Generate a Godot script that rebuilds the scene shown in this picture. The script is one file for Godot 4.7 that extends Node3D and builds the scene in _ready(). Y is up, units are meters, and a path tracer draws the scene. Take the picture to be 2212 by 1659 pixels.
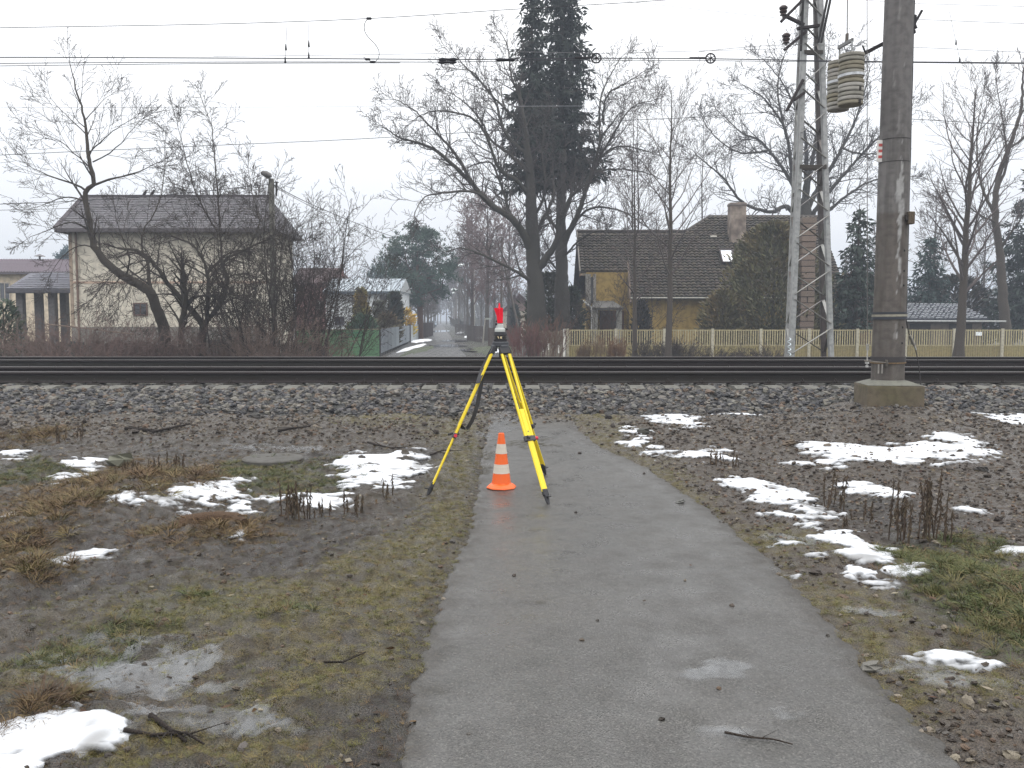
extends Node3D
# A surveyor's tripod and a traffic cone on a wet footpath before a double railway line, on an overcast thaw day.

const F := 1915.6          # focal length, in the 2212 x 1659 px in which the photograph was measured
const EYE := 1.55
const PITCH := 0.07269
var rng := RandomNumberGenerator.new()
var nz_big := FastNoiseLite.new()
var nz_mid := FastNoiseLite.new()
var nz_fine := FastNoiseLite.new()
var M := {}
var used := {}

# ---------------------------------------------------------------- colours, noise, places
func lin(v: float) -> float:
	return pow((v / 255.0 + 0.055) / 1.055, 2.4) if v > 10.0 else v / 255.0 / 12.92

func C(r: float, g: float, b: float, k := 1.0) -> Color:      # a colour as seen, brought down to the base colour under light k
	return Color(lin(r) / k, lin(g) / k, lin(b) / k)

func vary(c: Color, s: float) -> Color:
	var f := 1.0 + rng.randf_range(-s, s)
	return Color(c.r * f, c.g * f * (1.0 + rng.randf_range(-s, s) * 0.15), c.b * f)

func rv() -> Vector3:
	return Vector3(rng.randf_range(-1, 1), rng.randf_range(-1, 1), rng.randf_range(-1, 1))

func at(px: float, py: float, depth: float) -> Vector3:       # the place at that depth along a line of sight measured in the photograph
	var d := Vector3((px - 1106.0) / F, (829.5 - py) / F, -1.0).rotated(Vector3.RIGHT, -PITCH)
	return Vector3(0, EYE, 0) + d * (depth / -d.z)

func hb(d: float) -> float:                                   # height of the ground by distance from the near edge
	if d < 7.5: return 0.0
	if d < 12.3: return 0.2 * smoothstep(7.5, 12.3, d)
	if d < 21.5: return 0.2
	return lerpf(0.2, -0.4, smoothstep(21.5, 27.0, d)) + 0.35 * smoothstep(110.0, 260.0, d)

func gpt(px: float, py: float) -> Vector3:
	var d := Vector3((px - 1106.0) / F, (829.5 - py) / F, -1.0).rotated(Vector3.RIGHT, -PITCH)
	var m := -d.y / -d.z
	var depth := 8.0
	for k in 14: depth = (EYE - hb(depth)) / m
	return Vector3(d.x / -d.z * depth, hb(depth), -depth)

func ell(a: Array) -> Array:                                  # ellipse given in pixels as [cx, cz, rx, rz] on the ground
	var c := gpt(a[0], a[1])
	return [c.x, c.z, maxf(0.03, gpt(a[0] + a[2], a[1]).x - c.x), maxf(0.03, absf(gpt(a[0], a[1] - a[3]).z - gpt(a[0], a[1] + a[3]).z) * 0.5)]

# ---------------------------------------------------------------- mesh builder
class MB:
	var v := PackedVector3Array()
	var n := PackedVector3Array()
	var c := PackedColorArray()
	var ix := PackedInt32Array()

	func face(pts: Array, col: Color, out: Vector3):          # a flat convex face, turned to look along out
		var nor: Vector3 = (pts[1] - pts[0]).cross(pts[2] - pts[0])
		if nor.length_squared() < 1e-14 and pts.size() > 3: nor = (pts[2] - pts[0]).cross(pts[3] - pts[0])
		nor = nor.normalized()
		var flip := nor.dot(out) < 0.0
		if flip: nor = -nor
		var b := v.size()
		for p in pts:
			v.append(p); n.append(nor); c.append(col)
		for k in range(1, pts.size() - 1):
			ix.append(b)
			ix.append(b + k if flip else b + k + 1)
			ix.append(b + k + 1 if flip else b + k)

	func box(t: Transform3D, s: Vector3, col: Color, bev := 0.0):
		var h := s * 0.5
		bev = minf(bev, minf(h.x, minf(h.y, h.z)) * 0.8)
		for ax in 3:
			for sg in [-1.0, 1.0]:
				var u := (ax + 1) % 3
				var w := (ax + 2) % 3
				var pts := []
				for q in [[-1, -1], [1, -1], [1, 1], [-1, 1]]:
					var p := Vector3.ZERO
					p[ax] = sg * h[ax]; p[u] = q[0] * (h[u] - bev); p[w] = q[1] * (h[w] - bev)
					pts.append(t * p)
				var o := Vector3.ZERO
				o[ax] = sg
				face(pts, col, t.basis * o)
				if bev > 0.0:
					for sg2 in [-1.0, 1.0]:
						var e := []
						for q in [[0, -1], [0, 1], [1, 1], [1, -1]]:
							var p := Vector3.ZERO
							p[ax] = sg * (h[ax] - (bev if q[0] == 1 else 0.0))
							p[u] = sg2 * (h[u] - (0.0 if q[0] == 1 else bev))
							p[w] = q[1] * (h[w] - bev)
							e.append(t * p)
						var oo := Vector3.ZERO
						oo[ax] = sg; oo[u] = sg2
						face(e, col, t.basis * oo)
		if bev > 0.0:
			for x in [-1.0, 1.0]:
				for y in [-1.0, 1.0]:
					for z in [-1.0, 1.0]:
						face([t * Vector3(x * h.x, y * (h.y - bev), z * (h.z - bev)), t * Vector3(x * (h.x - bev), y * h.y, z * (h.z - bev)), t * Vector3(x * (h.x - bev), y * (h.y - bev), z * h.z)], col, t.basis * Vector3(x, y, z))

	func abox(lo: Vector3, hi: Vector3, col: Color, bev := 0.0):
		box(Transform3D(Basis(), (lo + hi) * 0.5), (hi - lo).abs(), col, bev)

	func bar(a: Vector3, b: Vector3, w: float, h: float, col: Color, bev := 0.0, side := Vector3.ZERO):
		var t := (b - a).normalized()
		if side == Vector3.ZERO: side = Vector3.RIGHT if absf(t.y) > 0.9 else t.cross(Vector3.UP)
		side = (side - t * side.dot(t)).normalized()
		box(Transform3D(Basis(side, t.cross(side), -t) if false else Basis(side, t, side.cross(t)), (a + b) * 0.5), Vector3(w, (b - a).length(), h), col, bev)

	func tube(pts: PackedVector3Array, rad: PackedFloat32Array, sides: int, col: Color, cap := false):
		var m := pts.size()
		var t := (pts[1] - pts[0]).normalized()
		var u := t.cross(Vector3.UP if absf(t.y) < 0.9 else Vector3.RIGHT).normalized()
		var b := v.size()
		for k in m:
			if k > 0 and k < m - 1: t = (pts[k + 1] - pts[k - 1]).normalized()
			elif k == m - 1: t = (pts[k] - pts[k - 1]).normalized()
			u = (u - t * u.dot(t)).normalized()
			var w := t.cross(u)
			for j in sides:
				var a := TAU * j / sides
				var o := u * cos(a) + w * sin(a)
				v.append(pts[k] + o * rad[k]); n.append(o); c.append(col)
		for k in m - 1:
			for j in sides:
				var p := b + k * sides + j
				var q := b + k * sides + (j + 1) % sides
				ix.append(p); ix.append(q + sides); ix.append(q)
				ix.append(p); ix.append(p + sides); ix.append(q + sides)
		if cap:
			for e in [0, m - 1]:
				var loop := []
				for j in sides: loop.append(v[b + e * sides + j])
				face(loop, col, pts[0] - pts[1] if e == 0 else pts[m - 1] - pts[m - 2])

	func rod(a: Vector3, b: Vector3, r0: float, r1: float, sides: int, col: Color, cap := true):
		tube(PackedVector3Array([a, b]), PackedFloat32Array([r0, r1]), sides, col, cap)

	func lathe(t: Transform3D, prof: Array, sides: int, col: Color):   # [radius, height] pairs from below, sharp edges between the bands
		for k in prof.size() - 1:
			var p0: Array = prof[k]
			var p1: Array = prof[k + 1]
			var sl := Vector2(p1[1] - p0[1], p0[0] - p1[0]).normalized()
			var b := v.size()
			for j in sides + 1:
				var a := TAU * j / sides
				var o := Vector3(cos(a), 0, sin(a))
				var nn := (t.basis * (o * sl.x + Vector3.UP * sl.y)).normalized()
				v.append(t * (o * p0[0] + Vector3.UP * p0[1])); n.append(nn); c.append(col)
				v.append(t * (o * p1[0] + Vector3.UP * p1[1])); n.append(nn); c.append(col)
			for j in sides:
				var p := b + j * 2
				ix.append_array([p, p + 2, p + 1, p + 2, p + 3, p + 1])

	func leaf(p: Vector3, d: Vector3, le: float, w: float, col: Color, s: Vector3):
		var side := (s - d * s.dot(d)).normalized() * w * 0.5
		var nor := d.cross(side).normalized()
		if nor.y < 0.0:
			nor = -nor
			side = -side
		var b := v.size()
		for q in [p, p + d * le * 0.45 + side, p + d * le, p + d * le * 0.45 - side]:
			v.append(q); n.append(nor); c.append(col)
		ix.append_array([b, b + 1, b + 2, b, b + 2, b + 3])

	func rough_box(t: Transform3D, s: Vector3, cell: float, c0: Color, c1: Color, amp: float, nz: FastNoiseLite):   # a weathered block: chipped, stained faces
		var h := s * 0.5
		for ax in 3:
			var u := (ax + 1) % 3
			var w := (ax + 2) % 3
			var nu := maxi(2, int(s[u] / cell))
			var nw := maxi(2, int(s[w] / cell))
			for sg in [-1.0, 1.0]:
				var o := Vector3.ZERO
				o[ax] = sg
				var b := v.size()
				for i in nu + 1:
					for j in nw + 1:
						var p := Vector3.ZERO
						p[ax] = sg * h[ax]
						p[u] = lerpf(-h[u], h[u], i / float(nu))
						p[w] = lerpf(-h[w], h[w], j / float(nw))
						var e := minf(minf(h[u] - absf(p[u]), h[w] - absf(p[w])), 0.02) / 0.02
						var q := p - p.normalized() * (1.0 - e) * 0.008
						var k := nz.get_noise_3d(p.x * 1.6 + s.x * 9.0, p.y * 1.6, p.z * 1.6)
						q -= p.normalized() * amp * (0.5 + 0.5 * nz.get_noise_3d(p.x * 7.0 + 5.0, p.y * 7.0, p.z * 7.0))
						v.append(t * q); n.append((t.basis * (o + p.normalized() * (1.0 - e) * 0.7)).normalized())
						c.append(c0.lerp(c1, clampf(0.5 + 1.1 * k, 0.0, 1.0)))
				for i in nu:
					for j in nw:
						var a := b + i * (nw + 1) + j
						if sg < 0.0: ix.append_array([a, a + nw + 1, a + 1, a + 1, a + nw + 1, a + nw + 2])
						else: ix.append_array([a, a + 1, a + nw + 1, a + 1, a + nw + 2, a + nw + 1])

	func grid(rows: int, cols: int):                           # the last rows * cols points joined into a sheet, normals from the sheet itself
		var b := v.size() - rows * cols
		for r in rows:
			for q in cols:
				var dx := v[b + r * cols + mini(q + 1, cols - 1)] - v[b + r * cols + maxi(q - 1, 0)]
				var dz := v[b + mini(r + 1, rows - 1) * cols + q] - v[b + maxi(r - 1, 0) * cols + q]
				var nn := dx.cross(dz).normalized()
				n.append(nn if nn.y >= 0.0 else -nn)
		var up := (v[b + 1] - v[b]).cross(v[b + cols] - v[b]).y > 0.0
		for r in rows - 1:
			for q in cols - 1:
				var p := b + r * cols + q
				if up: ix.append_array([p, p + cols, p + 1, p + 1, p + cols, p + cols + 1])
				else: ix.append_array([p, p + 1, p + cols, p + 1, p + cols + 1, p + cols])

	func mesh(mat: Material) -> ArrayMesh:
		var a := []
		a.resize(Mesh.ARRAY_MAX)
		a[Mesh.ARRAY_VERTEX] = v; a[Mesh.ARRAY_NORMAL] = n; a[Mesh.ARRAY_COLOR] = c; a[Mesh.ARRAY_INDEX] = ix
		var m := ArrayMesh.new()
		m.add_surface_from_arrays(Mesh.PRIMITIVE_TRIANGLES, a)
		m.surface_set_material(0, mat)
		return m

# ---------------------------------------------------------------- nodes
func numbered(parent: Node, called: String) -> String:
	var key := str(parent.get_instance_id()) + called
	var k: int = used.get(key, 0)
	used[key] = k + 1
	return called if k == 0 else "%s_%03d" % [called, k]

func tag(o: Node, label := "", category := "", group := "", kind := "") -> Node:
	if label: o.set_meta("label", label)
	if category: o.set_meta("category", category)
	if group: o.set_meta("group", group)
	if kind: o.set_meta("kind", kind)
	return o

func thing(called: String, label: String, category: String, where := Vector3.ZERO, group := "") -> Node3D:
	var o := Node3D.new()
	o.name = numbered(self, called)
	add_child(o)
	o.position = where
	tag(o, label, category, group)
	return o

func part(parent: Node3D, called: String, mb: MB, mat: String, kind := "") -> MeshInstance3D:   # mb holds scene coordinates
	return put(parent, called, mb.mesh(M[mat]), Transform3D(Basis(), Vector3.ZERO), kind)

func put(parent: Node3D, called: String, mesh: Mesh, t: Transform3D, kind := "") -> MeshInstance3D:
	var o := MeshInstance3D.new()
	o.name = numbered(parent, called)
	o.mesh = mesh
	parent.add_child(o)
	var base := Vector3.ZERO
	var p: Node = parent
	while p != self:
		base += p.position
		p = p.get_parent()
	o.transform = Transform3D(t.basis, t.origin - base)
	if kind: o.set_meta("kind", kind)
	return o

func many(called: String, mesh: Mesh, places: Array, cols: Array, label: String, category: String, parent: Node3D = self) -> MultiMeshInstance3D:
	var mm := MultiMesh.new()
	mm.transform_format = MultiMesh.TRANSFORM_3D
	mm.use_colors = true
	mm.mesh = mesh
	mm.instance_count = places.size()
	for k in places.size():
		mm.set_instance_transform(k, places[k])
		mm.set_instance_color(k, cols[k])
	var o := MultiMeshInstance3D.new()
	o.name = numbered(parent, called)
	o.multimesh = mm
	parent.add_child(o)
	if parent == self: tag(o, label, category, "", "stuff")
	else: o.set_meta("kind", "stuff")
	return o

# ---------------------------------------------------------------- materials
func tex_noise(sd: int, freq: float, octaves: int, lo: float, hi: float, size := 512, kind := FastNoiseLite.TYPE_SIMPLEX_SMOOTH) -> Image:
	var f := FastNoiseLite.new()
	f.seed = sd; f.frequency = freq; f.noise_type = kind
	f.fractal_type = FastNoiseLite.FRACTAL_FBM; f.fractal_octaves = octaves
	var im := f.get_seamless_image(size, size)
	im.convert(Image.FORMAT_RGB8)
	var data := im.get_data()
	for k in data.size(): data[k] = int(clampf(lerpf(lo, hi, data[k] / 255.0), 0.0, 1.0) * 255.0)
	return Image.create_from_data(size, size, false, Image.FORMAT_RGB8, data)

func relief(im: Image, strength: float) -> ImageTexture:
	var b := im.duplicate() as Image
	b.convert(Image.FORMAT_RGBA8)
	b.bump_map_to_normal_map(strength)
	return ImageTexture.create_from_image(b)

func mk(called: String, rough: float, tex: Texture2D = null, scale := 1.0, normal: Texture2D = null, nscale := 1.0, metal := 0.0, world := true) -> StandardMaterial3D:
	var m := StandardMaterial3D.new()
	m.resource_name = called
	m.vertex_color_use_as_albedo = true
	m.roughness = rough
	m.metallic = metal
	if tex:
		m.albedo_texture = tex
		m.uv1_triplanar = true; m.uv1_world_triplanar = world; m.uv1_scale = Vector3.ONE * scale
	if normal:
		m.normal_enabled = true; m.normal_texture = normal; m.normal_scale = nscale
	M[called] = m
	return m

func materials():
	var speck := tex_noise(3, 0.16, 3, 0.30, 1.45)
	var mott := tex_noise(7, 0.02, 5, 0.80, 1.12)
	var ts := ImageTexture.create_from_image(speck)
	var tm := ImageTexture.create_from_image(mott)
	var rough_wet := ImageTexture.create_from_image(tex_noise(9, 0.012, 4, -0.15, 1.25))
	var r := RandomNumberGenerator.new()
	r.seed = 77
	var raw := PackedByteArray()
	raw.resize(512 * 512 * 3)
	for k in 512 * 512:
		var g := clampf(0.60 + r.randfn(0.0, 0.10), 0.0, 1.0)
		if r.randf() < 0.03: g = clampf(g + 0.3, 0.0, 1.0)
		for q in 3: raw[k * 3 + q] = int(g * 255.0)
	var grain := Image.create_from_data(512, 512, false, Image.FORMAT_RGB8, raw)
	var a := mk("asphalt", 0.85, ImageTexture.create_from_image(grain), 0.42, relief(grain, 2.0), 0.35)
	a.roughness_texture = ImageTexture.create_from_image(tex_noise(9, 0.012, 4, 0.2, 1.05))
	a.roughness = 0.7
	var so := mk("soil", 0.95, ts, 1.1, relief(speck, 8.0), 1.0)
	so.roughness_texture = rough_wet
	mk("stone", 0.75, ts, 3.0, relief(speck, 5.0), 0.6)
	mk("concrete", 0.85, tm, 0.7, relief(speck, 4.0), 0.35)
	mk("bark", 0.95, ts, 1.3, relief(speck, 8.0), 1.0)
	mk("twig", 0.9)
	mk("plaster", 0.95, tm, 0.25, relief(speck, 3.0), 0.3)
	mk("roof", 0.8, tm, 0.5)
	mk("paint", 0.45, tm, 0.6)
	mk("wood", 0.9, tm, 0.8)
	mk("plain", 0.7)
	mk("steel", 0.5, tm, 1.2, null, 1.0, 0.35)
	mk("rust", 0.85, ts, 0.8, relief(speck, 5.0), 0.4)
	mk("polished", 0.38, null, 1.0, null, 1.0, 0.9)
	mk("rubber", 0.6)
	mk("gloss", 0.3)
	var pl := mk("tripod_paint", 0.3)
	pl.clearcoat_enabled = true; pl.clearcoat = 0.3
	mk("cone_plastic", 0.4)
	var s := mk("snow", 0.6, null, 0.6, relief(speck, 6.0), 0.25)
	s.uv1_triplanar = true; s.uv1_world_triplanar = true
	s.transparency = BaseMaterial3D.TRANSPARENCY_ALPHA
	var dirt := mk("dirt", 0.9)
	dirt.transparency = BaseMaterial3D.TRANSPARENCY_ALPHA
	var ice := mk("ice", 0.1, tm, 1.5, relief(speck, 3.0), 0.12)
	ice.transparency = BaseMaterial3D.TRANSPARENCY_ALPHA
	var w := mk("water", 0.04)
	w.transparency = BaseMaterial3D.TRANSPARENCY_ALPHA
	var n := mk("needles", 0.8)
	n.backlight_enabled = true; n.backlight = Color(0.15, 0.2, 0.1)
	var gr := mk("grass_blade", 0.7)
	gr.backlight_enabled = true; gr.backlight = Color(0.3, 0.35, 0.15)
	var gl := mk("window_glass", 0.06)
	gl.metallic_specular = 0.8

func light_and_camera():
	var cam := Camera3D.new()
	cam.name = "camera"
	add_child(cam)
	cam.position = Vector3(0, EYE, 0)
	cam.rotation.x = -PITCH
	cam.fov = 46.83
	cam.near = 0.05
	cam.far = 3000.0
	cam.current = true
	# an even overcast: three times as bright overhead as at the horizon
	var im := Image.create(256, 128, false, Image.FORMAT_RGBF)
	for y in 128:
		var el := PI * 0.5 - PI * (y + 0.5) / 128.0
		var l := SKY_HORIZON * (1.0 + 2.0 * maxf(0.0, sin(el)))
		var t := smoothstep(0.0, 0.45, sin(maxf(el, 0.0)))
		var c := Color(l * lerpf(0.955, 1.0, t), l * lerpf(0.985, 1.0, t), l * lerpf(1.03, 1.005, t))
		for x in 256:
			im.set_pixel(x, y, c if el > 0.0 else Color(0.2, 0.2, 0.2))
	var sm := PanoramaSkyMaterial.new()
	sm.panorama = ImageTexture.create_from_image(im)
	var sky := Sky.new()
	sky.sky_material = sm
	var env := Environment.new()
	env.background_mode = Environment.BG_SKY
	env.sky = sky
	env.tonemap_mode = Environment.TONE_MAPPER_LINEAR
	env.tonemap_exposure = 1.0
	env.sdfgi_enabled = true; env.ssao_enabled = true; env.ssil_enabled = true
	env.fog_enabled = true
	env.fog_density = FOG
	env.fog_light_color = Color(0.90, 0.94, 1.0)
	var we := WorldEnvironment.new()
	we.name = "world_environment"
	we.environment = env
	add_child(we)
	var sun := DirectionalLight3D.new()
	sun.name = "sun"
	sun.light_energy = 0.2
	sun.light_angular_distance = 40.0
	sun.shadow_enabled = true
	sun.light_color = Color(1.0, 0.98, 0.95)
	sun.rotation_degrees = Vector3(-60, 25, 0)
	add_child(sun)

const SKY_HORIZON := 0.88
const FOG := 0.0017

# ---------------------------------------------------------------- the near ground
var edge_l := []
var edge_r := []
var zones := []
var humps := []

func edge(list: Array, d: float) -> float:
	if d <= list[0].x: return list[0].y
	for k in list.size() - 1:
		if d < list[k + 1].x: return lerpf(list[k].y, list[k + 1].y, (d - list[k].x) / (list[k + 1].x - list[k].x))
	return list[-1].y

func lay_out():
	for p in [[850, 1750], [860, 1659], [885, 1560], [915, 1430], [945, 1320], [985, 1220], [1020, 1150], [1033, 1062], [1045, 980], [1058, 920], [1066, 900]]:
		var g := gpt(p[0], p[1])
		edge_l.append(Vector2(-g.z, g.x))
	for p in [[2200, 1750], [2075, 1659], [1900, 1480], [1780, 1330], [1650, 1200], [1510, 1085], [1400, 1010], [1300, 968], [1248, 930], [1232, 900]]:
		var g := gpt(p[0], p[1])
		edge_r.append(Vector2(-g.z, g.x))
	# kind of ground: 0 moss, 1 green grass, 2 dry grass, 3 dark mud, 4 gravel
	for z in [[965, 1130, 75, 130, 0], [900, 1200, 110, 70, 0], [830, 1280, 150, 70, 0], [700, 1370, 240, 60, 0], [520, 1310, 300, 60, 0], [430, 1300, 120, 30, 1], [620, 1335, 130, 22, 1], [300, 1340, 80, 20, 1], [640, 1480, 160, 50, 0], [1000, 1000, 40, 80, 0], [985, 925, 60, 25, 0],
			[860, 905, 130, 12, 0], [570, 1035, 150, 35, 1], [60, 1022, 70, 22, 1], [140, 1420, 110, 60, 1], [60, 1490, 100, 50, 0], [550, 1620, 150, 60, 0], [330, 1600, 120, 50, 0], [760, 1440, 160, 50, 0], [780, 1230, 80, 25, 0],
			[300, 1055, 260, 60, 2], [140, 1110, 170, 50, 2], [440, 1160, 160, 35, 2], [60, 1240, 100, 30, 2], [80, 940, 90, 25, 2], [30, 1180, 80, 60, 2], [40, 1560, 70, 60, 2],
			[790, 1530, 130, 170, 3], [880, 1360, 70, 110, 3], [300, 1180, 250, 40, 3], [650, 1190, 160, 50, 3], [250, 1290, 200, 30, 3],
			[1450, 1065, 70, 80, 0], [1560, 1160, 70, 70, 0], [1660, 1260, 80, 60, 0], [1780, 1390, 90, 60, 0], [1900, 1490, 90, 60, 0], [1290, 900, 70, 28, 0], [1310, 950, 50, 30, 0], [1340, 985, 60, 25, 0], [1620, 1170, 90, 40, 0],
			[2110, 1270, 140, 80, 1], [2150, 1350, 120, 70, 1], [2130, 1190, 70, 25, 1], [1990, 1215, 110, 28, 1], [1800, 1310, 170, 50, 0], [1950, 1410, 140, 50, 0], [1750, 1180, 90, 25, 0], [2100, 1480, 120, 60, 0],
			[1960, 1130, 120, 50, 3], [1850, 1090, 150, 30, 3], [2010, 1330, 120, 40, 3], [2000, 1180, 120, 30, 3],
			[2050, 1610, 140, 90, 4], [1950, 1560, 60, 60, 4], [2120, 1560, 90, 80, 4]]:
		zones.append(ell(z) + [z[4]])
	for z in [[330, 1070, 210, 50, 0.12], [130, 1130, 150, 40, 0.09], [430, 1165, 130, 24, 0.08], [60, 1250, 100, 30, 0.07], [870, 985, 60, 10, 0.05], [1920, 900, 150, 34, 0.17], [2190, 872, 60, 25, 0.16], [2140, 1290, 110, 70, 0.08],
			[850, 1105, 70, 22, -0.05], [480, 1460, 260, 60, -0.03], [640, 1090, 60, 20, 0.05], [1990, 1180, 60, 25, 0.04], [30, 1500, 110, 60, 0.05], [1490, 985, 60, 12, 0.05]]:
		humps.append(ell(z) + [z[4]])

func zone(x: float, z: float) -> PackedFloat32Array:
	var w := PackedFloat32Array([0, 0, 0, 0, 0])
	var jx := x + 0.22 * nz_mid.get_noise_2d(x * 2.0, z * 2.0)
	var jz := z + 0.22 * nz_mid.get_noise_2d(x * 2.0 + 90.0, z * 2.0)
	for q in zones:
		var a: float = (jx - q[0]) / q[2]
		var b: float = (jz - q[1]) / q[3]
		var r := a * a + b * b
		if r < 2.2:
			var k: int = q[4]
			w[k] = maxf(w[k], exp(-r * 1.1))
	return w

func off_path(x: float, z: float) -> float:     # metres outside the path's edge, negative on it
	var d := -z
	if d > 12.9: return 1.0
	var wob := 0.05 * nz_mid.get_noise_2d(x * 3.0, z * 6.0) + 0.025 * nz_fine.get_noise_2d(x * 2.0, z * 2.0)
	var e := maxf(edge(edge_l, d) - x, x - edge(edge_r, d)) + wob
	if d > 11.9: e = maxf(e, (d - 11.9) * 1.0 + wob * 4.0)
	return e

func gh(x: float, z: float, fine := 1.0) -> float:
	var d := -z
	var h := hb(d)
	if d < 13.5:
		var e := off_path(x, z)
		if e < 0.0: return h - 0.03
		for q in humps:
			var a: float = (x - q[0]) / q[2]
			var b: float = (z - q[1]) / q[3]
			var r := a * a + b * b
			if r < 4.0: h += q[4] * exp(-r * 1.3)
		var lum := 1.0 if x < 0.0 else 0.55
		h += smoothstep(0.0, 0.4, e) * lum * (0.055 * nz_mid.get_noise_2d(x, z) + fine * 0.045 * nz_fine.get_noise_2d(x * 0.7, z * 0.7)) - 0.012 + 0.02 * smoothstep(0.0, 0.15, e)
		h += smoothstep(0.0, 0.1, e) * fine * 0.014 * nz_fine.get_noise_2d(x * 3.1, z * 3.1)
	else:
		h += 0.08 * nz_mid.get_noise_2d(x * 0.4, z * 0.4) * smoothstep(24.0, 40.0, d) if absf(x + 0.0861 * d + 1.4) > 4.0 else 0.0
	return h

func ph(x: float, z: float) -> float:           # the asphalt's surface
	var d := -z
	var l := edge(edge_l, d)
	var t := (x - l) / maxf(0.1, edge(edge_r, d) - l)
	return hb(d) + 0.014 * (1.0 - pow(2.0 * t - 1.0, 2.0)) + 0.006 * nz_big.get_noise_2d(x * 5.0, z * 5.0) - 0.004

func on_ground(px: float, py: float) -> Vector3:
	var p := gpt(px, py)
	p.y = maxf(gh(p.x, p.z), ph(p.x, p.z) if off_path(p.x, p.z) < 0.0 else -9.0)
	return p

func ground():
	var mb := MB.new()
	var ds := [-8.0, -3.0, 0.0, 1.0]
	var d := 1.6
	while d < 14.0:
		ds.append(d)
		d *= 1.0075
	while d < 900.0:
		ds.append(d)
		d = d * 1.06
	var cols := 420
	var mud := C(94, 82, 66, 1.8)
	var dark := C(68, 59, 50, 1.9)
	var moss := C(120, 108, 58, 1.6)
	var green := C(92, 96, 54, 1.8)
	var dry := C(104, 84, 60, 1.9)
	var grav := C(118, 106, 92, 1.9)
	var brown := C(98, 83, 68, 1.8)
	for dd in ds:
		for k in cols:
			var u := 2.0 * k / (cols - 1) - 1.0
			var x: float = u * (absf(dd) * 0.8 + 2.5) * (1.0 if dd < 14.0 else 1.0 + (dd - 14.0) * 0.01)
			var z: float = -dd
			mb.v.append(Vector3(x, gh(x, z), z))
			var big := nz_mid.get_noise_2d(x * 1.3 + 40.0, z * 1.3)
			var fin := nz_fine.get_noise_2d(x * 1.5, z * 1.5)
			var c := mud
			if dd < 14.0:
				var w := zone(x, z)
				if x > 0.3: c = brown.lerp(grav, clampf(0.3 + 0.6 * big, 0.0, 1.0))
				else: c = mud.lerp(dark, clampf(0.5 + big, 0.0, 1.0))
				c = c.lerp(grav, smoothstep(9.6, 11.2, dd) * 0.75)
				c = c.lerp(grav, w[4])
				c = c.lerp(dark, clampf(w[3] * (1.0 + 0.6 * fin), 0.0, 1.0))
				c = c.lerp(dry, clampf(w[2] * (0.75 + fin), 0.0, 1.0))
				c = c.lerp(moss, clampf(w[0] * (0.9 + 1.3 * fin + 0.5 * big), 0.0, 1.0) * 0.9)
				c = c.lerp(green, clampf(w[1] * (0.8 + 1.3 * fin + 0.5 * big), 0.0, 1.0) * 0.85)
				var e := off_path(x, z)
				if e < 0.12 and e > -0.1 and x < 0.0: c = c.lerp(dark, 0.4)
			else:
				c = C(80, 84, 58, 1.9).lerp(C(80, 70, 58, 1.9), clampf(0.5 + 1.2 * big, 0.0, 1.0))
			var f := (1.0 + 0.35 * fin) * (0.82 if dd < 12.0 else 1.0)
			mb.c.append(Color(c.r * f, c.g * f, c.b * f))
	mb.grid(ds.size(), cols)
	tag(part(self, "ground", mb, "soil"), "wet muddy ground with moss, gravel and thawing earth on both sides of the footpath", "", "", "structure")

func footpath():
	var mb := MB.new()
	var rows := 0
	var cols := 110
	var d := 1.7
	var base := C(128, 126, 122, 1.22)
	var pale := C(140, 137, 132, 1.22)
	var damp := C(108, 106, 102, 1.22)
	while d < 12.7:
		var l := edge(edge_l, d) - 0.15
		var r := edge(edge_r, d) + 0.15
		for k in cols:
			var x := lerpf(l, r, k / (cols - 1.0))
			var e := off_path(x, -d)
			mb.v.append(Vector3(x, ph(x, -d) + minf(0.0, -e * 0.6) * (1.0 if e > 0.0 else 0.0), -d))
			var big := nz_mid.get_noise_2d(x * 0.8, -d * 0.8)
			var c := base.lerp(pale, clampf(big * 0.8, 0.0, 1.0)).lerp(damp, clampf(-big * 0.5 - 0.05, 0.0, 1.0))
			c = c.lerp(C(84, 76, 64, 1.22), smoothstep(-0.16, 0.02, e + 0.10 * nz_fine.get_noise_2d(x * 1.4, -d * 1.4)) * 0.75)
			c = c.lerp(C(122, 112, 96, 1.22), smoothstep(10.6, 12.0, d) * 0.6)
			var f := 1.0 + 0.10 * nz_fine.get_noise_2d(x * 2.5, -d * 2.5)
			mb.c.append(Color(c.r * f, c.g * f, c.b * f))
		rows += 1
		d *= 1.008
	mb.grid(rows, cols)
	tag(part(self, "footpath", mb, "asphalt"), "worn damp grey asphalt footpath leading up to the railway", "", "", "structure")

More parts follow.
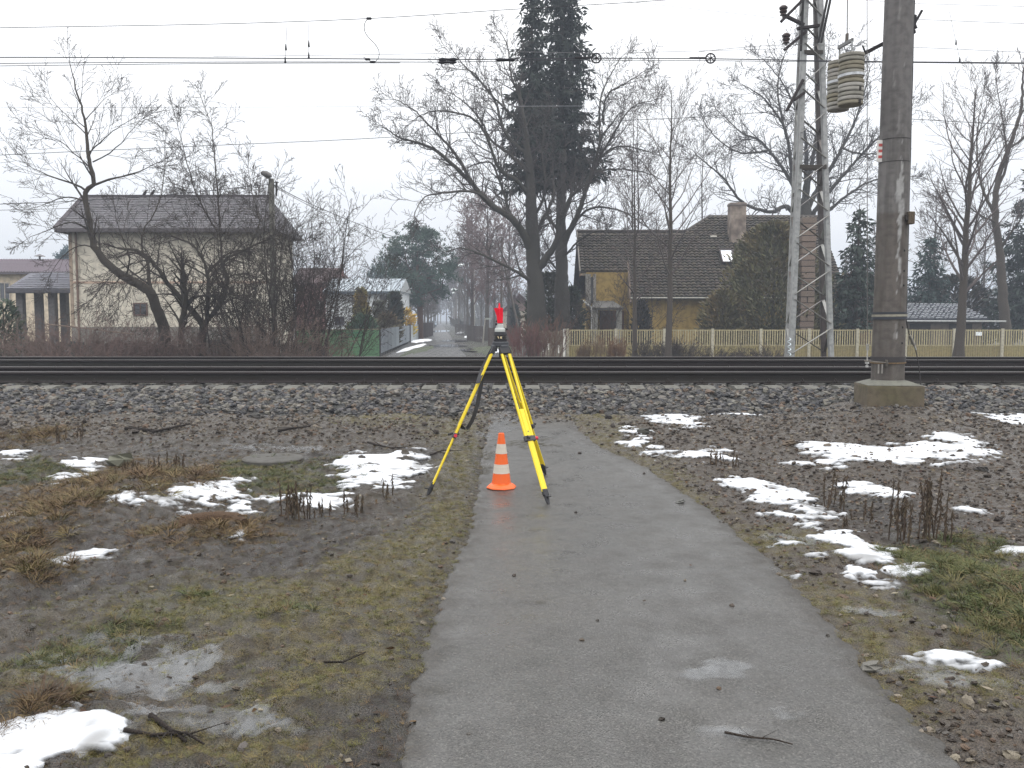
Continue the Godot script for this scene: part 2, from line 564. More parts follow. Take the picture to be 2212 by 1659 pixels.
func patch(called: String, list: Array, label: String, category: String, how: String):   # snow, ice or water lying on the ground, shaped by ellipses given in pixels
	var es := []
	var amp := 0.0
	var lo := Vector2(1e9, 1e9)
	var hi := -lo
	for q in list:
		var e := ell(q)
		es.append(e)
		lo = lo.min(Vector2(e[0] - e[2] * 1.2 - 0.3, e[1] - e[3] * 1.2 - 0.3))
		hi = hi.max(Vector2(e[0] + e[2] * 1.2 + 0.3, e[1] + e[3] * 1.2 + 0.3))
		amp = maxf(amp, clampf(minf(e[2], e[3]) * 1.1, 0.04, 0.17))
	var st := clampf((hi.x - lo.x) / 150.0, 0.010, 0.022) if how == "snow" else clampf((hi.x - lo.x) / 60.0, 0.02, 0.06)
	var nx := int((hi.x - lo.x) / st) + 2
	var ny := int((hi.y - lo.y) / st) + 2
	var mb := MB.new()
	var idx := PackedInt32Array()
	idx.resize(nx * ny)
	var s_at := PackedFloat32Array()
	s_at.resize(nx * ny)
	var level := 1e9
	if how == "water":
		for e in es: level = minf(level, gh(e[0], e[1]))
	for j in ny:
		for k in nx:
			var x := lo.x + k * st
			var z := lo.y + j * st
			var s := -1.0
			for e in es:
				var r := sqrt(pow((x - e[0]) / e[2], 2) + pow((z - e[1]) / e[3], 2))
				s = maxf(s, (1.0 - r) * minf(e[3], e[2]))
			s = minf(s, 0.22) + amp * (nz_mid.get_noise_2d(x * 1.6, z * 2.6) + 1.0 * nz_fine.get_noise_2d(x * 0.5, z * 0.9) + 0.45 * nz_fine.get_noise_2d(x * 1.6, z * 2.4))
			s_at[j * nx + k] = s
	for j in ny:
		for k in nx:
			idx[j * nx + k] = -1
			var s := s_at[j * nx + k]
			var near := s
			if s < -0.06: continue
			var x := lo.x + k * st
			var z := lo.y + j * st
			var g := gh(x, z)
			if off_path(x, z) < 0.0: g = ph(x, z)
			var y := g
			var c := Color(0.60, 0.62, 0.655)
			if how == "snow":
				y = (gh(x, z, 0.0) if off_path(x, z) > 0.0 else g) + clampf(s * 0.30, -0.02, 0.018) + 0.004 * nz_mid.get_noise_2d(x * 3.0, z * 3.0)
				var th := smoothstep(0.0, 0.09, s + 0.04 * nz_fine.get_noise_2d(x * 1.2 + 7.0, z * 1.2))
				c = Color(0.36, 0.37, 0.385).lerp(c, th)
				var lace := nz_fine.get_noise_2d(x * 2.2, z * 2.2)
				c.a = smoothstep(-0.02, 0.07, s + 0.07 * lace)
				var worn := smoothstep(0.25, 0.6, nz_mid.get_noise_2d(x * 2.5 + 30.0, z * 2.5))
				c = c.lerp(Color(0.38, 0.38, 0.38, c.a * 0.6), worn * 0.75)
			elif how == "ice":
				y = g + 0.005
				c = Color(0.40, 0.42, 0.44, clampf(s * 7.0, 0.0, 0.34) * (0.65 + 0.7 * nz_mid.get_noise_2d(x * 2.0, z * 2.0)))
			elif how == "dirt":
				y = g + 0.004
				c = C(88, 80, 56, 1.8)
				c.a = clampf(s * 8.0, 0.0, 0.55) * smoothstep(-0.2, 0.3, nz_fine.get_noise_2d(x * 2.0, z * 4.0))
			else:
				y = level + 0.012
				c = Color(0.05, 0.045, 0.035, 0.8)
			idx[j * nx + k] = mb.v.size()
			mb.v.append(Vector3(x, y, z)); mb.c.append(c); mb.n.append(Vector3.UP)
	for j in ny - 1:
		for k in nx - 1:
			var a := idx[j * nx + k]
			var b := idx[j * nx + k + 1]
			var c := idx[(j + 1) * nx + k]
			var d := idx[(j + 1) * nx + k + 1]
			if a >= 0 and b >= 0 and c >= 0 and d >= 0: mb.ix.append_array([a, b, c, b, d, c])
	if mb.ix.is_empty(): return
	if how == "snow":
		var acc := PackedVector3Array()
		acc.resize(mb.v.size())
		for t in range(0, mb.ix.size(), 3):
			var nn := (mb.v[mb.ix[t + 2]] - mb.v[mb.ix[t]]).cross(mb.v[mb.ix[t + 1]] - mb.v[mb.ix[t]])
			for q in 3: acc[mb.ix[t + q]] += nn
		for q in acc.size(): mb.n[q] = acc[q].normalized() if acc[q].length() > 0.0 else Vector3.UP
	tag(part(self, called, mb, how), label, category, "", "stuff")

func snow_and_ice():
	for q in [
		[[[820, 1020, 90, 34], [780, 1000, 60, 16], [890, 1005, 40, 16], [800, 1048, 40, 14]], "large white snow patch left of the tripod's left foot"],
		[[[475, 1082, 55, 28], [500, 1062, 30, 14], [445, 1095, 30, 16], [520, 1100, 40, 12]], "snow patch between the dead weed clump and the brown grass mound"],
		[[[700, 1086, 60, 14], [650, 1080, 40, 10], [745, 1070, 25, 12], [600, 1082, 30, 10]], "thin snow strip behind the dead weed clumps left of the path"],
		[[[288, 1100, 36, 12], [310, 1108, 20, 8]], "small snow patch in front of the brown grass mound"],
		[[[380, 1095, 24, 14], [362, 1104, 16, 8]], "small snow scrap beside the withered grass tuft on the left"],
		[[[165, 1208, 60, 9], [130, 1220, 24, 9], [200, 1196, 30, 6]], "narrow jagged snow scrap on dark mud at far left"],
		[[[80, 882, 90, 9], [150, 884, 60, 6], [30, 878, 50, 9]], "long snow strip at the foot of the ballast, far left"],
		[[[295, 881, 24, 6]], "short snow scrap at the foot of the ballast"],
		[[[440, 884, 50, 8], [500, 883, 50, 5], [390, 888, 30, 4], [545, 886, 30, 3]], "long snow strip at the foot of the ballast, left of the tripod"],
		[[[90, 1610, 150, 45], [60, 1575, 80, 30], [180, 1600, 60, 40], [110, 1552, 40, 14]], "big snow patch in the near left corner"],
		[[[10, 1125, 26, 16]], "snow patch cut by the left edge of the view"],
		[[[20, 980, 40, 8], [30, 1000, 20, 5]], "thin wet snow at the left edge beyond the green tuft"],
		[[[185, 1000, 50, 9], [190, 1012, 30, 6], [150, 1030, 20, 6]], "thin snow patch beyond the brown grass on the left"],
		[[[1450, 905, 52, 13], [1480, 912, 30, 9]], "snow patch right of the path near the ballast"],
		[[[1372, 940, 32, 15], [1365, 962, 34, 8], [1410, 972, 30, 6]], "ragged snow along the path's right edge near the ballast"],
		[[[1480, 990, 70, 7], [1440, 982, 40, 5], [1545, 974, 30, 5]], "thin snow line among stones right of the path"],
		[[[1610, 895, 60, 4], [1660, 893, 20, 3]], "thin snow line in front of the concrete pole's left side"],
		[[[1900, 985, 160, 18], [1800, 970, 70, 14], [2020, 980, 100, 20], [2060, 958, 50, 16], [2100, 985, 50, 14], [1790, 1000, 60, 8]], "widest white snow patch in the gravel on the right"],
		[[[2175, 900, 60, 12], [2195, 912, 50, 12]], "snow patch at the right edge near the concrete pole"],
		[[[1620, 1052, 60, 16], [1680, 1075, 70, 20], [1740, 1098, 50, 14], [1720, 1115, 60, 10]], "slanting snow strip right of the path, middle"],
		[[[1880, 1060, 60, 14], [1850, 1052, 40, 10], [1915, 1075, 30, 8]], "snow patch behind the tall dead weeds"],
		[[[1830, 1175, 50, 18], [1880, 1205, 70, 20], [1930, 1230, 40, 16], [1850, 1240, 30, 8]], "slanting snow strip below the tall dead weeds"],
		[[[2190, 1190, 36, 9]], "small snow patch at the right edge beside the green grass"],
		[[[2050, 1418, 60, 11], [2130, 1440, 40, 9]], "small snow streak in the near right grass"],
		[[[1700, 1180, 36, 6], [1780, 1205, 24, 5]], "small melting snow scraps in the verge moss"],
		[[[1905, 1262, 40, 8]], "thin snow scrap at the lower end of the slanting strip"],
		[[[1760, 1140, 44, 8]], "thin snow scrap between the two slanting strips"],
		[[[2110, 1108, 30, 5]], "tiny snow scrap in gravel right of the tallest dead stalks"],
		[[[1725, 1245, 24, 6]], "tiny snow scrap in the path's right verge"],
		[[[520, 1165, 10, 5]], "tiny snow scrap at the rotten log's right end"],
		[[[130, 1052, 26, 8]], "small snow scrap in the brown grass, far left"]]:
		patch("snow_patch", q[0], q[1], "snow", "snow")
	for q in [
		[[[310, 1445, 180, 50], [220, 1400, 110, 30], [430, 1470, 70, 24]], "thin grey ice sheet over mud on the near left"],
		[[[450, 1560, 160, 30], [330, 1540, 90, 24]], "grey slush ice beside the near left snow"],
		[[[1580, 1452, 44, 22], [1545, 1462, 34, 8]], "pale ice skin on the asphalt path"],
		[[[1692, 1534, 40, 20], [1715, 1540, 22, 12]], "round pale ice skin nearest on the asphalt path"],
		[[[1590, 1588, 50, 12]], "faint ice streak beside the stick on the path"],
		[[[1080, 920, 36, 14], [1050, 940, 30, 10], [1100, 905, 40, 8]], "icy puddle where the path meets the ballast"],
		[[[560, 975, 90, 5], [600, 968, 90, 4]], "thin ice film on gravel left of the tripod"],
		[[[1755, 1180, 30, 14], [1690, 1165, 40, 8]], "ice scrap in the verge right of the path"],
		[[[1910, 1330, 50, 14], [1950, 1345, 30, 10]], "ice patch in the near right verge"],
		[[[2060, 1470, 110, 24]], "grey ice sheet in the near right grass"]]:
		patch("ice_patch", q[0], q[1], "ice", "ice")
	for q in [
		[[[1135, 1300, 26, 5], [1150, 1306, 18, 3]], "thin greenish dirt smear on the path, middle left"],
		[[[1130, 1336, 22, 4], [1145, 1345, 16, 3]], "thin greenish dirt smear on the path, just below another"],
		[[[1085, 1122, 34, 4]], "dark mud smear on the wet path in front of the cone"],
		[[[1148, 1148, 22, 4]], "dark smear on the path below the tripod's right foot"],
		[[[1065, 980, 24, 12], [1052, 1010, 16, 10]], "muddy smear on the path's left edge behind the cone"],
		[[[1135, 960, 60, 10]], "gritty smear across the path near the ballast"]]:
		patch("mud_smear", q[0], q[1], "mud", "dirt")
	patch("puddle", [[845, 1110, 52, 18], [800, 1122, 34, 10]], "small muddy puddle beside the left tripod foot", "puddle", "water")
	patch("puddle", [[1342, 1032, 26, 4]], "tiny puddle on the path right of the tripod", "puddle", "water")

func stone_mesh(sd: int) -> ArrayMesh:
	var r := RandomNumberGenerator.new()
	r.seed = sd
	var mb := MB.new()
	var rows := 4
	var cols := 6
	var pts := []
	for j in rows + 1:
		var ring := []
		var pole := 1.0 + r.randf_range(-0.2, 0.2)
		for k in cols:
			var th := PI * j / rows
			var a := TAU * (k + 0.5 * (j % 2)) / cols
			var q := (1.0 + r.randf_range(-0.28, 0.28)) if j > 0 and j < rows else pole
			ring.append(Vector3(sin(th) * cos(a), cos(th) * 0.68, sin(th) * sin(a)) * q)
		pts.append(ring)
	for j in rows:
		for k in cols:
			var a: Vector3 = pts[j][k]
			var b: Vector3 = pts[j][(k + 1) % cols]
			var c: Vector3 = pts[j + 1][k]
			var d: Vector3 = pts[j + 1][(k + 1) % cols]
			if j > 0: mb.face([a, b, c], Color.WHITE, a + b + c)
			if j < rows - 1: mb.face([b, d, c], Color.WHITE, b + c + d)
	return mb.mesh(M["stone"])

func stones():
	var shapes := []
	for k in 5: shapes.append(stone_mesh(100 + k))
	var greys := [C(126, 124, 120, 1.4), C(92, 92, 95, 1.4), C(146, 140, 130, 1.4), C(110, 107, 104, 1.4), C(74, 74, 78, 1.4), C(128, 110, 94, 1.4), C(146, 141, 133, 1.4), C(116, 114, 116, 1.4)]
	var place := [[], [], [], [], []]
	var tint := [[], [], [], [], []]
	var add := func(x: float, y: float, z: float, r: float, cols: Array, dim: float):
		var k := rng.randi() % 5
		var b := Basis.from_euler(Vector3(rng.randf_range(-0.6, 0.6), rng.randf() * TAU, rng.randf_range(-0.6, 0.6))).scaled(Vector3(r * rng.randf_range(0.8, 1.35), r * rng.randf_range(0.7, 1.1), r * rng.randf_range(0.8, 1.2)))
		place[k].append(Transform3D(b, Vector3(x, y, z)))
		var c := vary(cols[rng.randi() % cols.size()], 0.18)
		tint[k].append(Color(c.r * dim, c.g * dim, c.b * dim))
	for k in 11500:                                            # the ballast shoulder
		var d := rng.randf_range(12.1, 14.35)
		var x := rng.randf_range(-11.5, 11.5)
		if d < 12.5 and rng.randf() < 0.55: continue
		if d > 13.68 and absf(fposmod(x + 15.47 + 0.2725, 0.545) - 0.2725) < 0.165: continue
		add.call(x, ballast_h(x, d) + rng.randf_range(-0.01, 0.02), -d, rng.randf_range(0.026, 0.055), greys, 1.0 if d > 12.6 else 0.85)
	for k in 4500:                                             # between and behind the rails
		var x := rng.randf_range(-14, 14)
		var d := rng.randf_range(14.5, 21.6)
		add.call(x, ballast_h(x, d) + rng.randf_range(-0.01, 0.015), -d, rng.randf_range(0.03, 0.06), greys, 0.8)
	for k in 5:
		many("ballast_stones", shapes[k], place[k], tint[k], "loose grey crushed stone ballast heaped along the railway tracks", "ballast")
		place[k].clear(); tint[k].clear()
	var earthy := [C(120, 106, 90, 1.7), C(88, 76, 66, 1.7), C(164, 152, 134, 1.6), C(82, 72, 64, 1.6), C(130, 106, 86, 1.6), C(116, 110, 104, 1.6), C(74, 64, 56, 1.6), C(104, 92, 80, 1.6)]
	var tries := 0
	while tries < 52000:
		tries += 1
		var d := rng.randf_range(2.6, 12.6)
		var x := rng.randf_range(-0.72, 1.22) * d
		var e := off_path(x, -d)
		var p := 0.0
		var w := zone(x, -d)
		if x > 0.3:
			p = 0.85 if d > 5.5 else 0.35
			p *= clampf(1.0 - 1.1 * maxf(w[0], w[1]), 0.06, 1.0)
			p = maxf(p, w[4] * 1.2)
		else:
			p = smoothstep(9.4, 11.2, d) * 0.9 + 0.05
			p *= 1.0 - 0.7 * w[0]
		if e < 0.0: p = 0.0015 + 0.5 * smoothstep(11.3, 12.2, d)
		if rng.randf() > p: continue
		var r := rng.randf_range(0.006, 0.017) * (1.0 + 0.45 * smoothstep(7.0, 12.0, d))
		if rng.randf() < 0.03: r *= 2.0
		add.call(x, maxf(gh(x, -d), ph(x, -d) if e < 0.0 else -9.0) + r * 0.25, -d, r, earthy if d < 11.8 or rng.randf() < 0.3 else greys, 1.0)
	for k in 5:
		many("gravel", shapes[k], place[k], tint[k], "small brown and grey gravel strewn over the bare ground", "gravel")
	for q in [[1315, 905, 0.05, C(60, 56, 52, 1.7), "dark stone on the path's end beside the tripod's right leg"], [1390, 940, 0.07, C(84, 84, 74, 1.7), "grey stone in the ragged snow at the path's right edge"], [1705, 1057 - 92, 0.06, C(130, 112, 92, 1.7), "pale brown stone right of the path among gravel"], [2118, 1018 - 2, 0.05, C(70, 66, 62, 1.7), "dark stone at the lower rim of the widest snow patch"],
			[1880, 1443, 0.04, C(150, 146, 138, 1.7), "pale flat stone at the path's near right edge"], [1470, 1086, 0.03, C(140, 140, 136, 1.7), "small pale stone lying on the asphalt"], [980, 905, 0.05, C(60, 58, 54, 1.7), "dark clod left of the path near the ballast"], [920, 900, 0.04, C(64, 60, 56, 1.7), "small dark clod in the moss near the ballast"], [550, 905, 0.07, C(76, 72, 68, 1.7), "grey stone lying on gravel left of the tripod"], [262, 1000, 0.12, C(150, 150, 130, 1.7), "mossy pale boulder in the thin snow on the left"]]:
		var p := on_ground(q[0], q[1])
		var o := MeshInstance3D.new()
		o.name = numbered(self, "stone")
		o.mesh = tinted(shapes[rng.randi() % 5], q[3])
		o.transform = Transform3D(Basis.from_euler(Vector3(0.2, rng.randf() * 6.0, 0.1)).scaled(Vector3(q[2] * 1.4, q[2], q[2] * 1.1)), p + Vector3(0, q[2] * 0.3, 0))
		add_child(o)
		tag(o, q[4], "stone")

func tinted(mesh: ArrayMesh, c: Color) -> ArrayMesh:
	var a := mesh.surface_get_arrays(0)
	var cols := PackedColorArray()
	cols.resize(a[Mesh.ARRAY_VERTEX].size())
	cols.fill(c)
	a[Mesh.ARRAY_COLOR] = cols
	var m := ArrayMesh.new()
	m.add_surface_from_arrays(Mesh.PRIMITIVE_TRIANGLES, a)
	m.surface_set_material(0, mesh.surface_get_material(0))
	return m

func tuft(blades: int, spread: float, seed_: int) -> ArrayMesh:
	var r := RandomNumberGenerator.new()
	r.seed = seed_
	var mb := MB.new()
	for k in blades:
		var a := r.randf() * TAU
		var p := Vector3(cos(a), 0, sin(a)) * r.randf() * 0.35
		var d := (Vector3(cos(a), 0, sin(a)) * spread * r.randf_range(0.3, 1.4) + Vector3.UP).normalized()
		var h := r.randf_range(0.5, 1.0)
		var side := d.cross(Vector3(r.randf() - 0.5, 0.2, r.randf() - 0.5)).normalized() * 0.014
		var mid := p + d * h * 0.55
		var tip := mid + (d + Vector3(cos(a), -0.7, sin(a)) * spread * 0.6).normalized() * h * 0.5
		var nor := side.cross(d).normalized()
		var turned := nor.y < 0.0
		if turned: nor = -nor
		nor = (nor + Vector3.UP * 0.6).normalized()
		var b := mb.v.size()
		for q in [p - side, p + side, mid - side * 0.8, mid + side * 0.8, tip]:
			mb.v.append(q); mb.n.append(nor); mb.c.append(Color.WHITE)
		if turned: mb.ix.append_array([b, b + 1, b + 2, b + 1, b + 3, b + 2, b + 2, b + 3, b + 4])
		else: mb.ix.append_array([b, b + 2, b + 1, b + 1, b + 2, b + 3, b + 2, b + 4, b + 3])
	return mb.mesh(M["grass_blade"])

func grasses():
	var shapes := [tuft(26, 1.0, 1), tuft(30, 1.6, 2), tuft(22, 0.7, 3)]
	var mossy := [C(122, 118, 60, 1.35), C(110, 104, 56, 1.35), C(132, 118, 74, 1.35), C(100, 100, 52, 1.35)]
	var greens := [C(98, 106, 54, 1.6), C(114, 112, 62, 1.6), C(86, 98, 52, 1.6), C(130, 118, 72, 1.6)]
	var drys := [C(136, 110, 74, 1.7), C(110, 84, 54, 1.7), C(96, 72, 48, 1.7), C(150, 128, 86, 1.7), C(108, 98, 54, 1.7)]
	var sets := {"moss": [[], [], [], [], [], []], "green_grass": [[], [], [], [], [], []], "dry_grass": [[], [], [], [], [], []]}
	for k in 125000:
		var d := rng.randf_range(2.7, 12.4)
		var x := rng.randf_range(-0.70, 0.70) * d
		var e := off_path(x, -d)
		if e < -0.03: continue
		var w := zone(x, -d)
		var clump := nz_fine.get_noise_2d(x * 1.5, -d * 1.5) + 0.6 * nz_mid.get_noise_2d(x * 1.3 + 40.0, -d * 1.3)
		var best := 0 if w[0] > w[1] and w[0] > w[2] else (1 if w[1] > w[2] else 2)
		var p := w[best] * (0.55 + 1.3 * clump) * (0.9 if best == 0 else 0.8)
		if maxf(w[3], w[4]) > 0.5: p *= 0.4
		if best == 2: p *= 0.8
		p += 0.20 if x < 0.0 else 0.04
		if rng.randf() > p: continue
		var h := rng.randf_range(0.012, 0.032)
		var cols := mossy
		var name_ := "moss"
		if best == 1:
			h = rng.randf_range(0.025, 0.07)
			if x > 1.5 and w[1] > 0.45: h *= 1.35
			cols = greens; name_ = "green_grass"
		elif best == 2:
			h = rng.randf_range(0.015, 0.055) * (0.6 + w[2])
			if w[2] > 0.5 and rng.randf() < 0.25: h *= 1.8
			cols = drys; name_ = "dry_grass"
		if rng.randf() < 0.15: cols = drys
		var s := rng.randi() % 3
		var wide := h * rng.randf_range(0.9, 1.8)
		sets[name_][s].append(Transform3D(Basis.from_euler(Vector3(rng.randf_range(-0.3, 0.3), rng.randf() * TAU, rng.randf_range(-0.3, 0.3))).scaled(Vector3(wide, h, wide)), Vector3(x, gh(x, -d) - 0.003, -d)))
		sets[name_][s + 3].append(vary(cols[rng.randi() % cols.size()], 0.2))
	var said := {"moss": "low yellow green moss and matted grass along the verges", "green_grass": "short green grass growing in patches on the wet ground", "dry_grass": "withered brown grass lying over the left hand mounds"}
	for q in sets:
		for s in 3: many(q, shapes[s], sets[q][s], sets[q][s + 3], said[q], "moss" if q == "moss" else "grass")

# ---------------------------------------------------------------- the railway
func ballast_h(x: float, d: float) -> float:
	var h := 0.455
	if d < 13.6: h = lerpf(0.16, 0.455, clampf((d - 12.25) / 1.35, 0.0, 1.0))
	if d > 21.0: h = lerpf(0.455, 0.02, clampf((d - 21.0) / 1.6, 0.0, 1.0))
	return h + 0.03 * nz_mid.get_noise_2d(x, d) + 0.02 * nz_fine.get_noise_2d(x * 0.8, d * 0.8)

func railway():
	var mb := MB.new()
	var ds := []
	var d := 12.1
	while d < 23.0:
		ds.append(d)
		d += 0.15 if d < 14.5 else 0.4
	for dd in ds:
		for k in 301:
			var x := lerpf(-45, 45, k / 300.0)
			mb.v.append(Vector3(x, ballast_h(x, dd), -dd))
			mb.c.append(vary(C(64, 61, 58, 1.8), 0.3))
	mb.grid(ds.size(), 301)
	tag(part(self, "ballast_bed", mb, "soil"), "raised bed of grey stone ballast under both railway tracks", "", "", "structure")
	# one sleeper and one fastening, shared by all
	var sl := MB.new()
	var cc := C(134, 131, 124, 1.8)
	var prof := [[-1.35, 0.0], [-1.35, 0.17], [-1.2, 0.20], [-0.45, 0.20], [-0.35, 0.14], [0.35, 0.14], [0.45, 0.20], [1.2, 0.20], [1.35, 0.17], [1.35, 0.0]]
	for s in [-1.0, 1.0]:
		var side := []
		for q in prof: side.append(Vector3(s * (0.15 - 0.2 * q[1]), q[1], q[0]))
		for k in range(1, prof.size() - 1):
			sl.face([side[0], side[k], side[k + 1]], cc, Vector3(s, 0, 0))
	for k in prof.size() - 1:
		var a: Array = prof[k]
		var b: Array = prof[k + 1]
		sl.face([Vector3(-(0.15 - 0.2 * a[1]), a[1], a[0]), Vector3(0.15 - 0.2 * a[1], a[1], a[0]), Vector3(0.15 - 0.2 * b[1], b[1], b[0]), Vector3(-(0.15 - 0.2 * b[1]), b[1], b[0])], cc, Vector3(0, (a[1] + b[1]) * 0.5 - 0.09, (a[0] + b[0]) * 0.5))
	var sleeper := sl.mesh(M["concrete"])
	var fs := MB.new()
	var fc := C(52, 44, 38, 1.2)
	fs.abox(Vector3(-0.09, 0, -0.17), Vector3(0.09, 0.022, 0.17), fc, 0.006)
	for s in [-1.0, 1.0]:
		fs.abox(Vector3(-0.03, 0.022, s * 0.10 - 0.03), Vector3(0.03, 0.06, s * 0.10 + 0.03), fc, 0.008)
		fs.lathe(Transform3D(Basis(), Vector3(0, 0.06, s * 0.10)), [[0.018, 0.0], [0.018, 0.03], [0.001, 0.034]], 6, fc)
	var fastening := fs.mesh(M["rust"])
	for tr in [[14.4, "nearer railway track of two brown rails on concrete sleepers", 1.0], [18.72, "farther railway track of two brown rails behind the nearer one", -1.0]]:
		var near: float = tr[0]
		var t := thing("railway_track", tr[1], "track", Vector3(0, 0.45, -near - 0.76))
		for r in 2:
			var z := -near - 1.52 * r
			var rail := MB.new()
			# foot, web and head of the rail, swept along x
			var p := [[-0.072, 0.0], [-0.072, 0.011], [-0.02, 0.03], [-0.010, 0.05], [-0.010, 0.125], [-0.036, 0.142], [-0.037, 0.168], [-0.028, 0.178], [0.028, 0.178], [0.037, 0.168], [0.036, 0.142], [0.010, 0.125], [0.010, 0.05], [0.02, 0.03], [0.072, 0.011], [0.072, 0.0]]
			for k in p.size() - 1:
				var a: Array = p[k]
				var b: Array = p[k + 1]
				if k == 7: continue
				var o := Vector3(0, (b[0] - a[0]) * 1.0, -(b[1] - a[1]))
				for seg in 24:
					var x0 := -60.0 + 5.0 * seg
					rail.face([Vector3(x0, 0.522 + a[1], z - a[0]), Vector3(x0 + 5.0, 0.522 + a[1], z - a[0]), Vector3(x0 + 5.0, 0.522 + b[1], z - b[0]), Vector3(x0, 0.522 + b[1], z - b[0])], vary(C(50, 43, 40, 1.25), 0.06), Vector3(0, b[0] - a[0], b[1] - a[1]))
			var ro := part(t, "rail", rail, "rust")
			var top := MB.new()
			top.abox(Vector3(-60, 0.694, z - 0.029), Vector3(60, 0.7015, z + 0.029), C(190, 188, 186, 1.6))
			part(ro, "running_surface", top, "polished")
		for k in 58:
			var x := -15.6 + k * 0.545 + rng.randf_range(-0.015, 0.015)
			if tr[2] > 0.0: x += 0.13
			put(t, "sleeper", sleeper, Transform3D(Basis(Vector3.UP, rng.randf_range(-0.01, 0.01)), Vector3(x, 0.30, -near - 0.76)))
			for r in 2: put(t, "fastening", fastening, Transform3D(Basis(), Vector3(x, 0.50, -near - 1.52 * r)))

func pole():
	var D := 12.55
	var base := at(1919, 760, D)
	var X := base.x
	var t := thing("catenary_pole", "thick grey concrete catenary pole with stained patches, on the right", "pole", Vector3(X, 0.66, -D))
	var mb := MB.new()
	var rows := 200
	var sides := 72
	for k in rows + 1:
		var y := lerpf(0.68, 9.6, pow(k / float(rows), 1.0))
		var r := lerpf(0.222, 0.178, (y - 0.68) / 7.0)
		for j in sides + 1:
			var a := TAU * j / sides
			var o := Vector3(cos(a), 0, sin(a))
			mb.v.append(Vector3(X, y, -D) + o * r)
			mb.n.append(o)
			var st := nz_mid.get_noise_3d(cos(a) * 1.6, y * 0.35, sin(a) * 1.6) + 0.5 * nz_fine.get_noise_3d(cos(a) * 1.2, y * 0.2, sin(a) * 1.2)
			var c := C(88, 85, 83, 0.95).lerp(C(116, 113, 111, 0.95), clampf(0.5 + st, 0.0, 1.0))
			c = c.lerp(C(110, 107, 106, 1.0), smoothstep(3.2, 5.0, y) * 0.7)
			if y < 3.0: c = c.lerp(C(84, 76, 68, 1.0), 0.6)
			# pale spalled streaks running down the front
			var fr := a / TAU - 0.25
			var wav := 0.02 * nz_fine.get_noise_2d(y * 1.5, 3.0)
			var wid := 0.030 * smoothstep(2.55, 3.25, y) * (1.0 - smoothstep(3.3, 3.8, y)) + 0.013 * smoothstep(1.9, 2.2, y) * (1.0 - smoothstep(3.5, 3.9, y))
			var ed := absf(fr + 0.012 - wav) - wid * (1.0 + 0.9 * nz_mid.get_noise_2d(a * 2.0, y * 2.5)) - 0.010 * nz_fine.get_noise_2d(a * 1.5, y * 0.6)
			if ed < 0.0: c = c.lerp(C(150, 149, 148, 0.9), smoothstep(0.0, -0.004, ed))
			for q in [[0.06, 5.6, 6.0], [-0.03, 6.4, 7.0], [0.09, 4.7, 4.95], [0.03, 4.1, 4.4], [-0.05, 2.0, 2.4], [0.0, 1.3, 1.5]]:
				if absf(fr - q[0] + wav) < 0.010 and y > q[1] and y < q[2]: c = c.lerp(C(140, 138, 136, 0.95), 0.5)
			mb.c.append(c)
	for k in rows:
		for j in sides:
			var p := k * (sides + 1) + j
			mb.ix.append_array([p, p + 1, p + sides + 1, p + 1, p + sides + 2, p + sides + 1])
	part(t, "shaft", mb, "concrete")
	var rad := func(y: float) -> float: return lerpf(0.222, 0.178, (y - 0.68) / 7.0)
	var ring := func(y: float, h: float, out: float, col: Color, mat: String, nm: String):
		var b := MB.new()
		var r: float = rad.call(y) + out
		b.lathe(Transform3D(Basis(Vector3(0, 0, 1), 0.012), Vector3(X, y, -D)), [[r - out - 0.01, 0.0], [r, 0.0], [r, h], [r - out - 0.01, h]], 40, col)
		return part(t, nm, b, mat)
	ring.call(0.955, 0.075, 0.012, C(50, 48, 48, 0.9), "rubber", "band")
	ring.call(0.935, 0.014, 0.016, C(140, 116, 84, 0.9), "rust", "band")
	ring.call(1.552, 0.035, 0.014, C(50, 54, 62, 0.9), "rubber", "band")
	ring.call(1.59, 0.03, 0.018, C(150, 146, 132, 0.9), "steel", "band")
	ring.call(1.625, 0.03, 0.012, C(46, 48, 54, 0.9), "rubber", "band")
	for y in [3.72, 4.03]: ring.call(y, 0.008, 0.004, C(40, 38, 38, 0.9), "rubber", "strap")
	ring.call(6.08, 0.008, 0.004, C(70, 66, 64, 0.9), "rubber", "strap")
	for q in [[0.10, 1.44], [0.10, 1.22], [0.10, 2.02], [0.10, 2.22], [0.095, 2.5]]:      # bolt holes
		var b := MB.new()
		var r: float = rad.call(q[1])
		var p := Vector3(X + q[0], q[1], -D + sqrt(r * r - q[0] * q[0]))
		b.rod(p + Vector3(0, 0, -0.04), p + Vector3(0.001, 0, 0.003), 0.016, 0.016, 10, C(18, 16, 15, 1.0))
		part(t, "bolt_hole", b, "plain")
	# the ear of a bracket, the small sign turned to the left, the conduit down the right side
	var b := MB.new()
	var y0 := 2.86
	b.abox(Vector3(X + 0.125, y0, -D + 0.14), Vector3(X + 0.21, y0 + 0.17, -D + 0.24), C(96, 84, 70, 0.9), 0.008)
	b.abox(Vector3(X + 0.09, y0 + 0.05, -D + 0.16), Vector3(X + 0.125, y0 + 0.13, -D + 0.22), C(60, 54, 50, 0.9), 0.004)
	part(t, "bracket", b, "rust")
	b = MB.new()
	var yb := 5.98
	b.abox(Vector3(X + 0.055, yb, -D + 0.15), Vector3(X + 0.12, yb + 0.2, -D + 0.24), C(64, 60, 60, 0.9), 0.01)
	b.abox(Vector3(X + 0.03, yb + 0.02, -D + 0.16), Vector3(X + 0.055, yb + 0.10, -D + 0.22), C(52, 50, 52, 0.9), 0.006)
	part(t, "bracket", b, "rust")
	b = MB.new()
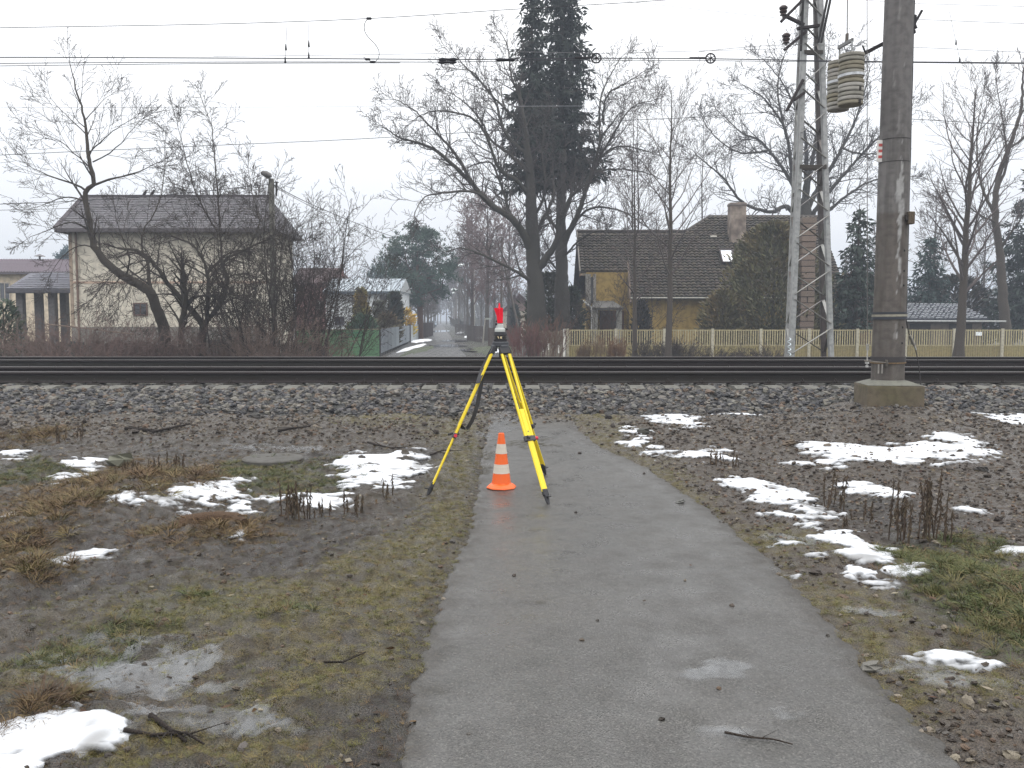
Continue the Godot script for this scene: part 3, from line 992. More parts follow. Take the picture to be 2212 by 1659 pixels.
	b.box(Transform3D(Basis(Vector3.UP, 1.42), Vector3(X - 0.214, 3.88, -D + 0.05)), Vector3(0.006, 0.30, 0.10), C(214, 212, 208, 0.9))
	var sg := part(t, "sign_plate", b, "paint")
	for k in 3:
		b = MB.new()
		b.box(Transform3D(Basis(Vector3.UP, 1.42), Vector3(X - 0.2185, 3.80 + 0.08 * k, -D + 0.051)), Vector3(0.004, 0.04, 0.05), C(176, 70, 66, 0.9))
		part(sg, "sign_mark", b, "paint")
	b = MB.new()
	var cp := PackedVector3Array()
	var cr := PackedFloat32Array()
	for k in 30:
		var y := lerpf(1.55, 9.5, k / 29.0)
		var r: float = rad.call(y)
		cp.append(Vector3(X + r * 0.97, y, -D + 0.06 + 0.004 * sin(k * 1.7)))
		cr.append(0.008)
	b.tube(cp, cr, 6, C(52, 50, 50, 0.9))
	part(t, "conduit", b, "rubber")
	# clamped bar low on the left, with the bolt of the guy wire
	b = MB.new()
	b.bar(Vector3(X - 0.42, 0.975, -D + 0.22), Vector3(X - 0.10, 0.945, -D + 0.235), 0.05, 0.02, C(110, 104, 96, 0.9), 0.004, Vector3(0, 0, 1))
	b.abox(Vector3(X - 0.14, 0.90, -D + 0.225), Vector3(X - 0.11, 0.99, -D + 0.26), C(90, 84, 78, 0.9), 0.004)
	for q in [-0.20, -0.25]: b.rod(Vector3(X + q + 0.02, 0.80, -D + 0.235), Vector3(X + q + 0.02, 0.93, -D + 0.235), 0.012, 0.012, 8, C(150, 146, 140, 0.9))
	b.rod(Vector3(X - 0.385, 0.90, -D + 0.22), Vector3(X - 0.385, 1.13, -D + 0.22), 0.009, 0.009, 8, C(170, 168, 164, 0.9))
	b.lathe(Transform3D(Basis(), Vector3(X - 0.385, 0.935, -D + 0.22)), [[0.03, 0.0], [0.03, 0.025], [0.018, 0.03]], 6, C(180, 180, 178, 0.9))
	b.lathe(Transform3D(Basis(), Vector3(X - 0.385, 0.885, -D + 0.22)), [[0.001, 0.0], [0.02, 0.0], [0.02, 0.03]], 6, C(190, 190, 188, 0.9))
	part(t, "clamp_bar", b, "steel")
	# foundation
	b = MB.new()
	var f := Vector3(X - 0.005, 0.0, -D + 0.05)
	var c0 := C(104, 94, 80, 1.0)
	b.rough_box(Transform3D(Basis(Vector3.UP, -0.12), f + Vector3(0, 0.36, 0)), Vector3(0.77, 0.56, 0.74), 0.03, c0, C(92, 86, 62, 1.0), 0.015, nz_mid)
	var top := MB.new()
	var tb := Transform3D(Basis(Vector3.UP, -0.12), f + Vector3(0, 0.641, 0))
	var lo := []
	var hi := []
	for q in [[-1, -1], [1, -1], [1, 1], [-1, 1]]:
		lo.append(tb * Vector3(q[0] * 0.365, 0.0, q[1] * 0.35)); hi.append(tb * Vector3(q[0] * 0.2, 0.06, q[1] * 0.2))
	for k in 4: top.face([lo[k], lo[(k + 1) % 4], hi[(k + 1) % 4], hi[k]], C(140, 140, 128, 1.6), Vector3(0, 1, 0))
	top.face(hi, C(140, 140, 128, 1.6), Vector3.UP)
	var fo := part(t, "foundation_block", b, "concrete")
	part(fo, "mortar_cap", top, "concrete")
	# earthing cable with its turnbuckle, from the pole's band down to the rail side
	var e := thing("earthing_cable", "thin dark earthing cable slanting from the concrete pole to the ballast", "cable", Vector3(X + 0.3, 0.5, -D))
	b = MB.new()
	var a0 := Vector3(X + 0.20, 1.62, -D + 0.05)
	var pts := [a0, Vector3(X + 0.27, 1.36, -D + 0.02), Vector3(X + 0.385, 1.13, -D), Vector3(X + 0.445, 0.86, -D), Vector3(X + 0.465, 0.62, -D + 0.02), Vector3(X + 0.43, 0.52, -D + 0.04)]
	b.tube(PackedVector3Array(pts), PackedFloat32Array([0.007, 0.007, 0.007, 0.007, 0.007, 0.007]), 6, C(44, 42, 42, 0.9))
	part(e, "cable", b, "rubber")
	b = MB.new()
	b.bar(Vector3(X + 0.285, 1.33, -D + 0.02), Vector3(X + 0.36, 1.18, -D + 0.01), 0.05, 0.03, C(138, 136, 128, 0.9), 0.008)
	b.rod(Vector3(X + 0.365, 1.17, -D + 0.01), Vector3(X + 0.39, 1.12, -D + 0.005), 0.016, 0.012, 8, C(150, 150, 146, 0.9))
	part(e, "turnbuckle", b, "steel")
	# long arm through the pole head with insulators
	var arm := thing("bracket_arm", "dark slanting steel arm crossing behind the concrete pole's top", "bracket", at(1914, 85, D + 0.35))
	b = MB.new()
	b.bar(at(1866, 116, D + 0.3), at(1980, 57, D + 0.3), 0.035, 0.05, C(58, 52, 52, 0.9), 0.004)
	b.bar(at(1966, 68, D + 0.3), at(1992, 22, D + 0.3), 0.03, 0.03, C(46, 42, 44, 0.9), 0.004)
	b.bar(at(1974, 60, D + 0.27), at(1976, 32, D + 0.27), 0.05, 0.05, C(46, 42, 44, 0.9), 0.01)
	b.bar(at(1969, 70, D + 0.3), at(1977, 68, D + 0.3), 0.05, 0.05, C(40, 38, 40, 0.9), 0.006)
	b.bar(at(1869, 112, D + 0.28), at(1863, 98, D + 0.28), 0.02, 0.02, C(46, 42, 44, 0.9), 0.004)
	part(arm, "arm", b, "rust")

func weights():
	var D := 12.1
	for q in [[1840, 117, 229, 52, "front stack of round concrete tension weights hanging beside the concrete pole", D, 0], [1813, 133, 240, 46, "rear stack of round concrete tension weights, half hidden by the front stack", D + 0.55, 1]]:
		var dd: float = q[5]
		var top := at(q[0], q[1], dd)
		var bot := at(q[0], q[2], dd)
		var r: float = q[3] / F * dd * 0.5
		var t := thing("tension_weight_stack", q[4], "weights", Vector3(top.x, bot.y, top.z))
		var n := 12
		var h := (top.y - bot.y) / n
		for k in n:
			var b := MB.new()
			var c: Color = vary([C(138, 135, 126, 0.9), C(152, 149, 141, 0.9), C(134, 128, 112, 0.9), C(158, 155, 148, 0.9), C(122, 115, 102, 0.9)][rng.randi() % 4], 0.06)
			var rr := r * rng.randf_range(0.97, 1.02)
			var y := bot.y + h * k
			var tr := Transform3D(Basis(Vector3(rng.randf_range(-0.02, 0.02), 0, 1).normalized(), rng.randf_range(-0.02, 0.02)), Vector3(top.x + rng.randf_range(-0.004, 0.004), y, top.z))
			b.lathe(tr, [[0.012, 0.003], [rr * 0.86, 0.003], [rr * 0.97, 0.008], [rr, 0.018], [rr, h - 0.012], [rr * 0.97, h - 0.006], [rr * 0.86, h - 0.003], [0.012, h - 0.003]], 28, c)
			part(t, "weight_disc", b, "concrete")
		for k in [1, 4]:                                        # the slots of two of the discs
			if q[6] == 1: break
			var b := MB.new()
			b.abox(Vector3(top.x + 0.05, bot.y + h * (k - 1) + 0.006, top.z + r - 0.05), Vector3(top.x + 0.08, bot.y + h * k - 0.006, top.z + r - 0.004), C(40, 36, 34, 0.8))
			part(t, "slot", b, "plain")
		var b := MB.new()
		b.lathe(Transform3D(Basis(Vector3(0, 0, 1), 0.05), Vector3(top.x, lerpf(bot.y, top.y, 0.55), top.z)), [[r, 0.0], [r + 0.006, 0.0], [r + 0.006, 0.035], [r, 0.035]], 28, C(176, 178, 180, 0.75))
		part(t, "strap", b, "steel")
		b = MB.new()
		var hook := at(q[0], 88.0 + (14.0 if q[6] == 1 else 0.0), dd)
		b.rod(top, Vector3(top.x, hook.y, top.z), 0.012, 0.012, 8, C(140, 142, 142, 0.8))
		part(t, "rod", b, "steel")
	var y := thing("weight_yoke", "slanting steel yoke carrying both weight stacks on one wire", "yoke", at(1825, 96, D + 0.25))
	var b := MB.new()
	var p0 := at(1842, 86, D)
	var p1 := at(1811, 103, D + 0.55)
	b.bar(p0, p1, 0.03, 0.05, C(108, 108, 108, 0.9), 0.004)
	part(y, "beam", b, "steel")
	b = MB.new()
	b.bar(at(1829, 97, D + 0.25), at(1830, 72, D + 0.25), 0.035, 0.05, C(100, 92, 86, 0.8), 0.008)
	part(y, "shackle", b, "rust")
	b = MB.new()
	b.rod(at(1830, 74, D + 0.25), at(1831, -60, D + 0.25), 0.007, 0.007, 6, C(70, 68, 68, 0.8))
	part(y, "wire", b, "plain")
	var g := thing("guy_wire", "thin upright guide wire left of the concrete pole", "wire", Vector3(at(1857, 640, D).x, 0.98, -D - 0.2))
	b = MB.new()
	b.rod(Vector3(at(1919, 760, 12.55).x - 0.385, 1.12, -12.33), at(1873, -60, 12.33), 0.005, 0.005, 6, C(84, 82, 80, 0.8))
	part(g, "wire", b, "plain")
	b = MB.new()
	var q0 := Vector3(at(1919, 760, 12.55).x - 0.385, 1.12, -12.33)
	b.bar(q0, q0 + Vector3(0.0, 0.09, 0), 0.04, 0.02, C(140, 138, 132, 0.8), 0.004)
	part(g, "clamp", b, "steel")

func wheel(where: Vector3, r: float, label: String):
	var t := thing("pulley_wheel", label, "pulley", where)
	var b := MB.new()
	var pts := PackedVector3Array()
	var rad := PackedFloat32Array()
	for k in 25:
		var a := TAU * k / 24.0
		pts.append(where + Vector3(cos(a), sin(a), 0) * r); rad.append(r * 0.16)
	b.tube(pts, rad, 8, C(46, 42, 44, 0.8))
	part(t, "rim", b, "rust")
	for k in 3:
		b = MB.new()
		var a := TAU * k / 6.0 + 0.5
		b.rod(where - Vector3(cos(a), sin(a), 0) * r, where + Vector3(cos(a), sin(a), 0) * r, r * 0.09, r * 0.09, 6, C(46, 42, 44, 0.8))
		part(t, "spoke", b, "rust")
	b = MB.new()
	b.rod(where - Vector3(0, 0, 0.05), where + Vector3(0, 0, 0.05), r * 0.2, r * 0.2, 10, C(50, 46, 46, 0.8))
	part(t, "hub", b, "rust")
	b = MB.new()
	b.bar(where + Vector3(-r * 1.1, 0, 0.02), where + Vector3(-r * 4.6, 0.0, 0.02), r * 0.35, 0.03, C(46, 42, 44, 0.8), 0.006)
	part(t, "fork", b, "rust")

func wire(pts: Array, D: float, r: float, label: String, col := Color(0.06, 0.06, 0.065), D2 := -1.0):
	var b := MB.new()
	var c := Curve3D.new()
	for k in pts.size(): c.add_point(at(pts[k][0], pts[k][1], D if D2 < 0.0 else lerpf(D, D2, k / (pts.size() - 1.0))))
	for k in range(1, pts.size() - 1):
		var tan := (c.get_point_position(k + 1) - c.get_point_position(k - 1)) * 0.16
		c.set_point_in(k, -tan); c.set_point_out(k, tan)
	var line := c.tessellate_even_length(5, 0.6)
	var rad := PackedFloat32Array()
	rad.resize(line.size())
	rad.fill(r)
	b.tube(line, rad, 5, col)
	var o := part(self, "overhead_wire", b, "plain")
	tag(o, label, "wire")

func wires():
	var dk := Color(0.035, 0.035, 0.04)
	wire([[-300, 128], [0, 124], [480, 125.5], [960, 128.5]], 15.2, 0.009, "thick dark contact wire of the nearer track, left part", dk)
	wire([[-300, 142], [0, 137], [500, 134], [864, 134], [965, 134.5]], 15.5, 0.007, "middle wire of the three close parallel wires on the left", dk)
	wire([[-300, 148], [0, 142.5], [500, 137], [864, 136]], 19.4, 0.008, "lowest of the three close parallel wires on the left", dk)
	wire([[985, 129], [1300, 126], [1535, 127], [1900, 133], [2500, 138]], 15.2, 0.009, "thick dark contact wire running on from the turnbuckles to the right edge", dk)
	wire([[985, 134], [1250, 130], [1500, 131], [1900, 134.5], [2500, 141]], 15.6, 0.006, "thin wire just under the thick contact wire on the right", dk)
	wire([[-300, 66], [0, 60], [460, 52], [797, 40], [1110, 20], [1437, 0], [1750, -28]], 15.3, 0.006, "long thin carrier wire rising from the left edge to the top", dk)
	wire([[460, 122], [864, 117], [1100, 112], [1298, 115], [1469, 111], [1700, 105]], 19.4, 0.005, "thin pale wire crossing behind the spruce crowns", Color(0.2, 0.2, 0.21))
	wire([[1509, 112], [1690, 97], [1965, 102], [2211, 113], [2500, 125]], 19.4, 0.005, "thin wire passing behind the lattice mast at pulley height", Color(0.1, 0.1, 0.1))
	wire([[-300, 352], [0, 335], [420, 316], [778, 300], [1096, 280], [1317, 262], [1509, 253], [1730, 236]], 23.5, 0.008, "long dark wire from the left edge rising to the lattice mast", Color(0.06, 0.06, 0.065))
	wire([[-300, 234], [0, 233], [950, 230], [1500, 228]], 30.0, 0.006, "faint high wire across the white sky on the left", Color(0.35, 0.36, 0.38))
	wire([[1967, 257], [2211, 271], [2500, 288]], 23.5, 0.008, "wire leaving the lattice mast low towards the right edge", dk)
	wire([[1965, 41], [2211, 51], [2500, 60]], 19.4, 0.005, "thin wire near the top right, upper middle", Color(0.1, 0.1, 0.1))
	wire([[1850, -2], [1965, 7], [2211, 14], [2500, 24]], 23.5, 0.005, "topmost thin wire at the right corner", Color(0.1, 0.1, 0.1))
	wire([[1690, 40], [1400, 8], [1200, -16]], 24.0, 0.005, "thin wire leaving the upper insulators of the mast leftwards", Color(0.3, 0.3, 0.3))
	wire([[-200, 450], [0, 441], [150, 435], [370, 420], [590, 397]], 34.0, 0.014, "service cable from the left edge over the grey roof to the lamp post", dk)
	wire([[-200, 458], [0, 454], [150, 450], [330, 441], [590, 404]], 34.2, 0.010, "lower thin service cable over the grey roof", Color(0.1, 0.1, 0.1))
	wire([[592, 400], [690, 449], [853, 512], [986, 538], [1080, 545]], 34.0, 0.018, "twisted service cable from the lamp post down to the street poles", Color(0.05, 0.05, 0.05), 80.0)
	wire([[592, 404], [797, 512], [841, 530], [985, 560]], 34.0, 0.012, "thin second cable under the twisted service cable", Color(0.12, 0.12, 0.12), 90.0)
	# droppers and the hanging jumper, with their clamps
	for q in [[[620, 52], [616, 132], 15.4, "left dropper between the carrier wire and the contact wire"], [[667, 50], [667, 122], 15.3, "second dropper, just right of the left one"], [[2051, 25], [2074, 132], 19.3, "slanting dropper at the right edge of the sky"]]:
		var t := thing("dropper", q[3], "dropper", at(q[1][0], q[1][1], q[2]))
		var b := MB.new()
		b.rod(at(q[0][0], q[0][1], q[2]), at(q[1][0], q[1][1], q[2]), 0.004, 0.004, 5, Color(0.2, 0.2, 0.2))
		part(t, "wire", b, "plain")
		for s in [0.62, 0.97]:
			b = MB.new()
			var p := at(q[0][0], q[0][1], q[2]).lerp(at(q[1][0], q[1][1], q[2]), s)
			b.rod(p - Vector3(0, 0.05, 0), p + Vector3(0, 0.05, 0), 0.02, 0.008, 6, dk)
			part(t, "clamp", b, "rust")
	var t := thing("jumper_cable", "curved jumper cable hanging between the carrier and contact wires", "cable", at(805, 132, 15.3))
	var b := MB.new()
	var c := Curve3D.new()
	for q in [[797, 40], [788, 50], [790, 72], [812, 98], [819, 115], [814, 130], [804, 134], [794, 127], [785, 124]]: c.add_point(at(q[0], q[1], 15.3))
	for k in range(1, 8):
		var tan := (c.get_point_position(k + 1) - c.get_point_position(k - 1)) * 0.2
		c.set_point_in(k, -tan); c.set_point_out(k, tan)
	var line := c.tessellate_even_length(5, 0.05)
	var rad := PackedFloat32Array()
	rad.resize(line.size()); rad.fill(0.006)
	b.tube(line, rad, 5, dk)
	part(t, "cable", b, "plain")
	for q in [[797, 40], [794, 128], [805, 134]]:
		b = MB.new()
		b.box(Transform3D(Basis(), at(q[0], q[1], 15.3)), Vector3(0.09, 0.04, 0.04), dk, 0.012)
		part(t, "clamp", b, "rust")
	for q in [[968, 128.5, 15.2, "upper turnbuckle joining the contact wire left of the oaks"], [966, 134.5, 15.5, "lower turnbuckle under the other one left of the oaks"], [1092, 129, 15.25, "dark tensioning fitting in front of the spruce's left edge"]]:
		var p := at(q[0], q[1], q[2])
		t = thing("turnbuckle", q[3], "turnbuckle", p)
		b = MB.new()
		b.tube(PackedVector3Array([p - Vector3(0.16, 0, 0), p - Vector3(0.1, 0, 0), p - Vector3(0.03, 0, 0), p + Vector3(0.03, 0, 0), p + Vector3(0.1, 0, 0), p + Vector3(0.16, 0, 0)]), PackedFloat32Array([0.012, 0.034, 0.022, 0.022, 0.034, 0.012]), 8, dk, true)
		part(t, "body", b, "rust")
	wheel(at(1535, 126, 15.2), 0.078, "spoked pulley wheel on the contact wire between spruce and mast")
	wheel(at(1288, 125.5, 15.2), 0.078, "spoked pulley wheel on the contact wire before the spruce's right edge")

func mast():
	var D := 23.4
	var fl := at(1711, 768, D - 0.5)
	var fr := at(1797, 768, D - 0.35)
	var rl := at(1699, 766, D + 0.45)
	var rr := at(1781, 766, D + 0.6)
	var tl := at(1742, 0, D - 0.2)
	var tr := at(1774, 0, D - 0.15)
	var ul := at(1732, 0, D + 0.2)
	var ur := at(1764, 0, D + 0.25)
	var t := thing("lattice_mast", "tall pale grey steel lattice mast with insulators beyond the tracks", "mast", Vector3((fl.x + rr.x) * 0.5, 0.05, -D))
	var pale := C(146, 147, 146, 0.9)
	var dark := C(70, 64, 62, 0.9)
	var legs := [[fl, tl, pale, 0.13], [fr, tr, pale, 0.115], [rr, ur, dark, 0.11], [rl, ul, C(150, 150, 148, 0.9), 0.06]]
	var foot := func(k: int, s: float) -> Vector3:
		var a: Vector3 = legs[k][0]
		var b: Vector3 = legs[k][1]
		return a + (b - a) * s
	for k in 4:
		var b := MB.new()
		var p0: Vector3 = foot.call(k, -0.11)
		var p1: Vector3 = foot.call(k, 1.25)
		var w: float = legs[k][3]
		var col: Color = legs[k][2]
		for seg in 12:                                          # an angle section: two flanges
			var a := p0.lerp(p1, seg / 12.0)
			var c := p0.lerp(p1, (seg + 1) / 12.0)
			b.bar(a, c, w, 0.012, vary(col, 0.07), 0.0, Vector3.RIGHT)
			b.bar(a + Vector3(-w * 0.5, 0, -w * 0.5 - 0.008), c + Vector3(-w * 0.5, 0, -w * 0.5 - 0.008), w, 0.012, vary(col, 0.07), 0.0, Vector3(0, 0, 1))
		part(t, "leg", b, "paint")
	var steps := [0.0, 0.085, 0.168, 0.249, 0.328, 0.405, 0.48, 0.553, 0.624, 0.693, 0.76, 0.825, 0.888, 0.949, 1.008, 1.065, 1.12]
	for f in 4:
		var order: Array = [[0, 1], [1, 2], [2, 3], [3, 0]][f]
		for s in steps.size() - 1:
			var flip := (s + f) % 2 == 0
			var a: Vector3 = foot.call(order[0 if flip else 1], steps[s] + 0.007)
			var c: Vector3 = foot.call(order[1 if flip else 0], steps[s + 1] - 0.007)
			var b := MB.new()
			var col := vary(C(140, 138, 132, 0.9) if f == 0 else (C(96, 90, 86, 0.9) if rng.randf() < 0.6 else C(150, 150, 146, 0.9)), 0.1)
			var out := Vector3(0, 0, 0.012 if f == 0 else -0.012)
			b.bar(a + out, c + out, 0.08, 0.012, col)
			part(t, "brace", b, "paint")
	for s in [0.855, 0.535, 0.46]:
		var b := MB.new()
		var p := [foot.call(0, s), foot.call(1, s), foot.call(2, s), foot.call(3, s)]
		for k in 4:
			if s == 0.46 and k != 3: continue
			b.bar(p[k] + Vector3(0, 0, 0.03 if k == 0 else 0.0), p[(k + 1) % 4] + Vector3(0, 0, 0.03 if k == 0 else 0.0), 0.02, 0.10, C(74, 68, 62, 0.9), 0.004)
		part(t, "platform_beam", b, "rust")
	# arms with disc insulators on the left
	for q in [[[1742, -8], [1687, 47], [1692, 38], 0], [[1742, 68], [1694, 108], [1698, 98], 0], [[1735, 172], [1699, 240], [0, 0], 1], [[1738, 200], [1716, 216], [0, 0], 1], [[1700, 36], [1737, 54], [0, 0], 1], [[1722, 62], [1770, 55], [0, 0], 1]]:
		var b := MB.new()
		b.bar(at(q[0][0], q[0][1], D - 0.3), at(q[1][0], q[1][1], D - 0.3), 0.10, 0.07, C(56, 48, 48, 0.9), 0.006)
		var arm := part(t, "arm", b, "rust")
		if q[3] == 0:
			b = MB.new()
			var p := at(q[2][0], q[2][1], D - 0.3)
			b.lathe(Transform3D(Basis(), p), [[0.03, 0.0], [0.03, 0.05], [0.09, 0.06], [0.05, 0.12], [0.09, 0.125], [0.10, 0.16], [0.05, 0.20], [0.10, 0.21], [0.11, 0.25], [0.06, 0.30], [0.001, 0.32]], 14, C(60, 44, 42, 0.9))
			part(arm, "insulator", b, "gloss")
	for q in [[[1788, -6], [1768, 92]], [[1795, -6], [1774, 92]], [[1735, 0], [1730, 110]]]:
		var b := MB.new()
		b.bar(at(q[0][0], q[0][1], D - 0.42), at(q[1][0], q[1][1], D - 0.42), 0.05, 0.05, C(44, 40, 40, 0.9), 0.004)
		part(t, "strut", b, "rust")
	var g := thing("guy_wire", "pale thin guy wire with coiled white end beside the lattice mast", "wire", at(1700, 750, D - 0.9))
	var b := MB.new()
	b.rod(at(1703, 775, D - 0.8), at(1729, 240, D - 0.6), 0.012, 0.012, 6, C(140, 140, 138, 0.9))
	part(g, "wire", b, "plain")
	b = MB.new()
	var pts := PackedVector3Array()
	var rad := PackedFloat32Array()
	for k in 30:
		pts.append(at(1705 + 3.5 * sin(k * 0.75), 730 + k * 1.3, D - 0.85 + 0.06 * cos(k * 0.75))); rad.append(0.012)
	b.tube(pts, rad, 5, C(196, 206, 210, 0.9))
	part(g, "coil", b, "plain")

# ---------------------------------------------------------------- trees and shrubs
func grow(b: MB, p: Vector3, d: Vector3, le: float, r: float, lvl: int, S: Dictionary):
	var n: int = S.seg[lvl]
	var up: float = S.up[lvl]
	var pts := PackedVector3Array([p])
	var rad := PackedFloat32Array([r])
	var q := p
	for k in n:
		d = (d + rv() * S.wob + Vector3(0, up, 0)).normalized()
		q += d * (le / n)
		pts.append(q)
		rad.append(maxf(S.tip, r * (1.0 - 0.8 * (k + 1.0) / n)))
	var col: Color = S.col
	b.tube(pts, rad, 3 if r < 0.03 else 5, vary(col, 0.12))
	if lvl + 1 < S.seg.size():
		var m: int = S.kids[lvl]
		var from: float = S.get("from", 0.2) if lvl == 0 else 0.25
		for k in m:
			var t := lerpf(from, 0.96, (k + rng.randf()) / m) * n
			var i := mini(int(t), n - 1)
			var dd := (pts[i + 1] - pts[i]).normalized()
			var side := dd.cross(rv()).normalized()
			var a: float = S.ang * rng.randf_range(0.75, 1.25)
			grow(b, pts[i].lerp(pts[i + 1], t - i), (dd * cos(a) + side * sin(a)).normalized(), le * S.ratio * (1.15 - 0.6 * t / n) * rng.randf_range(0.65, 1.25), maxf(S.tip, rad[i] * 0.55), lvl + 1, S)

func smooth(list: Array, D: float, dz: float, step: float) -> PackedVector3Array:
	var c := Curve3D.new()
	for k in list.size():
		var t := k / maxf(1.0, list.size() - 1.0)
		c.add_point(at(list[k][0], list[k][1], D + dz * t))
	for k in range(1, list.size() - 1):
		var tan := (c.get_point_position(k + 1) - c.get_point_position(k - 1)) * 0.17
		c.set_point_in(k, -tan); c.set_point_out(k, tan)
	return c.tessellate_even_length(5, step)

func limb(wood: MB, twigs: MB, list: Array, D: float, r0: float, r1: float, dz: float, S: Dictionary, per_m: float, le: float, from := 0.12):
	var pts := smooth(list, D, dz, 0.35)
	var m := pts.size()
	var rad := PackedFloat32Array()
	for k in m:
		var t := k / (m - 1.0)
		rad.append(lerpf(r0, r1, pow(t, 0.8)) * (1.0 + 0.06 * nz_mid.get_noise_1d(k * 7.0)))
		if k > 0 and k < m - 1: pts[k] += rv() * (0.02 + 0.05 * minf(0.3, r0))
	var col: Color = S.col
	wood.tube(pts, rad, 12 if r0 > 0.15 else 7, vary(S.get("bark", col), 0.06), false)
	if per_m <= 0.0: return
	var length := 0.0
	for k in m - 1: length += pts[k].distance_to(pts[k + 1])
	var kids := int(length * per_m)
	for k in kids + 3:
		var t := lerpf(from, 1.0, (k + rng.randf()) / kids) * (m - 1) if k < kids else m - 1.01
		var i := clampi(int(t), 0, m - 2)
		var dd := (pts[i + 1] - pts[i]).normalized()
		var side := dd.cross(rv()).normalized()
		var a: float = S.ang * rng.randf_range(0.7, 1.3) * (1.0 if k < kids else 0.5)
		grow(twigs, pts[i].lerp(pts[i + 1], clampf(t - i, 0.0, 1.0)), (dd * cos(a) + side * sin(a)).normalized(), le * rng.randf_range(0.5, 1.25) * (1.1 - 0.5 * t / m), maxf(S.tip, minf(rad[i] * 0.5, 0.045)), 0, S)

func limbed_tree(called: String, label: String, category: String, D: float, trunk: Array, tr0: float, tr1: float, limbs: Array, S: Dictionary, per_m: float, le: float, trunk_twigs := 0.0):
	var base := at(trunk[0][0], trunk[0][1], D)
	base.y = gh(base.x, base.z) - 0.1
	var t := thing(called, label, category, base)
	var wood := MB.new()
	var twigs := MB.new()
	var first := at(trunk[0][0], trunk[0][1], D)
	if first.y > base.y: wood.tube(PackedVector3Array([base, first.lerp(base, 0.5), first]), PackedFloat32Array([tr0 * 1.35, tr0 * 1.1, tr0]), 12, S.get("bark", S.col))
	limb(wood, twigs, trunk, D, tr0, tr1, 0.0, S, trunk_twigs, le, 0.35)
	part(t, "trunk", wood, "bark")
	for q in limbs:
		var w := MB.new()
		limb(w, twigs, q[0], D + (q[4] if q.size() > 4 else 0.0), q[1] * 0.8, q[2] * 0.8, q[3], S, per_m, le)
		part(t, "limb", w, "bark")
	part(t, "twigs", twigs, "twig", "stuff")

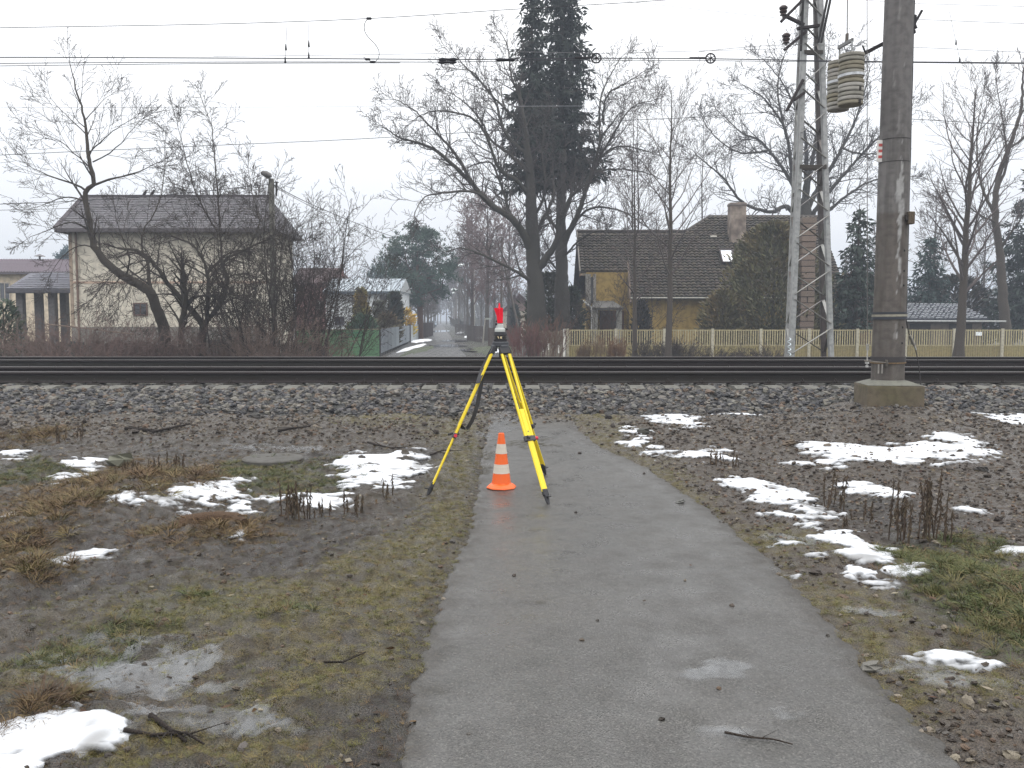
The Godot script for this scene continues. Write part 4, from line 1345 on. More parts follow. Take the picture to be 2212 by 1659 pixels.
func oaks():
	var S := {"seg": [9, 7, 4], "kids": [6, 3], "up": [0.05, 0.03, 0.02], "wob": 0.26, "ratio": 0.52, "ang": 0.80, "tip": 0.0095, "col": C(70, 64, 62, 0.9), "bark": C(80, 76, 70, 0.9)}
	limbed_tree("oak_tree", "big bare oak left of the spruces with long limbs reaching over the street", "tree", 48.0,
		[[1163, 745], [1158, 640], [1153, 560], [1149, 470], [1146, 400], [1140, 330], [1131, 260], [1122, 200]], 0.62, 0.08,
		[[[[1148, 545], [1131, 505], [1106, 473], [1054, 436], [1007, 384], [937, 323], [871, 300], [829, 276]], 0.30, 0.03, -3.0],
		[[[1020, 398], [984, 333], [932, 276], [890, 234], [852, 215]], 0.13, 0.02, 1.0, -2.0],
		[[[1052, 434], [1026, 415], [979, 415], [918, 426], [895, 464]], 0.11, 0.02, -2.0, -1.8],
		[[[1110, 480], [1101, 459], [1082, 398], [1059, 351], [1012, 361], [968, 380]], 0.14, 0.02, 2.5, -1.0],
		[[[1143, 420], [1115, 389], [1077, 361], [1045, 281], [1002, 248], [932, 241], [890, 262]], 0.16, 0.02, -3.5],
		[[[1140, 370], [1105, 337], [1059, 300], [1040, 262], [1002, 220], [965, 197]], 0.14, 0.02, 2.0],
		[[[1135, 330], [1091, 286], [1068, 215], [1035, 173], [1002, 141], [970, 98]], 0.14, 0.02, 2.5],
		[[[1134, 280], [1096, 239], [1054, 197], [1021, 155], [985, 150]], 0.12, 0.02, -2.5],
		[[[1128, 220], [1105, 164], [1096, 98], [1077, 66]], 0.11, 0.02, 1.0],
		[[[1150, 612], [1127, 593], [1077, 567], [1031, 546], [993, 536], [960, 545]], 0.15, 0.025, -4.0],
		[[[1150, 580], [1152, 540], [1157, 506], [1185, 450], [1197, 412], [1190, 340]], 0.20, 0.04, 1.5],
		[[[1156, 590], [1185, 550], [1205, 515], [1212, 470], [1235, 420]], 0.30, 0.10, -1.5],
		[[[1149, 470], [1170, 440], [1178, 390], [1170, 330], [1180, 260]], 0.12, 0.02, -1.0]], S, 3.0, 2.3, 1.2)
	limbed_tree("oak_tree", "big bare oak behind the yellow house's left gable, limbs spreading right", "tree", 50.5,
		[[1216, 745], [1214, 620], [1212, 520], [1212, 465], [1214, 400], [1218, 320]], 0.56, 0.16,
		[[[[1214, 540], [1224, 510], [1246, 468], [1270, 398], [1284, 356], [1302, 295], [1340, 244]], 0.26, 0.03, -1.5],
		[[[1266, 412], [1285, 365], [1307, 319], [1363, 234], [1410, 218]], 0.13, 0.02, -2.0, -1.0],
		[[[1280, 362], [1326, 319], [1387, 323], [1430, 340]], 0.10, 0.02, 2.0, -1.0],
		[[[1262, 420], [1279, 375], [1340, 365], [1401, 375], [1440, 395]], 0.11, 0.02, 3.0, -1.0],
		[[[1240, 480], [1279, 449], [1340, 455], [1400, 492], [1420, 510]], 0.11, 0.02, -3.0],
		[[[1296, 310], [1298, 211], [1331, 141], [1349, 117]], 0.10, 0.02, 1.0, -1.0],
		[[[1302, 260], [1312, 206], [1363, 173], [1396, 150]], 0.09, 0.02, -2.0, -1.0],
		[[[1212, 500], [1185, 470], [1175, 420], [1170, 370]], 0.14, 0.03, 1.5],
		[[[1213, 470], [1232, 430], [1238, 380], [1255, 330], [1262, 250]], 0.16, 0.03, 2.0],
		[[[1216, 560], [1250, 520], [1290, 500], [1330, 505]], 0.10, 0.02, -2.0],
		[[[1214, 600], [1185, 560], [1150, 540]], 0.10, 0.03, 2.0]], S, 3.0, 2.2, 0.6)
	var S2 := S.duplicate()
	S2.tip = 0.0125
	S2.col = C(68, 64, 64, 0.9)
	limbed_tree("oak_tree", "wide bare oak behind the tiled roof's right end, behind the lattice mast", "tree", 66.0,
		[[1748, 700], [1745, 560], [1740, 470], [1732, 430]], 0.75, 0.45,
		[[[[1728, 440], [1714, 390], [1703, 309], [1686, 260], [1647, 210], [1603, 182]], 0.28, 0.03, -2.0],
		[[[1722, 470], [1697, 445], [1664, 458], [1603, 436], [1565, 387], [1520, 348], [1498, 326]], 0.24, 0.03, -4.0],
		[[[1720, 430], [1705, 385], [1647, 309], [1603, 287], [1548, 237]], 0.22, 0.03, 3.0],
		[[[1735, 440], [1741, 387], [1736, 276], [1692, 182], [1647, 127]], 0.26, 0.03, 2.0],
		[[[1740, 440], [1747, 390], [1769, 265], [1780, 166], [1791, 99]], 0.28, 0.03, -2.0],
		[[[1745, 450], [1763, 415], [1813, 331], [1852, 249], [1879, 149]], 0.28, 0.03, 2.0],
		[[[1750, 480], [1769, 442], [1824, 376], [1890, 304], [1968, 232]], 0.24, 0.03, -3.0],
		[[[1752, 490], [1780, 464], [1841, 414], [1896, 387], [1973, 381]], 0.20, 0.03, 3.0],
		[[[1700, 300], [1680, 200], [1690, 130], [1710, 95]], 0.14, 0.03, 1.0],
		[[[1660, 325], [1600, 330], [1550, 300], [1520, 262]], 0.12, 0.03, -3.0],
		[[[1775, 240], [1810, 180], [1830, 120]], 0.12, 0.03, -2.0],
		[[[1820, 320], [1850, 330], [1900, 330], [1930, 300]], 0.10, 0.03, -2.0]], S2, 2.7, 2.9, 0.0)

func orchard():
	var S := {"seg": [7, 5, 3], "kids": [6, 3], "up": [0.05, 0.03, 0.01], "wob": 0.09, "ratio": 0.48, "ang": 0.72, "tip": 0.0055, "col": C(66, 60, 56, 0.9), "bark": C(80, 74, 66, 0.9)}
	limbed_tree("fruit_tree", "leaning bare fruit tree whose tall thin top stands left above the grey roof", "tree", 29.0,
		[[358, 760], [354, 711], [338, 665], [321, 628], [271, 599], [225, 561], [200, 520], [192, 461], [183, 415], [202, 398], [194, 345], [185, 282], [175, 228], [156, 161], [151, 138]], 0.21, 0.012,
		[[[[202, 400], [250, 384], [300, 370], [346, 349]], 0.055, 0.012, 0.6],
		[[[185, 412], [154, 395], [104, 378], [54, 353]], 0.05, 0.01, -0.6],
		[[[198, 365], [160, 330], [120, 300], [70, 285]], 0.03, 0.008, 0.5], [[[193, 330], [225, 300], [262, 270], [290, 255]], 0.03, 0.008, -0.6],
		[[[186, 290], [150, 255], [120, 225], [105, 200]], 0.025, 0.007, 0.5], [[[182, 262], [215, 225], [240, 205]], 0.022, 0.007, 0.6],
		[[[200, 350], [250, 320], [285, 280], [300, 262]], 0.03, 0.008, 0.8],
		[[[192, 440], [150, 425], [100, 440], [62, 452]], 0.04, 0.008, 0.9], [[[196, 500], [160, 480], [120, 490], [60, 515]], 0.04, 0.008, -0.5],
		[[[210, 540], [170, 530], [130, 560], [105, 600]], 0.035, 0.008, 0.6],
		[[[270, 598], [280, 560], [265, 520], [250, 470]], 0.05, 0.01, -0.8],
		[[[333, 650], [322, 600], [316, 560], [285, 545], [255, 556]], 0.10, 0.03, 0.8]], S, 3.0, 1.55, 1.2)
	S.up = [-0.03, -0.06, -0.05]
	limbed_tree("fruit_tree", "twisted bare fruit tree with crossing trunks in front of the cream house", "tree", 28.3,
		[[437, 762], [437, 703], [400, 657], [362, 611], [325, 561], [292, 540], [254, 536]], 0.13, 0.04,
		[[[[390, 762], [392, 707], [400, 655], [398, 620], [394, 584]], 0.14, 0.10, -0.3],
		[[[440, 740], [448, 670], [448, 586], [433, 553], [408, 524], [370, 510]], 0.11, 0.03, 0.5],
		[[[436, 735], [440, 705], [479, 653], [492, 599], [483, 565], [542, 532], [583, 515]], 0.12, 0.03, -0.6],
		[[[480, 570], [475, 486], [469, 403], [462, 320], [458, 274], [442, 228], [433, 207]], 0.05, 0.010, 0.3],
		[[[470, 500], [440, 450], [421, 411], [400, 336], [383, 265]], 0.04, 0.008, -0.3],
		[[[308, 545], [308, 503], [342, 440], [354, 370], [356, 311]], 0.04, 0.008, 0.6],
		[[[448, 590], [480, 556], [520, 540], [560, 552]], 0.06, 0.02, 0.8],
		[[[400, 656], [430, 640], [470, 636], [540, 640]], 0.045, 0.015, -0.9],
		[[[540, 532], [560, 480], [545, 420], [535, 360]], 0.04, 0.008, 0.4],
		[[[325, 562], [300, 590], [260, 600], [230, 640]], 0.04, 0.01, -0.7],
		[[[448, 600], [420, 580], [390, 570], [350, 590]], 0.04, 0.01, -0.5],
		[[[325, 562], [285, 570], [245, 590], [205, 640]], 0.03, 0.008, 0.7], [[[362, 610], [330, 590], [290, 610], [262, 660]], 0.03, 0.008, -0.6], [[[492, 600], [530, 590], [565, 610], [590, 660]], 0.035, 0.008, 0.6], [[[448, 640], [480, 620], [520, 650], [545, 690]], 0.03, 0.008, -0.5], [[[400, 640], [375, 650], [350, 680], [330, 700]], 0.025, 0.008, 0.5], [[[433, 555], [450, 520], [490, 505], [520, 520]], 0.03, 0.008, 0.6]], S, 6.0, 1.35, 2.0)
	var S3 := {"seg": [8, 5, 4, 2], "kids": [11, 6, 3], "up": [0.05, 0.05, 0.02, 0.0], "wob": 0.17, "ratio": 0.44, "ang": 0.75, "tip": 0.0056, "col": C(60, 54, 50, 0.95), "from": 0.12}
	for q in [[560, 398, 7, "leftmost dense bare shrub right of the twisted fruit trees"], [615, 385, 11, "tall dense bare shrub in front of the cream house's right end"], [655, 425, 10, "dense bare shrub beside the green fence, middle"], [706, 530, 5, "spreading bare shrub overhanging the green metal fence"], [520, 520, 8, "low dense bare shrub at the twisted fruit trees' feet"]]:
		many_stemmed("bare_shrub", q[3], q[0], 29.0 + rng.randf_range(-1, 1), q[1], q[2], S3, 0.03, 0.30)
	for q in [[1310, 545, 4, "bare garden shrub behind the yellow fence before the porch"], [1415, 590, 4, "bare garden shrub behind the yellow fence before the yellow wall"], [1255, 600, 4, "bare garden shrub at the left corner of the yellow house"]]:
		many_stemmed("bare_shrub", q[3], q[0], 48.5, q[1], q[2], S3, 0.03, 0.35)
	var S4 := {"seg": [5, 3, 2], "kids": [8, 4], "up": [0.02, 0.0, 0.0], "wob": 0.2, "ratio": 0.45, "ang": 0.7, "tip": 0.0048, "col": C(82, 66, 62, 0.9), "from": 0.1}
	for q in [[40, 700, "dark bramble thicket beyond the rails, far left"], [130, 690, "reddish bramble thicket beyond the rails under the low porch"], [215, 688, "reddish bramble thicket beyond the rails under the cream house's left corner"], [300, 692, "dark bramble thicket beyond the rails under the small square window"], [385, 694, "dark bramble thicket around the fruit trees' feet, left"], [470, 690, "dark bramble thicket around the fruit trees' feet, right"], [560, 688, "dark bramble thicket beyond the rails under the dense shrubs"], [640, 686, "tangled bramble thicket beyond the rails next to the green fence"]]:
		S4.col = vary(C(92, 78, 72, 0.85), 0.35)
		many_stemmed("bramble_thicket", q[2], q[0], 26.6 + rng.randf_range(-0.8, 1.2), q[1] - rng.randf_range(-14, 16), 34, S4, 0.011, 0.6)

func many_stemmed(called: String, label: String, px: float, D: float, top_px: float, stems: int, S: Dictionary, r: float, lean: float, wide := 0.9, category := "shrub"):
	var base := at(px, 770, D)
	base.y = gh(base.x, base.z) - 0.05
	var t := thing(called, label, category, base)
	var b := MB.new()
	var h := at(px, top_px, D).y - base.y
	for k in stems:
		var off := Vector3(rng.randf_range(-wide, wide), 0, rng.randf_range(-0.7, 0.7)) * minf(1.0, h * 0.5)
		var d := (Vector3(off.x * lean + rng.randf_range(-lean, lean), 1.0, rng.randf_range(-lean, lean))).normalized()
		grow(b, base + off, d, h * rng.randf_range(0.6, 1.08), r * rng.randf_range(0.6, 1.3), 0, S)
	part(t, "stems", b, "twig", "stuff")

func bare_tree(called: String, label: String, px: float, D: float, top_px: float, r: float, S: Dictionary, lean := 0.0, category := "tree"):
	var base := at(px, 760, D)
	base.y = gh(base.x, base.z) - 0.1
	var h := at(px, top_px, D).y - base.y
	var t := thing(called, label, category, base)
	var wood := MB.new()
	var pts := PackedVector3Array()
	var rad := PackedFloat32Array()
	var n := 14
	var q := base
	for k in n + 1:
		pts.append(q)
		rad.append(r * (1.35 if k == 0 else 1.0) * (1.0 - 0.93 * pow(k / float(n), 0.9)))
		q += Vector3(lean * (1.0 - k / float(n)) + rng.randf_range(-0.035, 0.035), 1.0, rng.randf_range(-0.035, 0.035)) * (h / n)
	wood.tube(pts, rad, 8, S.get("bark", S.col))
	part(t, "trunk", wood, "bark")
	var b := MB.new()
	var kids: int = S.branches
	for k in kids:
		var f := lerpf(S.from, 0.98, (k + rng.randf()) / kids)
		var i := clampi(int(f * n), 0, n - 1)
		var az := k * 2.4 + rng.randf_range(-0.5, 0.5)
		var a: float = S.rise * rng.randf_range(0.8, 1.2)
		var d := Vector3(cos(az) * sin(a), cos(a), sin(az) * sin(a))
		var shape: float = sin(PI * clampf((f - S.from) / (1.0 - S.from) * 0.82 + 0.18, 0.0, 1.0))
		grow(b, pts[i].lerp(pts[i + 1], f * n - i), d, h * S.reach * (0.35 + 0.65 * shape) * rng.randf_range(0.75, 1.2), maxf(S.tip, rad[i] * 0.42), 0, S)
	part(t, "crown", b, "twig", "stuff")

func street_trees():
	var S := {"seg": [7, 5, 3], "kids": [8, 4], "up": [0.06, 0.03, 0.0], "wob": 0.14, "ratio": 0.40, "ang": 0.62, "tip": 0.0065, "col": C(84, 76, 74, 0.9), "bark": C(86, 78, 70, 0.85), "branches": 26, "from": 0.3, "rise": 0.75, "reach": 0.30}
	bare_tree("young_tree", "slim bare tree in front of the tiled roof's middle", 1443, 39.0, 195, 0.16, S)
	bare_tree("young_tree", "thin bare tree in front of the dark door of the yellow house", 1371, 40.0, 330, 0.13, S)
	S.branches = 14; S.from = 0.45
	bare_tree("young_tree", "left of two thin straight bare stems above the roof ridge", 1362, 64.0, 190, 0.12, S)
	bare_tree("young_tree", "right of two thin straight bare stems above the roof ridge", 1378, 66.0, 230, 0.12, S)
	bare_tree("young_tree", "thin bare sapling left of the chimney", 1515, 66.0, 250, 0.12, S)
	S.branches = 34; S.from = 0.26; S.reach = 0.33; S.rise = 0.7
	bare_tree("bare_tree", "spreading bare tree right of the concrete pole, nearest there", 2070, 39.0, 190, 0.24, S, 0.04)
	S.tip = 0.009; S.from = 0.3
	limbed_tree("bare_tree", "tall crooked bare tree at the right edge with reddish bark", "tree", 54.0, [[2175, 745], [2165, 620], [2161, 552], [2150, 469], [2156, 387], [2183, 309], [2205, 237], [2211, 150]], 0.36, 0.05,
		[[[[2155, 470], [2120, 400], [2110, 300], [2125, 200]], 0.14, 0.02, 2.0], [[[2156, 400], [2175, 350], [2165, 250], [2150, 170]], 0.12, 0.02, -1.0], [[[2180, 320], [2220, 290], [2260, 240]], 0.12, 0.02, 1.0], [[[2160, 540], [2200, 480], [2240, 430]], 0.12, 0.02, -2.0], [[[2152, 480], [2110, 460], [2070, 420]], 0.10, 0.02, -2.0]], S, 2.0, 2.0, 0.3)
	# bare street trees and birches, farther and farther
	var B := {"seg": [7, 5, 3], "kids": [11, 6], "up": [0.03, -0.05, -0.10], "wob": 0.12, "ratio": 0.45, "ang": 0.55, "tip": 0.018, "col": C(108, 92, 90, 0.8), "bark": C(96, 90, 84, 0.8), "branches": 34, "from": 0.22, "rise": 0.55, "reach": 0.26}
	bare_tree("birch_tree", "tall reddish bare birch left of the first oak, nearest of three", 1052, 82.0, 428, 0.26, B)
	bare_tree("birch_tree", "reddish bare birch at the street's right side, middle of three", 1020, 92.0, 440, 0.24, B)
	bare_tree("birch_tree", "reddish bare birch close beside the first oak, rightmost of three", 1098, 88.0, 455, 0.24, B)
	B.col = C(92, 86, 82, 0.8)
	var k := 0
	for q in [[1068, 105, 520], [1010, 118, 500], [1040, 130, 530], [1004, 150, 545], [985, 175, 560], [995, 205, 575], [975, 240, 590], [965, 280, 610], [905, 98, 560], [925, 110, 590], [918, 128, 575], [932, 150, 600], [938, 180, 600], [941, 215, 610], [946, 260, 620], [880, 120, 575], [952, 330, 628]]:
		B.tip = 0.00019 * q[1]
		B.branches = 26 if q[1] < 140 else 20
		var side := "right" if k < 8 else "left"
		bare_tree("street_tree", "bare tree on the %s side of the street, %s" % [side, ["first and nearest", "second", "third", "fourth", "fifth", "sixth", "seventh", "last and most faded"][k % 8] if k < 16 else "closing the view at the far end"], q[0], q[1], q[2], 0.2, B)
		k += 1
	B.branches = 22; B.tip = 0.016
	for q in [[60, 78, 610, "faint bare tree behind the low porch on the far left"], [470, 70, 395, "bare crown rising behind the middle of the grey roof"], [400, 74, 398, "bare crown rising behind the grey roof's left half"], [545, 72, 400, "bare crown rising behind the grey roof's right end"], [1290, 80, 470, "bare tree behind the yellow house's left gable"], [1160, 96, 480, "bare tree seen between the two oak trunks"], [1900, 84, 480, "faint bare tree behind the concrete pole"], [2010, 78, 420, "bare tree behind the right hand firs"], [2120, 88, 470, "faint bare tree behind the garage at right"], [1840, 70, 545, "small bare tree right of the lattice mast"]]:
		bare_tree("background_tree", q[3], q[0], q[1], q[2], 0.22, B)

func far_wood():
	var b := MB.new()
	var S := {"seg": [5, 3], "kids": [9], "up": [0.05, 0.0], "wob": 0.15, "ratio": 0.4, "ang": 0.6, "tip": 0.045, "col": C(92, 88, 84, 0.8), "from": 0.25}
	for k in 700:
		var z := rng.randf_range(190.0, 330.0)
		var x := rng.randf_range(-0.75, 0.75) * z
		if absf(x + 0.0861 * z + 1.4) < 7.0: continue
		grow(b, Vector3(x, -0.3, -z), (Vector3.UP + rv() * 0.1).normalized(), rng.randf_range(6.0, 13.0), 0.16, 0, S)
		for j in 10:
			var p := Vector3(x, 0, -z) + Vector3(rng.randf_range(-2.5, 2.5), rng.randf_range(1.0, 7.0), rng.randf_range(-2, 2))
			grow(b, p, (rv() + Vector3.UP).normalized(), rng.randf_range(1.5, 4.0), 0.06, 0, S)
	for k in 3500:                                              # undergrowth
		var z := rng.randf_range(150.0, 300.0)
		var x := rng.randf_range(-0.75, 0.75) * z
		if absf(x + 0.0861 * z + 1.4) < 5.5: continue
		b.leaf(Vector3(x, -0.4, -z), (Vector3.UP + rv() * 0.6).normalized(), rng.randf_range(1.5, 4.0), rng.randf_range(0.6, 1.6), vary(C(70, 68, 62, 0.9), 0.3), rv())
	tag(part(self, "far_wood", b, "twig"), "pale hazy wood of bare trees closing off the view far behind", "wood", "", "stuff")

func spruce(label: String, px: float, D: float, top_px: float, low_px: float, half_px: float, r: float, dens: float, base_px := 760.0, col := C(42, 50, 44, 0.95), called := "spruce_tree"):
	var base := at(px, base_px, D)
	base.y = gh(base.x, base.z) - 0.1
	var top := at(px, top_px, D).y
	var low := at(px, low_px, D).y
	var t := thing(called, label, "tree", base)
	var w := MB.new()
	w.tube(PackedVector3Array([base, base.lerp(Vector3(base.x, top, base.z), 0.4), Vector3(base.x, top, base.z)]), PackedFloat32Array([r, r * 0.72, 0.02]), 12, C(74, 66, 60, 0.8))
	part(t, "trunk", w, "bark")
	var b := MB.new()
	var boughs := MB.new()
	var R := half_px / F * D
	var y := low
	var px_m := 886.0 / D
	var lf := clampf(7.0 / px_m, 0.10, 0.42)
	while y < top - 0.2:
		var f := (y - low) / (top - low)
		var rad := R * pow(1.0 - f, 0.75)
		for k in int(7 + 3 * (1.0 - f)):
			var az := rng.randf() * TAU
			var le := rad * rng.randf_range(0.55, 1.15)
			var hang := rng.randf_range(0.12, 0.42)
			var p := Vector3(base.x, y + rng.randf_range(-0.2, 0.2), base.z)
			var d := Vector3(cos(az), 0, sin(az))
			var n := int(maxf(2.0, le / 0.22))
			var pts := PackedVector3Array([p])
			var rr := PackedFloat32Array([0.03])
			for j in n:
				var s := (j + 1.0) / n
				var q := p + d * le * s + Vector3.DOWN * (hang * le * s * (1.35 - s))
				pts.append(q); rr.append(lerpf(0.03, 0.008, s))
				if s < 0.18: continue
				for m in int(dens * rng.randf_range(2.5, 5.5)):
					var dir := (d * rng.randf_range(0.0, 0.8) + rv() * 0.75 + Vector3.DOWN * rng.randf_range(0.1, 0.9)).normalized()
					b.leaf(q + rv() * 0.1, dir, lf * rng.randf_range(0.6, 1.4), lf * rng.randf_range(0.22, 0.4), vary(col, 0.3), rv())
			boughs.tube(pts, rr, 3, C(60, 54, 48, 0.8))
		y += 0.30 if R > 0.8 else 0.16
	part(t, "boughs", boughs, "twig", "stuff")
	part(t, "needles", b, "needles", "stuff")

func evergreen(called: String, label: String, px: float, base_px: float, D: float, half_px: float, top_px: float, n: int, col: Color, shape: String, category := "shrub"):
	var base := at(px, base_px, D)
	base.y = minf(base.y, gh(base.x, base.z) + 0.02) if base_px > 765.0 else gh(base.x, base.z)
	var h := at(px, top_px, D).y - base.y
	var R := half_px / F * D
	var t := thing(called, label, category, base)
	var w := MB.new()
	w.rod(base, base + Vector3(0, h * 0.85, 0), 0.05 + R * 0.04, 0.015, 6, C(70, 60, 52, 0.8))
	part(t, "stem", w, "bark")
	var b := MB.new()
	var lf := clampf(5.0 * D / 886.0, 0.05, 0.4)
	var seed_off := rng.randf() * 100.0
	for k in n:
		var f := pow(rng.randf(), 1.15)
		var az := rng.randf() * TAU
		var prof := 1.0
		match shape:
			"cone": prof = pow(1.0 - f, 0.8) * (0.85 + 0.15 * sin(f * 22.0))
			"column": prof = sqrt(maxf(0.0, 1.0 - pow(f, 3.0))) * (0.8 + 0.2 * f)
			"egg": prof = sqrt(maxf(0.0, 1.0 - pow(absf(f - 0.32) / (0.68 if f > 0.32 else 0.5), 2.0)))
			"ball": prof = sqrt(maxf(0.0, 1.0 - pow(2.0 * f - 1.0, 2.0)))
		var lump := 1.0 + 0.55 * nz_mid.get_noise_3d(cos(az) * 1.2 + seed_off, f * h * 0.7, sin(az) * 1.2)
		var rr := R * prof * lump * pow(rng.randf(), 0.35) * (1.0 + 0.3 * pow(rng.randf(), 6.0))
		var p := base + Vector3(cos(az) * rr, f * h, sin(az) * rr)
		if nz_mid.get_noise_3d(p.x * 1.6 + seed_off, p.y * 1.6, p.z * 1.6) < -0.33: continue
		var d := (Vector3(cos(az), 0.9, sin(az)) + rv() * 0.7).normalized()
		b.leaf(p, d, lf * rng.randf_range(0.7, 1.5), lf * rng.randf_range(0.3, 0.5), vary(col.lerp(Color(col.r * 1.2, col.g * 1.0, col.b * 0.9), smoothstep(-0.1, 0.5, nz_mid.get_noise_3d(p.x * 0.9 + 20.0, p.y * 0.9, p.z * 0.9) + 0.5 * (f - 0.5))), 0.38), rv())
	part(t, "foliage", b, "needles", "stuff")

func pine(label: String, px: float, D: float, outline: Array, col: Color, trunk_px: float):
	var base := at(trunk_px, 740, D)
	base.y = gh(base.x, base.z) - 0.1
	var t := thing("pine_tree", label, "tree", base)
	var w := MB.new()
	var mid := at(px, outline[0][1] + 60, D)
	w.tube(PackedVector3Array([base, base.lerp(mid, 0.5) + Vector3(0.2, 0, 0), mid]), PackedFloat32Array([0.32, 0.24, 0.06]), 10, C(96, 72, 58, 0.85))
	part(t, "trunk", w, "bark")
	var b := MB.new()
	var boughs := MB.new()
	for o in outline:
		var c := at(o[0], o[1], D + rng.randf_range(-1.5, 1.5))
		var R: float = o[2] / F * D
		boughs.tube(PackedVector3Array([base.lerp(mid, rng.randf_range(0.55, 0.95)), base.lerp(c, 0.8), c]), PackedFloat32Array([0.08, 0.05, 0.02]), 5, C(84, 66, 54, 0.85))
		for k in int(24 + R * 22):
			var p := c + Vector3(rng.randfn(0, 0.5), rng.randfn(0, 0.34), rng.randfn(0, 0.5)) * R
			for m in 16:
				var d := (rv() + Vector3.UP * 0.55).normalized()
				b.leaf(p + d * rng.randf() * 0.18, d, rng.randf_range(0.2, 0.42), 0.10, vary(col, 0.28), rv())
	part(t, "boughs", boughs, "bark", "stuff")
	part(t, "needles", b, "needles", "stuff")

func evergreens():
	spruce("tall dark spruce standing behind the second oak, its top above the view", 1210, 53.0, -190, 390, 94, 0.34, 1.5)
	spruce("dark spruce left of the taller one, its crown hanging behind the first oak", 1148, 50.6, -60, 395, 70, 0.28, 1.45)
	spruce("slim pointed dark spruce right of the lattice mast", 1848, 48.0, 440, 700, 66, 0.16, 1.0, 760.0, C(44, 54, 46, 0.8))
	spruce("dark fir left of the bare tree at the right", 2003, 61.0, 508, 700, 62, 0.16, 1.0, 760.0, C(42, 58, 54, 0.8))
	spruce("large dark spruce cut by the right edge of the view", 2226, 60.0, 330, 712, 112, 0.22, 1.25, 760.0, C(40, 50, 44, 0.8))
	pine("big round dark green pine on the left of the street", 900, 88.0, [[905, 512, 34], [872, 530, 34], [930, 532, 34], [900, 548, 40], [850, 560, 32], [945, 560, 36], [880, 580, 38], [915, 585, 40], [845, 590, 26], [962, 595, 26], [935, 610, 34], [890, 610, 30], [868, 604, 28], [950, 632, 24], [918, 630, 30], [900, 500, 20], [925, 508, 18], [858, 540, 18], [972, 580, 16], [900, 650, 18]], C(54, 74, 62, 0.8), 908)
	pine("smaller pine behind the round one, at its left", 832, 112.0, [[832, 572, 22], [815, 592, 22], [845, 592, 26], [830, 606, 26], [812, 606, 16]], C(62, 82, 82, 0.8), 832)
	pine("small blue green pine far behind the cream house's left corner", 146, 100.0, [[146, 545, 12], [138, 556, 14], [155, 558, 14], [145, 570, 16]], C(70, 90, 96, 0.8), 146)
	evergreen("thuja_bush", "big olive green thuja in front of the tiled roof's right half", 1668, 760, 50.0, 98, 484, 14000, C(84, 82, 58, 0.75), "egg")
	evergreen("thuja_bush", "lower olive thuja at the left foot of the big one", 1560, 760, 49.0, 46, 632, 3600, C(88, 82, 56, 0.75), "egg")
	evergreen("yew_bush", "dark round evergreen between the two oak trunks", 1185, 760, 54.0, 50, 595, 5000, C(62, 68, 54, 0.8), "egg")
	evergreen("thuja_tree", "golden green thuja in front of the white house", 781, 740, 62.0, 27, 630, 4200, C(112, 104, 54, 0.8), "cone", "tree")
	evergreen("yew_bush", "round blue green bush in front of the golden thuja", 785, 740, 58.0, 26, 686, 2600, C(60, 88, 66, 0.8), "ball")
	evergreen("thuja_tree", "slim dark columnar thuja at the white house's corner", 854, 740, 66.0, 12, 636, 3200, C(46, 58, 48, 0.8), "column", "tree")
	evergreen("thuja_tree", "small grey columnar thuja left of the slim dark one", 822, 740, 66.0, 9, 655, 1400, C(88, 90, 80, 0.8), "column", "tree")
	evergreen("forsythia_bush", "small bush with yellow leaves behind the grey metal fence", 876, 735, 79.0, 15, 671, 800, C(170, 150, 60, 0.9), "ball")
	evergreen("garden_bush", "dull brown green bush behind the green fence's right end", 838, 740, 60.0, 24, 682, 1600, C(86, 82, 64, 0.8), "ball")
	evergreen("thuja_tree", "dark columnar thuja before the small gabled house", 1111, 730, 88.0, 8, 664, 1600, C(48, 54, 42, 0.8), "column", "tree")
	evergreen("dark_bush", "dark leafy bush at the yellow house's wall, right of its door", 1384, 745, 51.0, 16, 655, 1800, C(38, 38, 32, 0.8), "egg")
	evergreen("dark_bush", "dark evergreen left of the yellow house's porch", 1235, 745, 53.0, 22, 625, 2000, C(50, 56, 42, 0.8), "egg")
	evergreen("dark_hedge", "dark mixed hedge right of the lattice mast behind the fence", 1850, 750, 52.0, 62, 590, 5200, C(66, 60, 54, 0.85), "egg")
	evergreen("dark_hedge", "dark mixed hedge behind the fence right of the concrete pole", 2060, 750, 64.0, 70, 600, 4600, C(62, 60, 54, 0.85), "egg")
	evergreen("dark_bush", "dark green bush at the far left behind the rails", 10, 745, 33.0, 34, 650, 2200, C(62, 72, 58, 0.8), "ball")
	var S4 := {"seg": [5, 3, 2], "kids": [7, 3], "up": [0.06, 0.03, 0.0], "wob": 0.12, "ratio": 0.4, "ang": 0.5, "tip": 0.007, "col": C(104, 74, 68, 0.9), "from": 0.2}
	for q in [[1140, 700, 44, C(110, 76, 72, 0.9), "reddish twig shrub at the left end of the yellowish fence"], [1175, 690, 34, C(96, 74, 62, 0.9), "reddish brown twig shrub before the first oak's trunk"], [1262, 745, 40, C(112, 92, 70, 0.9), "low dry stems before the yellow fence, left"], [1330, 735, 40, C(116, 88, 64, 0.9), "low brown stems before the yellow fence, under the porch"], [1290, 725, 26, C(120, 100, 76, 0.9), "dry stems right of the white peeling fence post"]]:
		S4.col = q[3]
		many_stemmed("twig_shrub", q[4], q[0], 42.0, q[1], q[2], S4, 0.014, 0.25, 0.75)
	S4.col = C(70, 62, 56, 0.9)
	many_stemmed("brush_heap", "dark heap of cut brush before the yellow fence", 1410, 40.0, 733, 60, S4, 0.013, 1.6, 0.8, "brush heap")
	many_stemmed("brush_heap", "taller dark brush heap right of the slim tree's foot", 1468, 40.5, 728, 70, S4, 0.013, 1.2, 0.7, "brush heap")
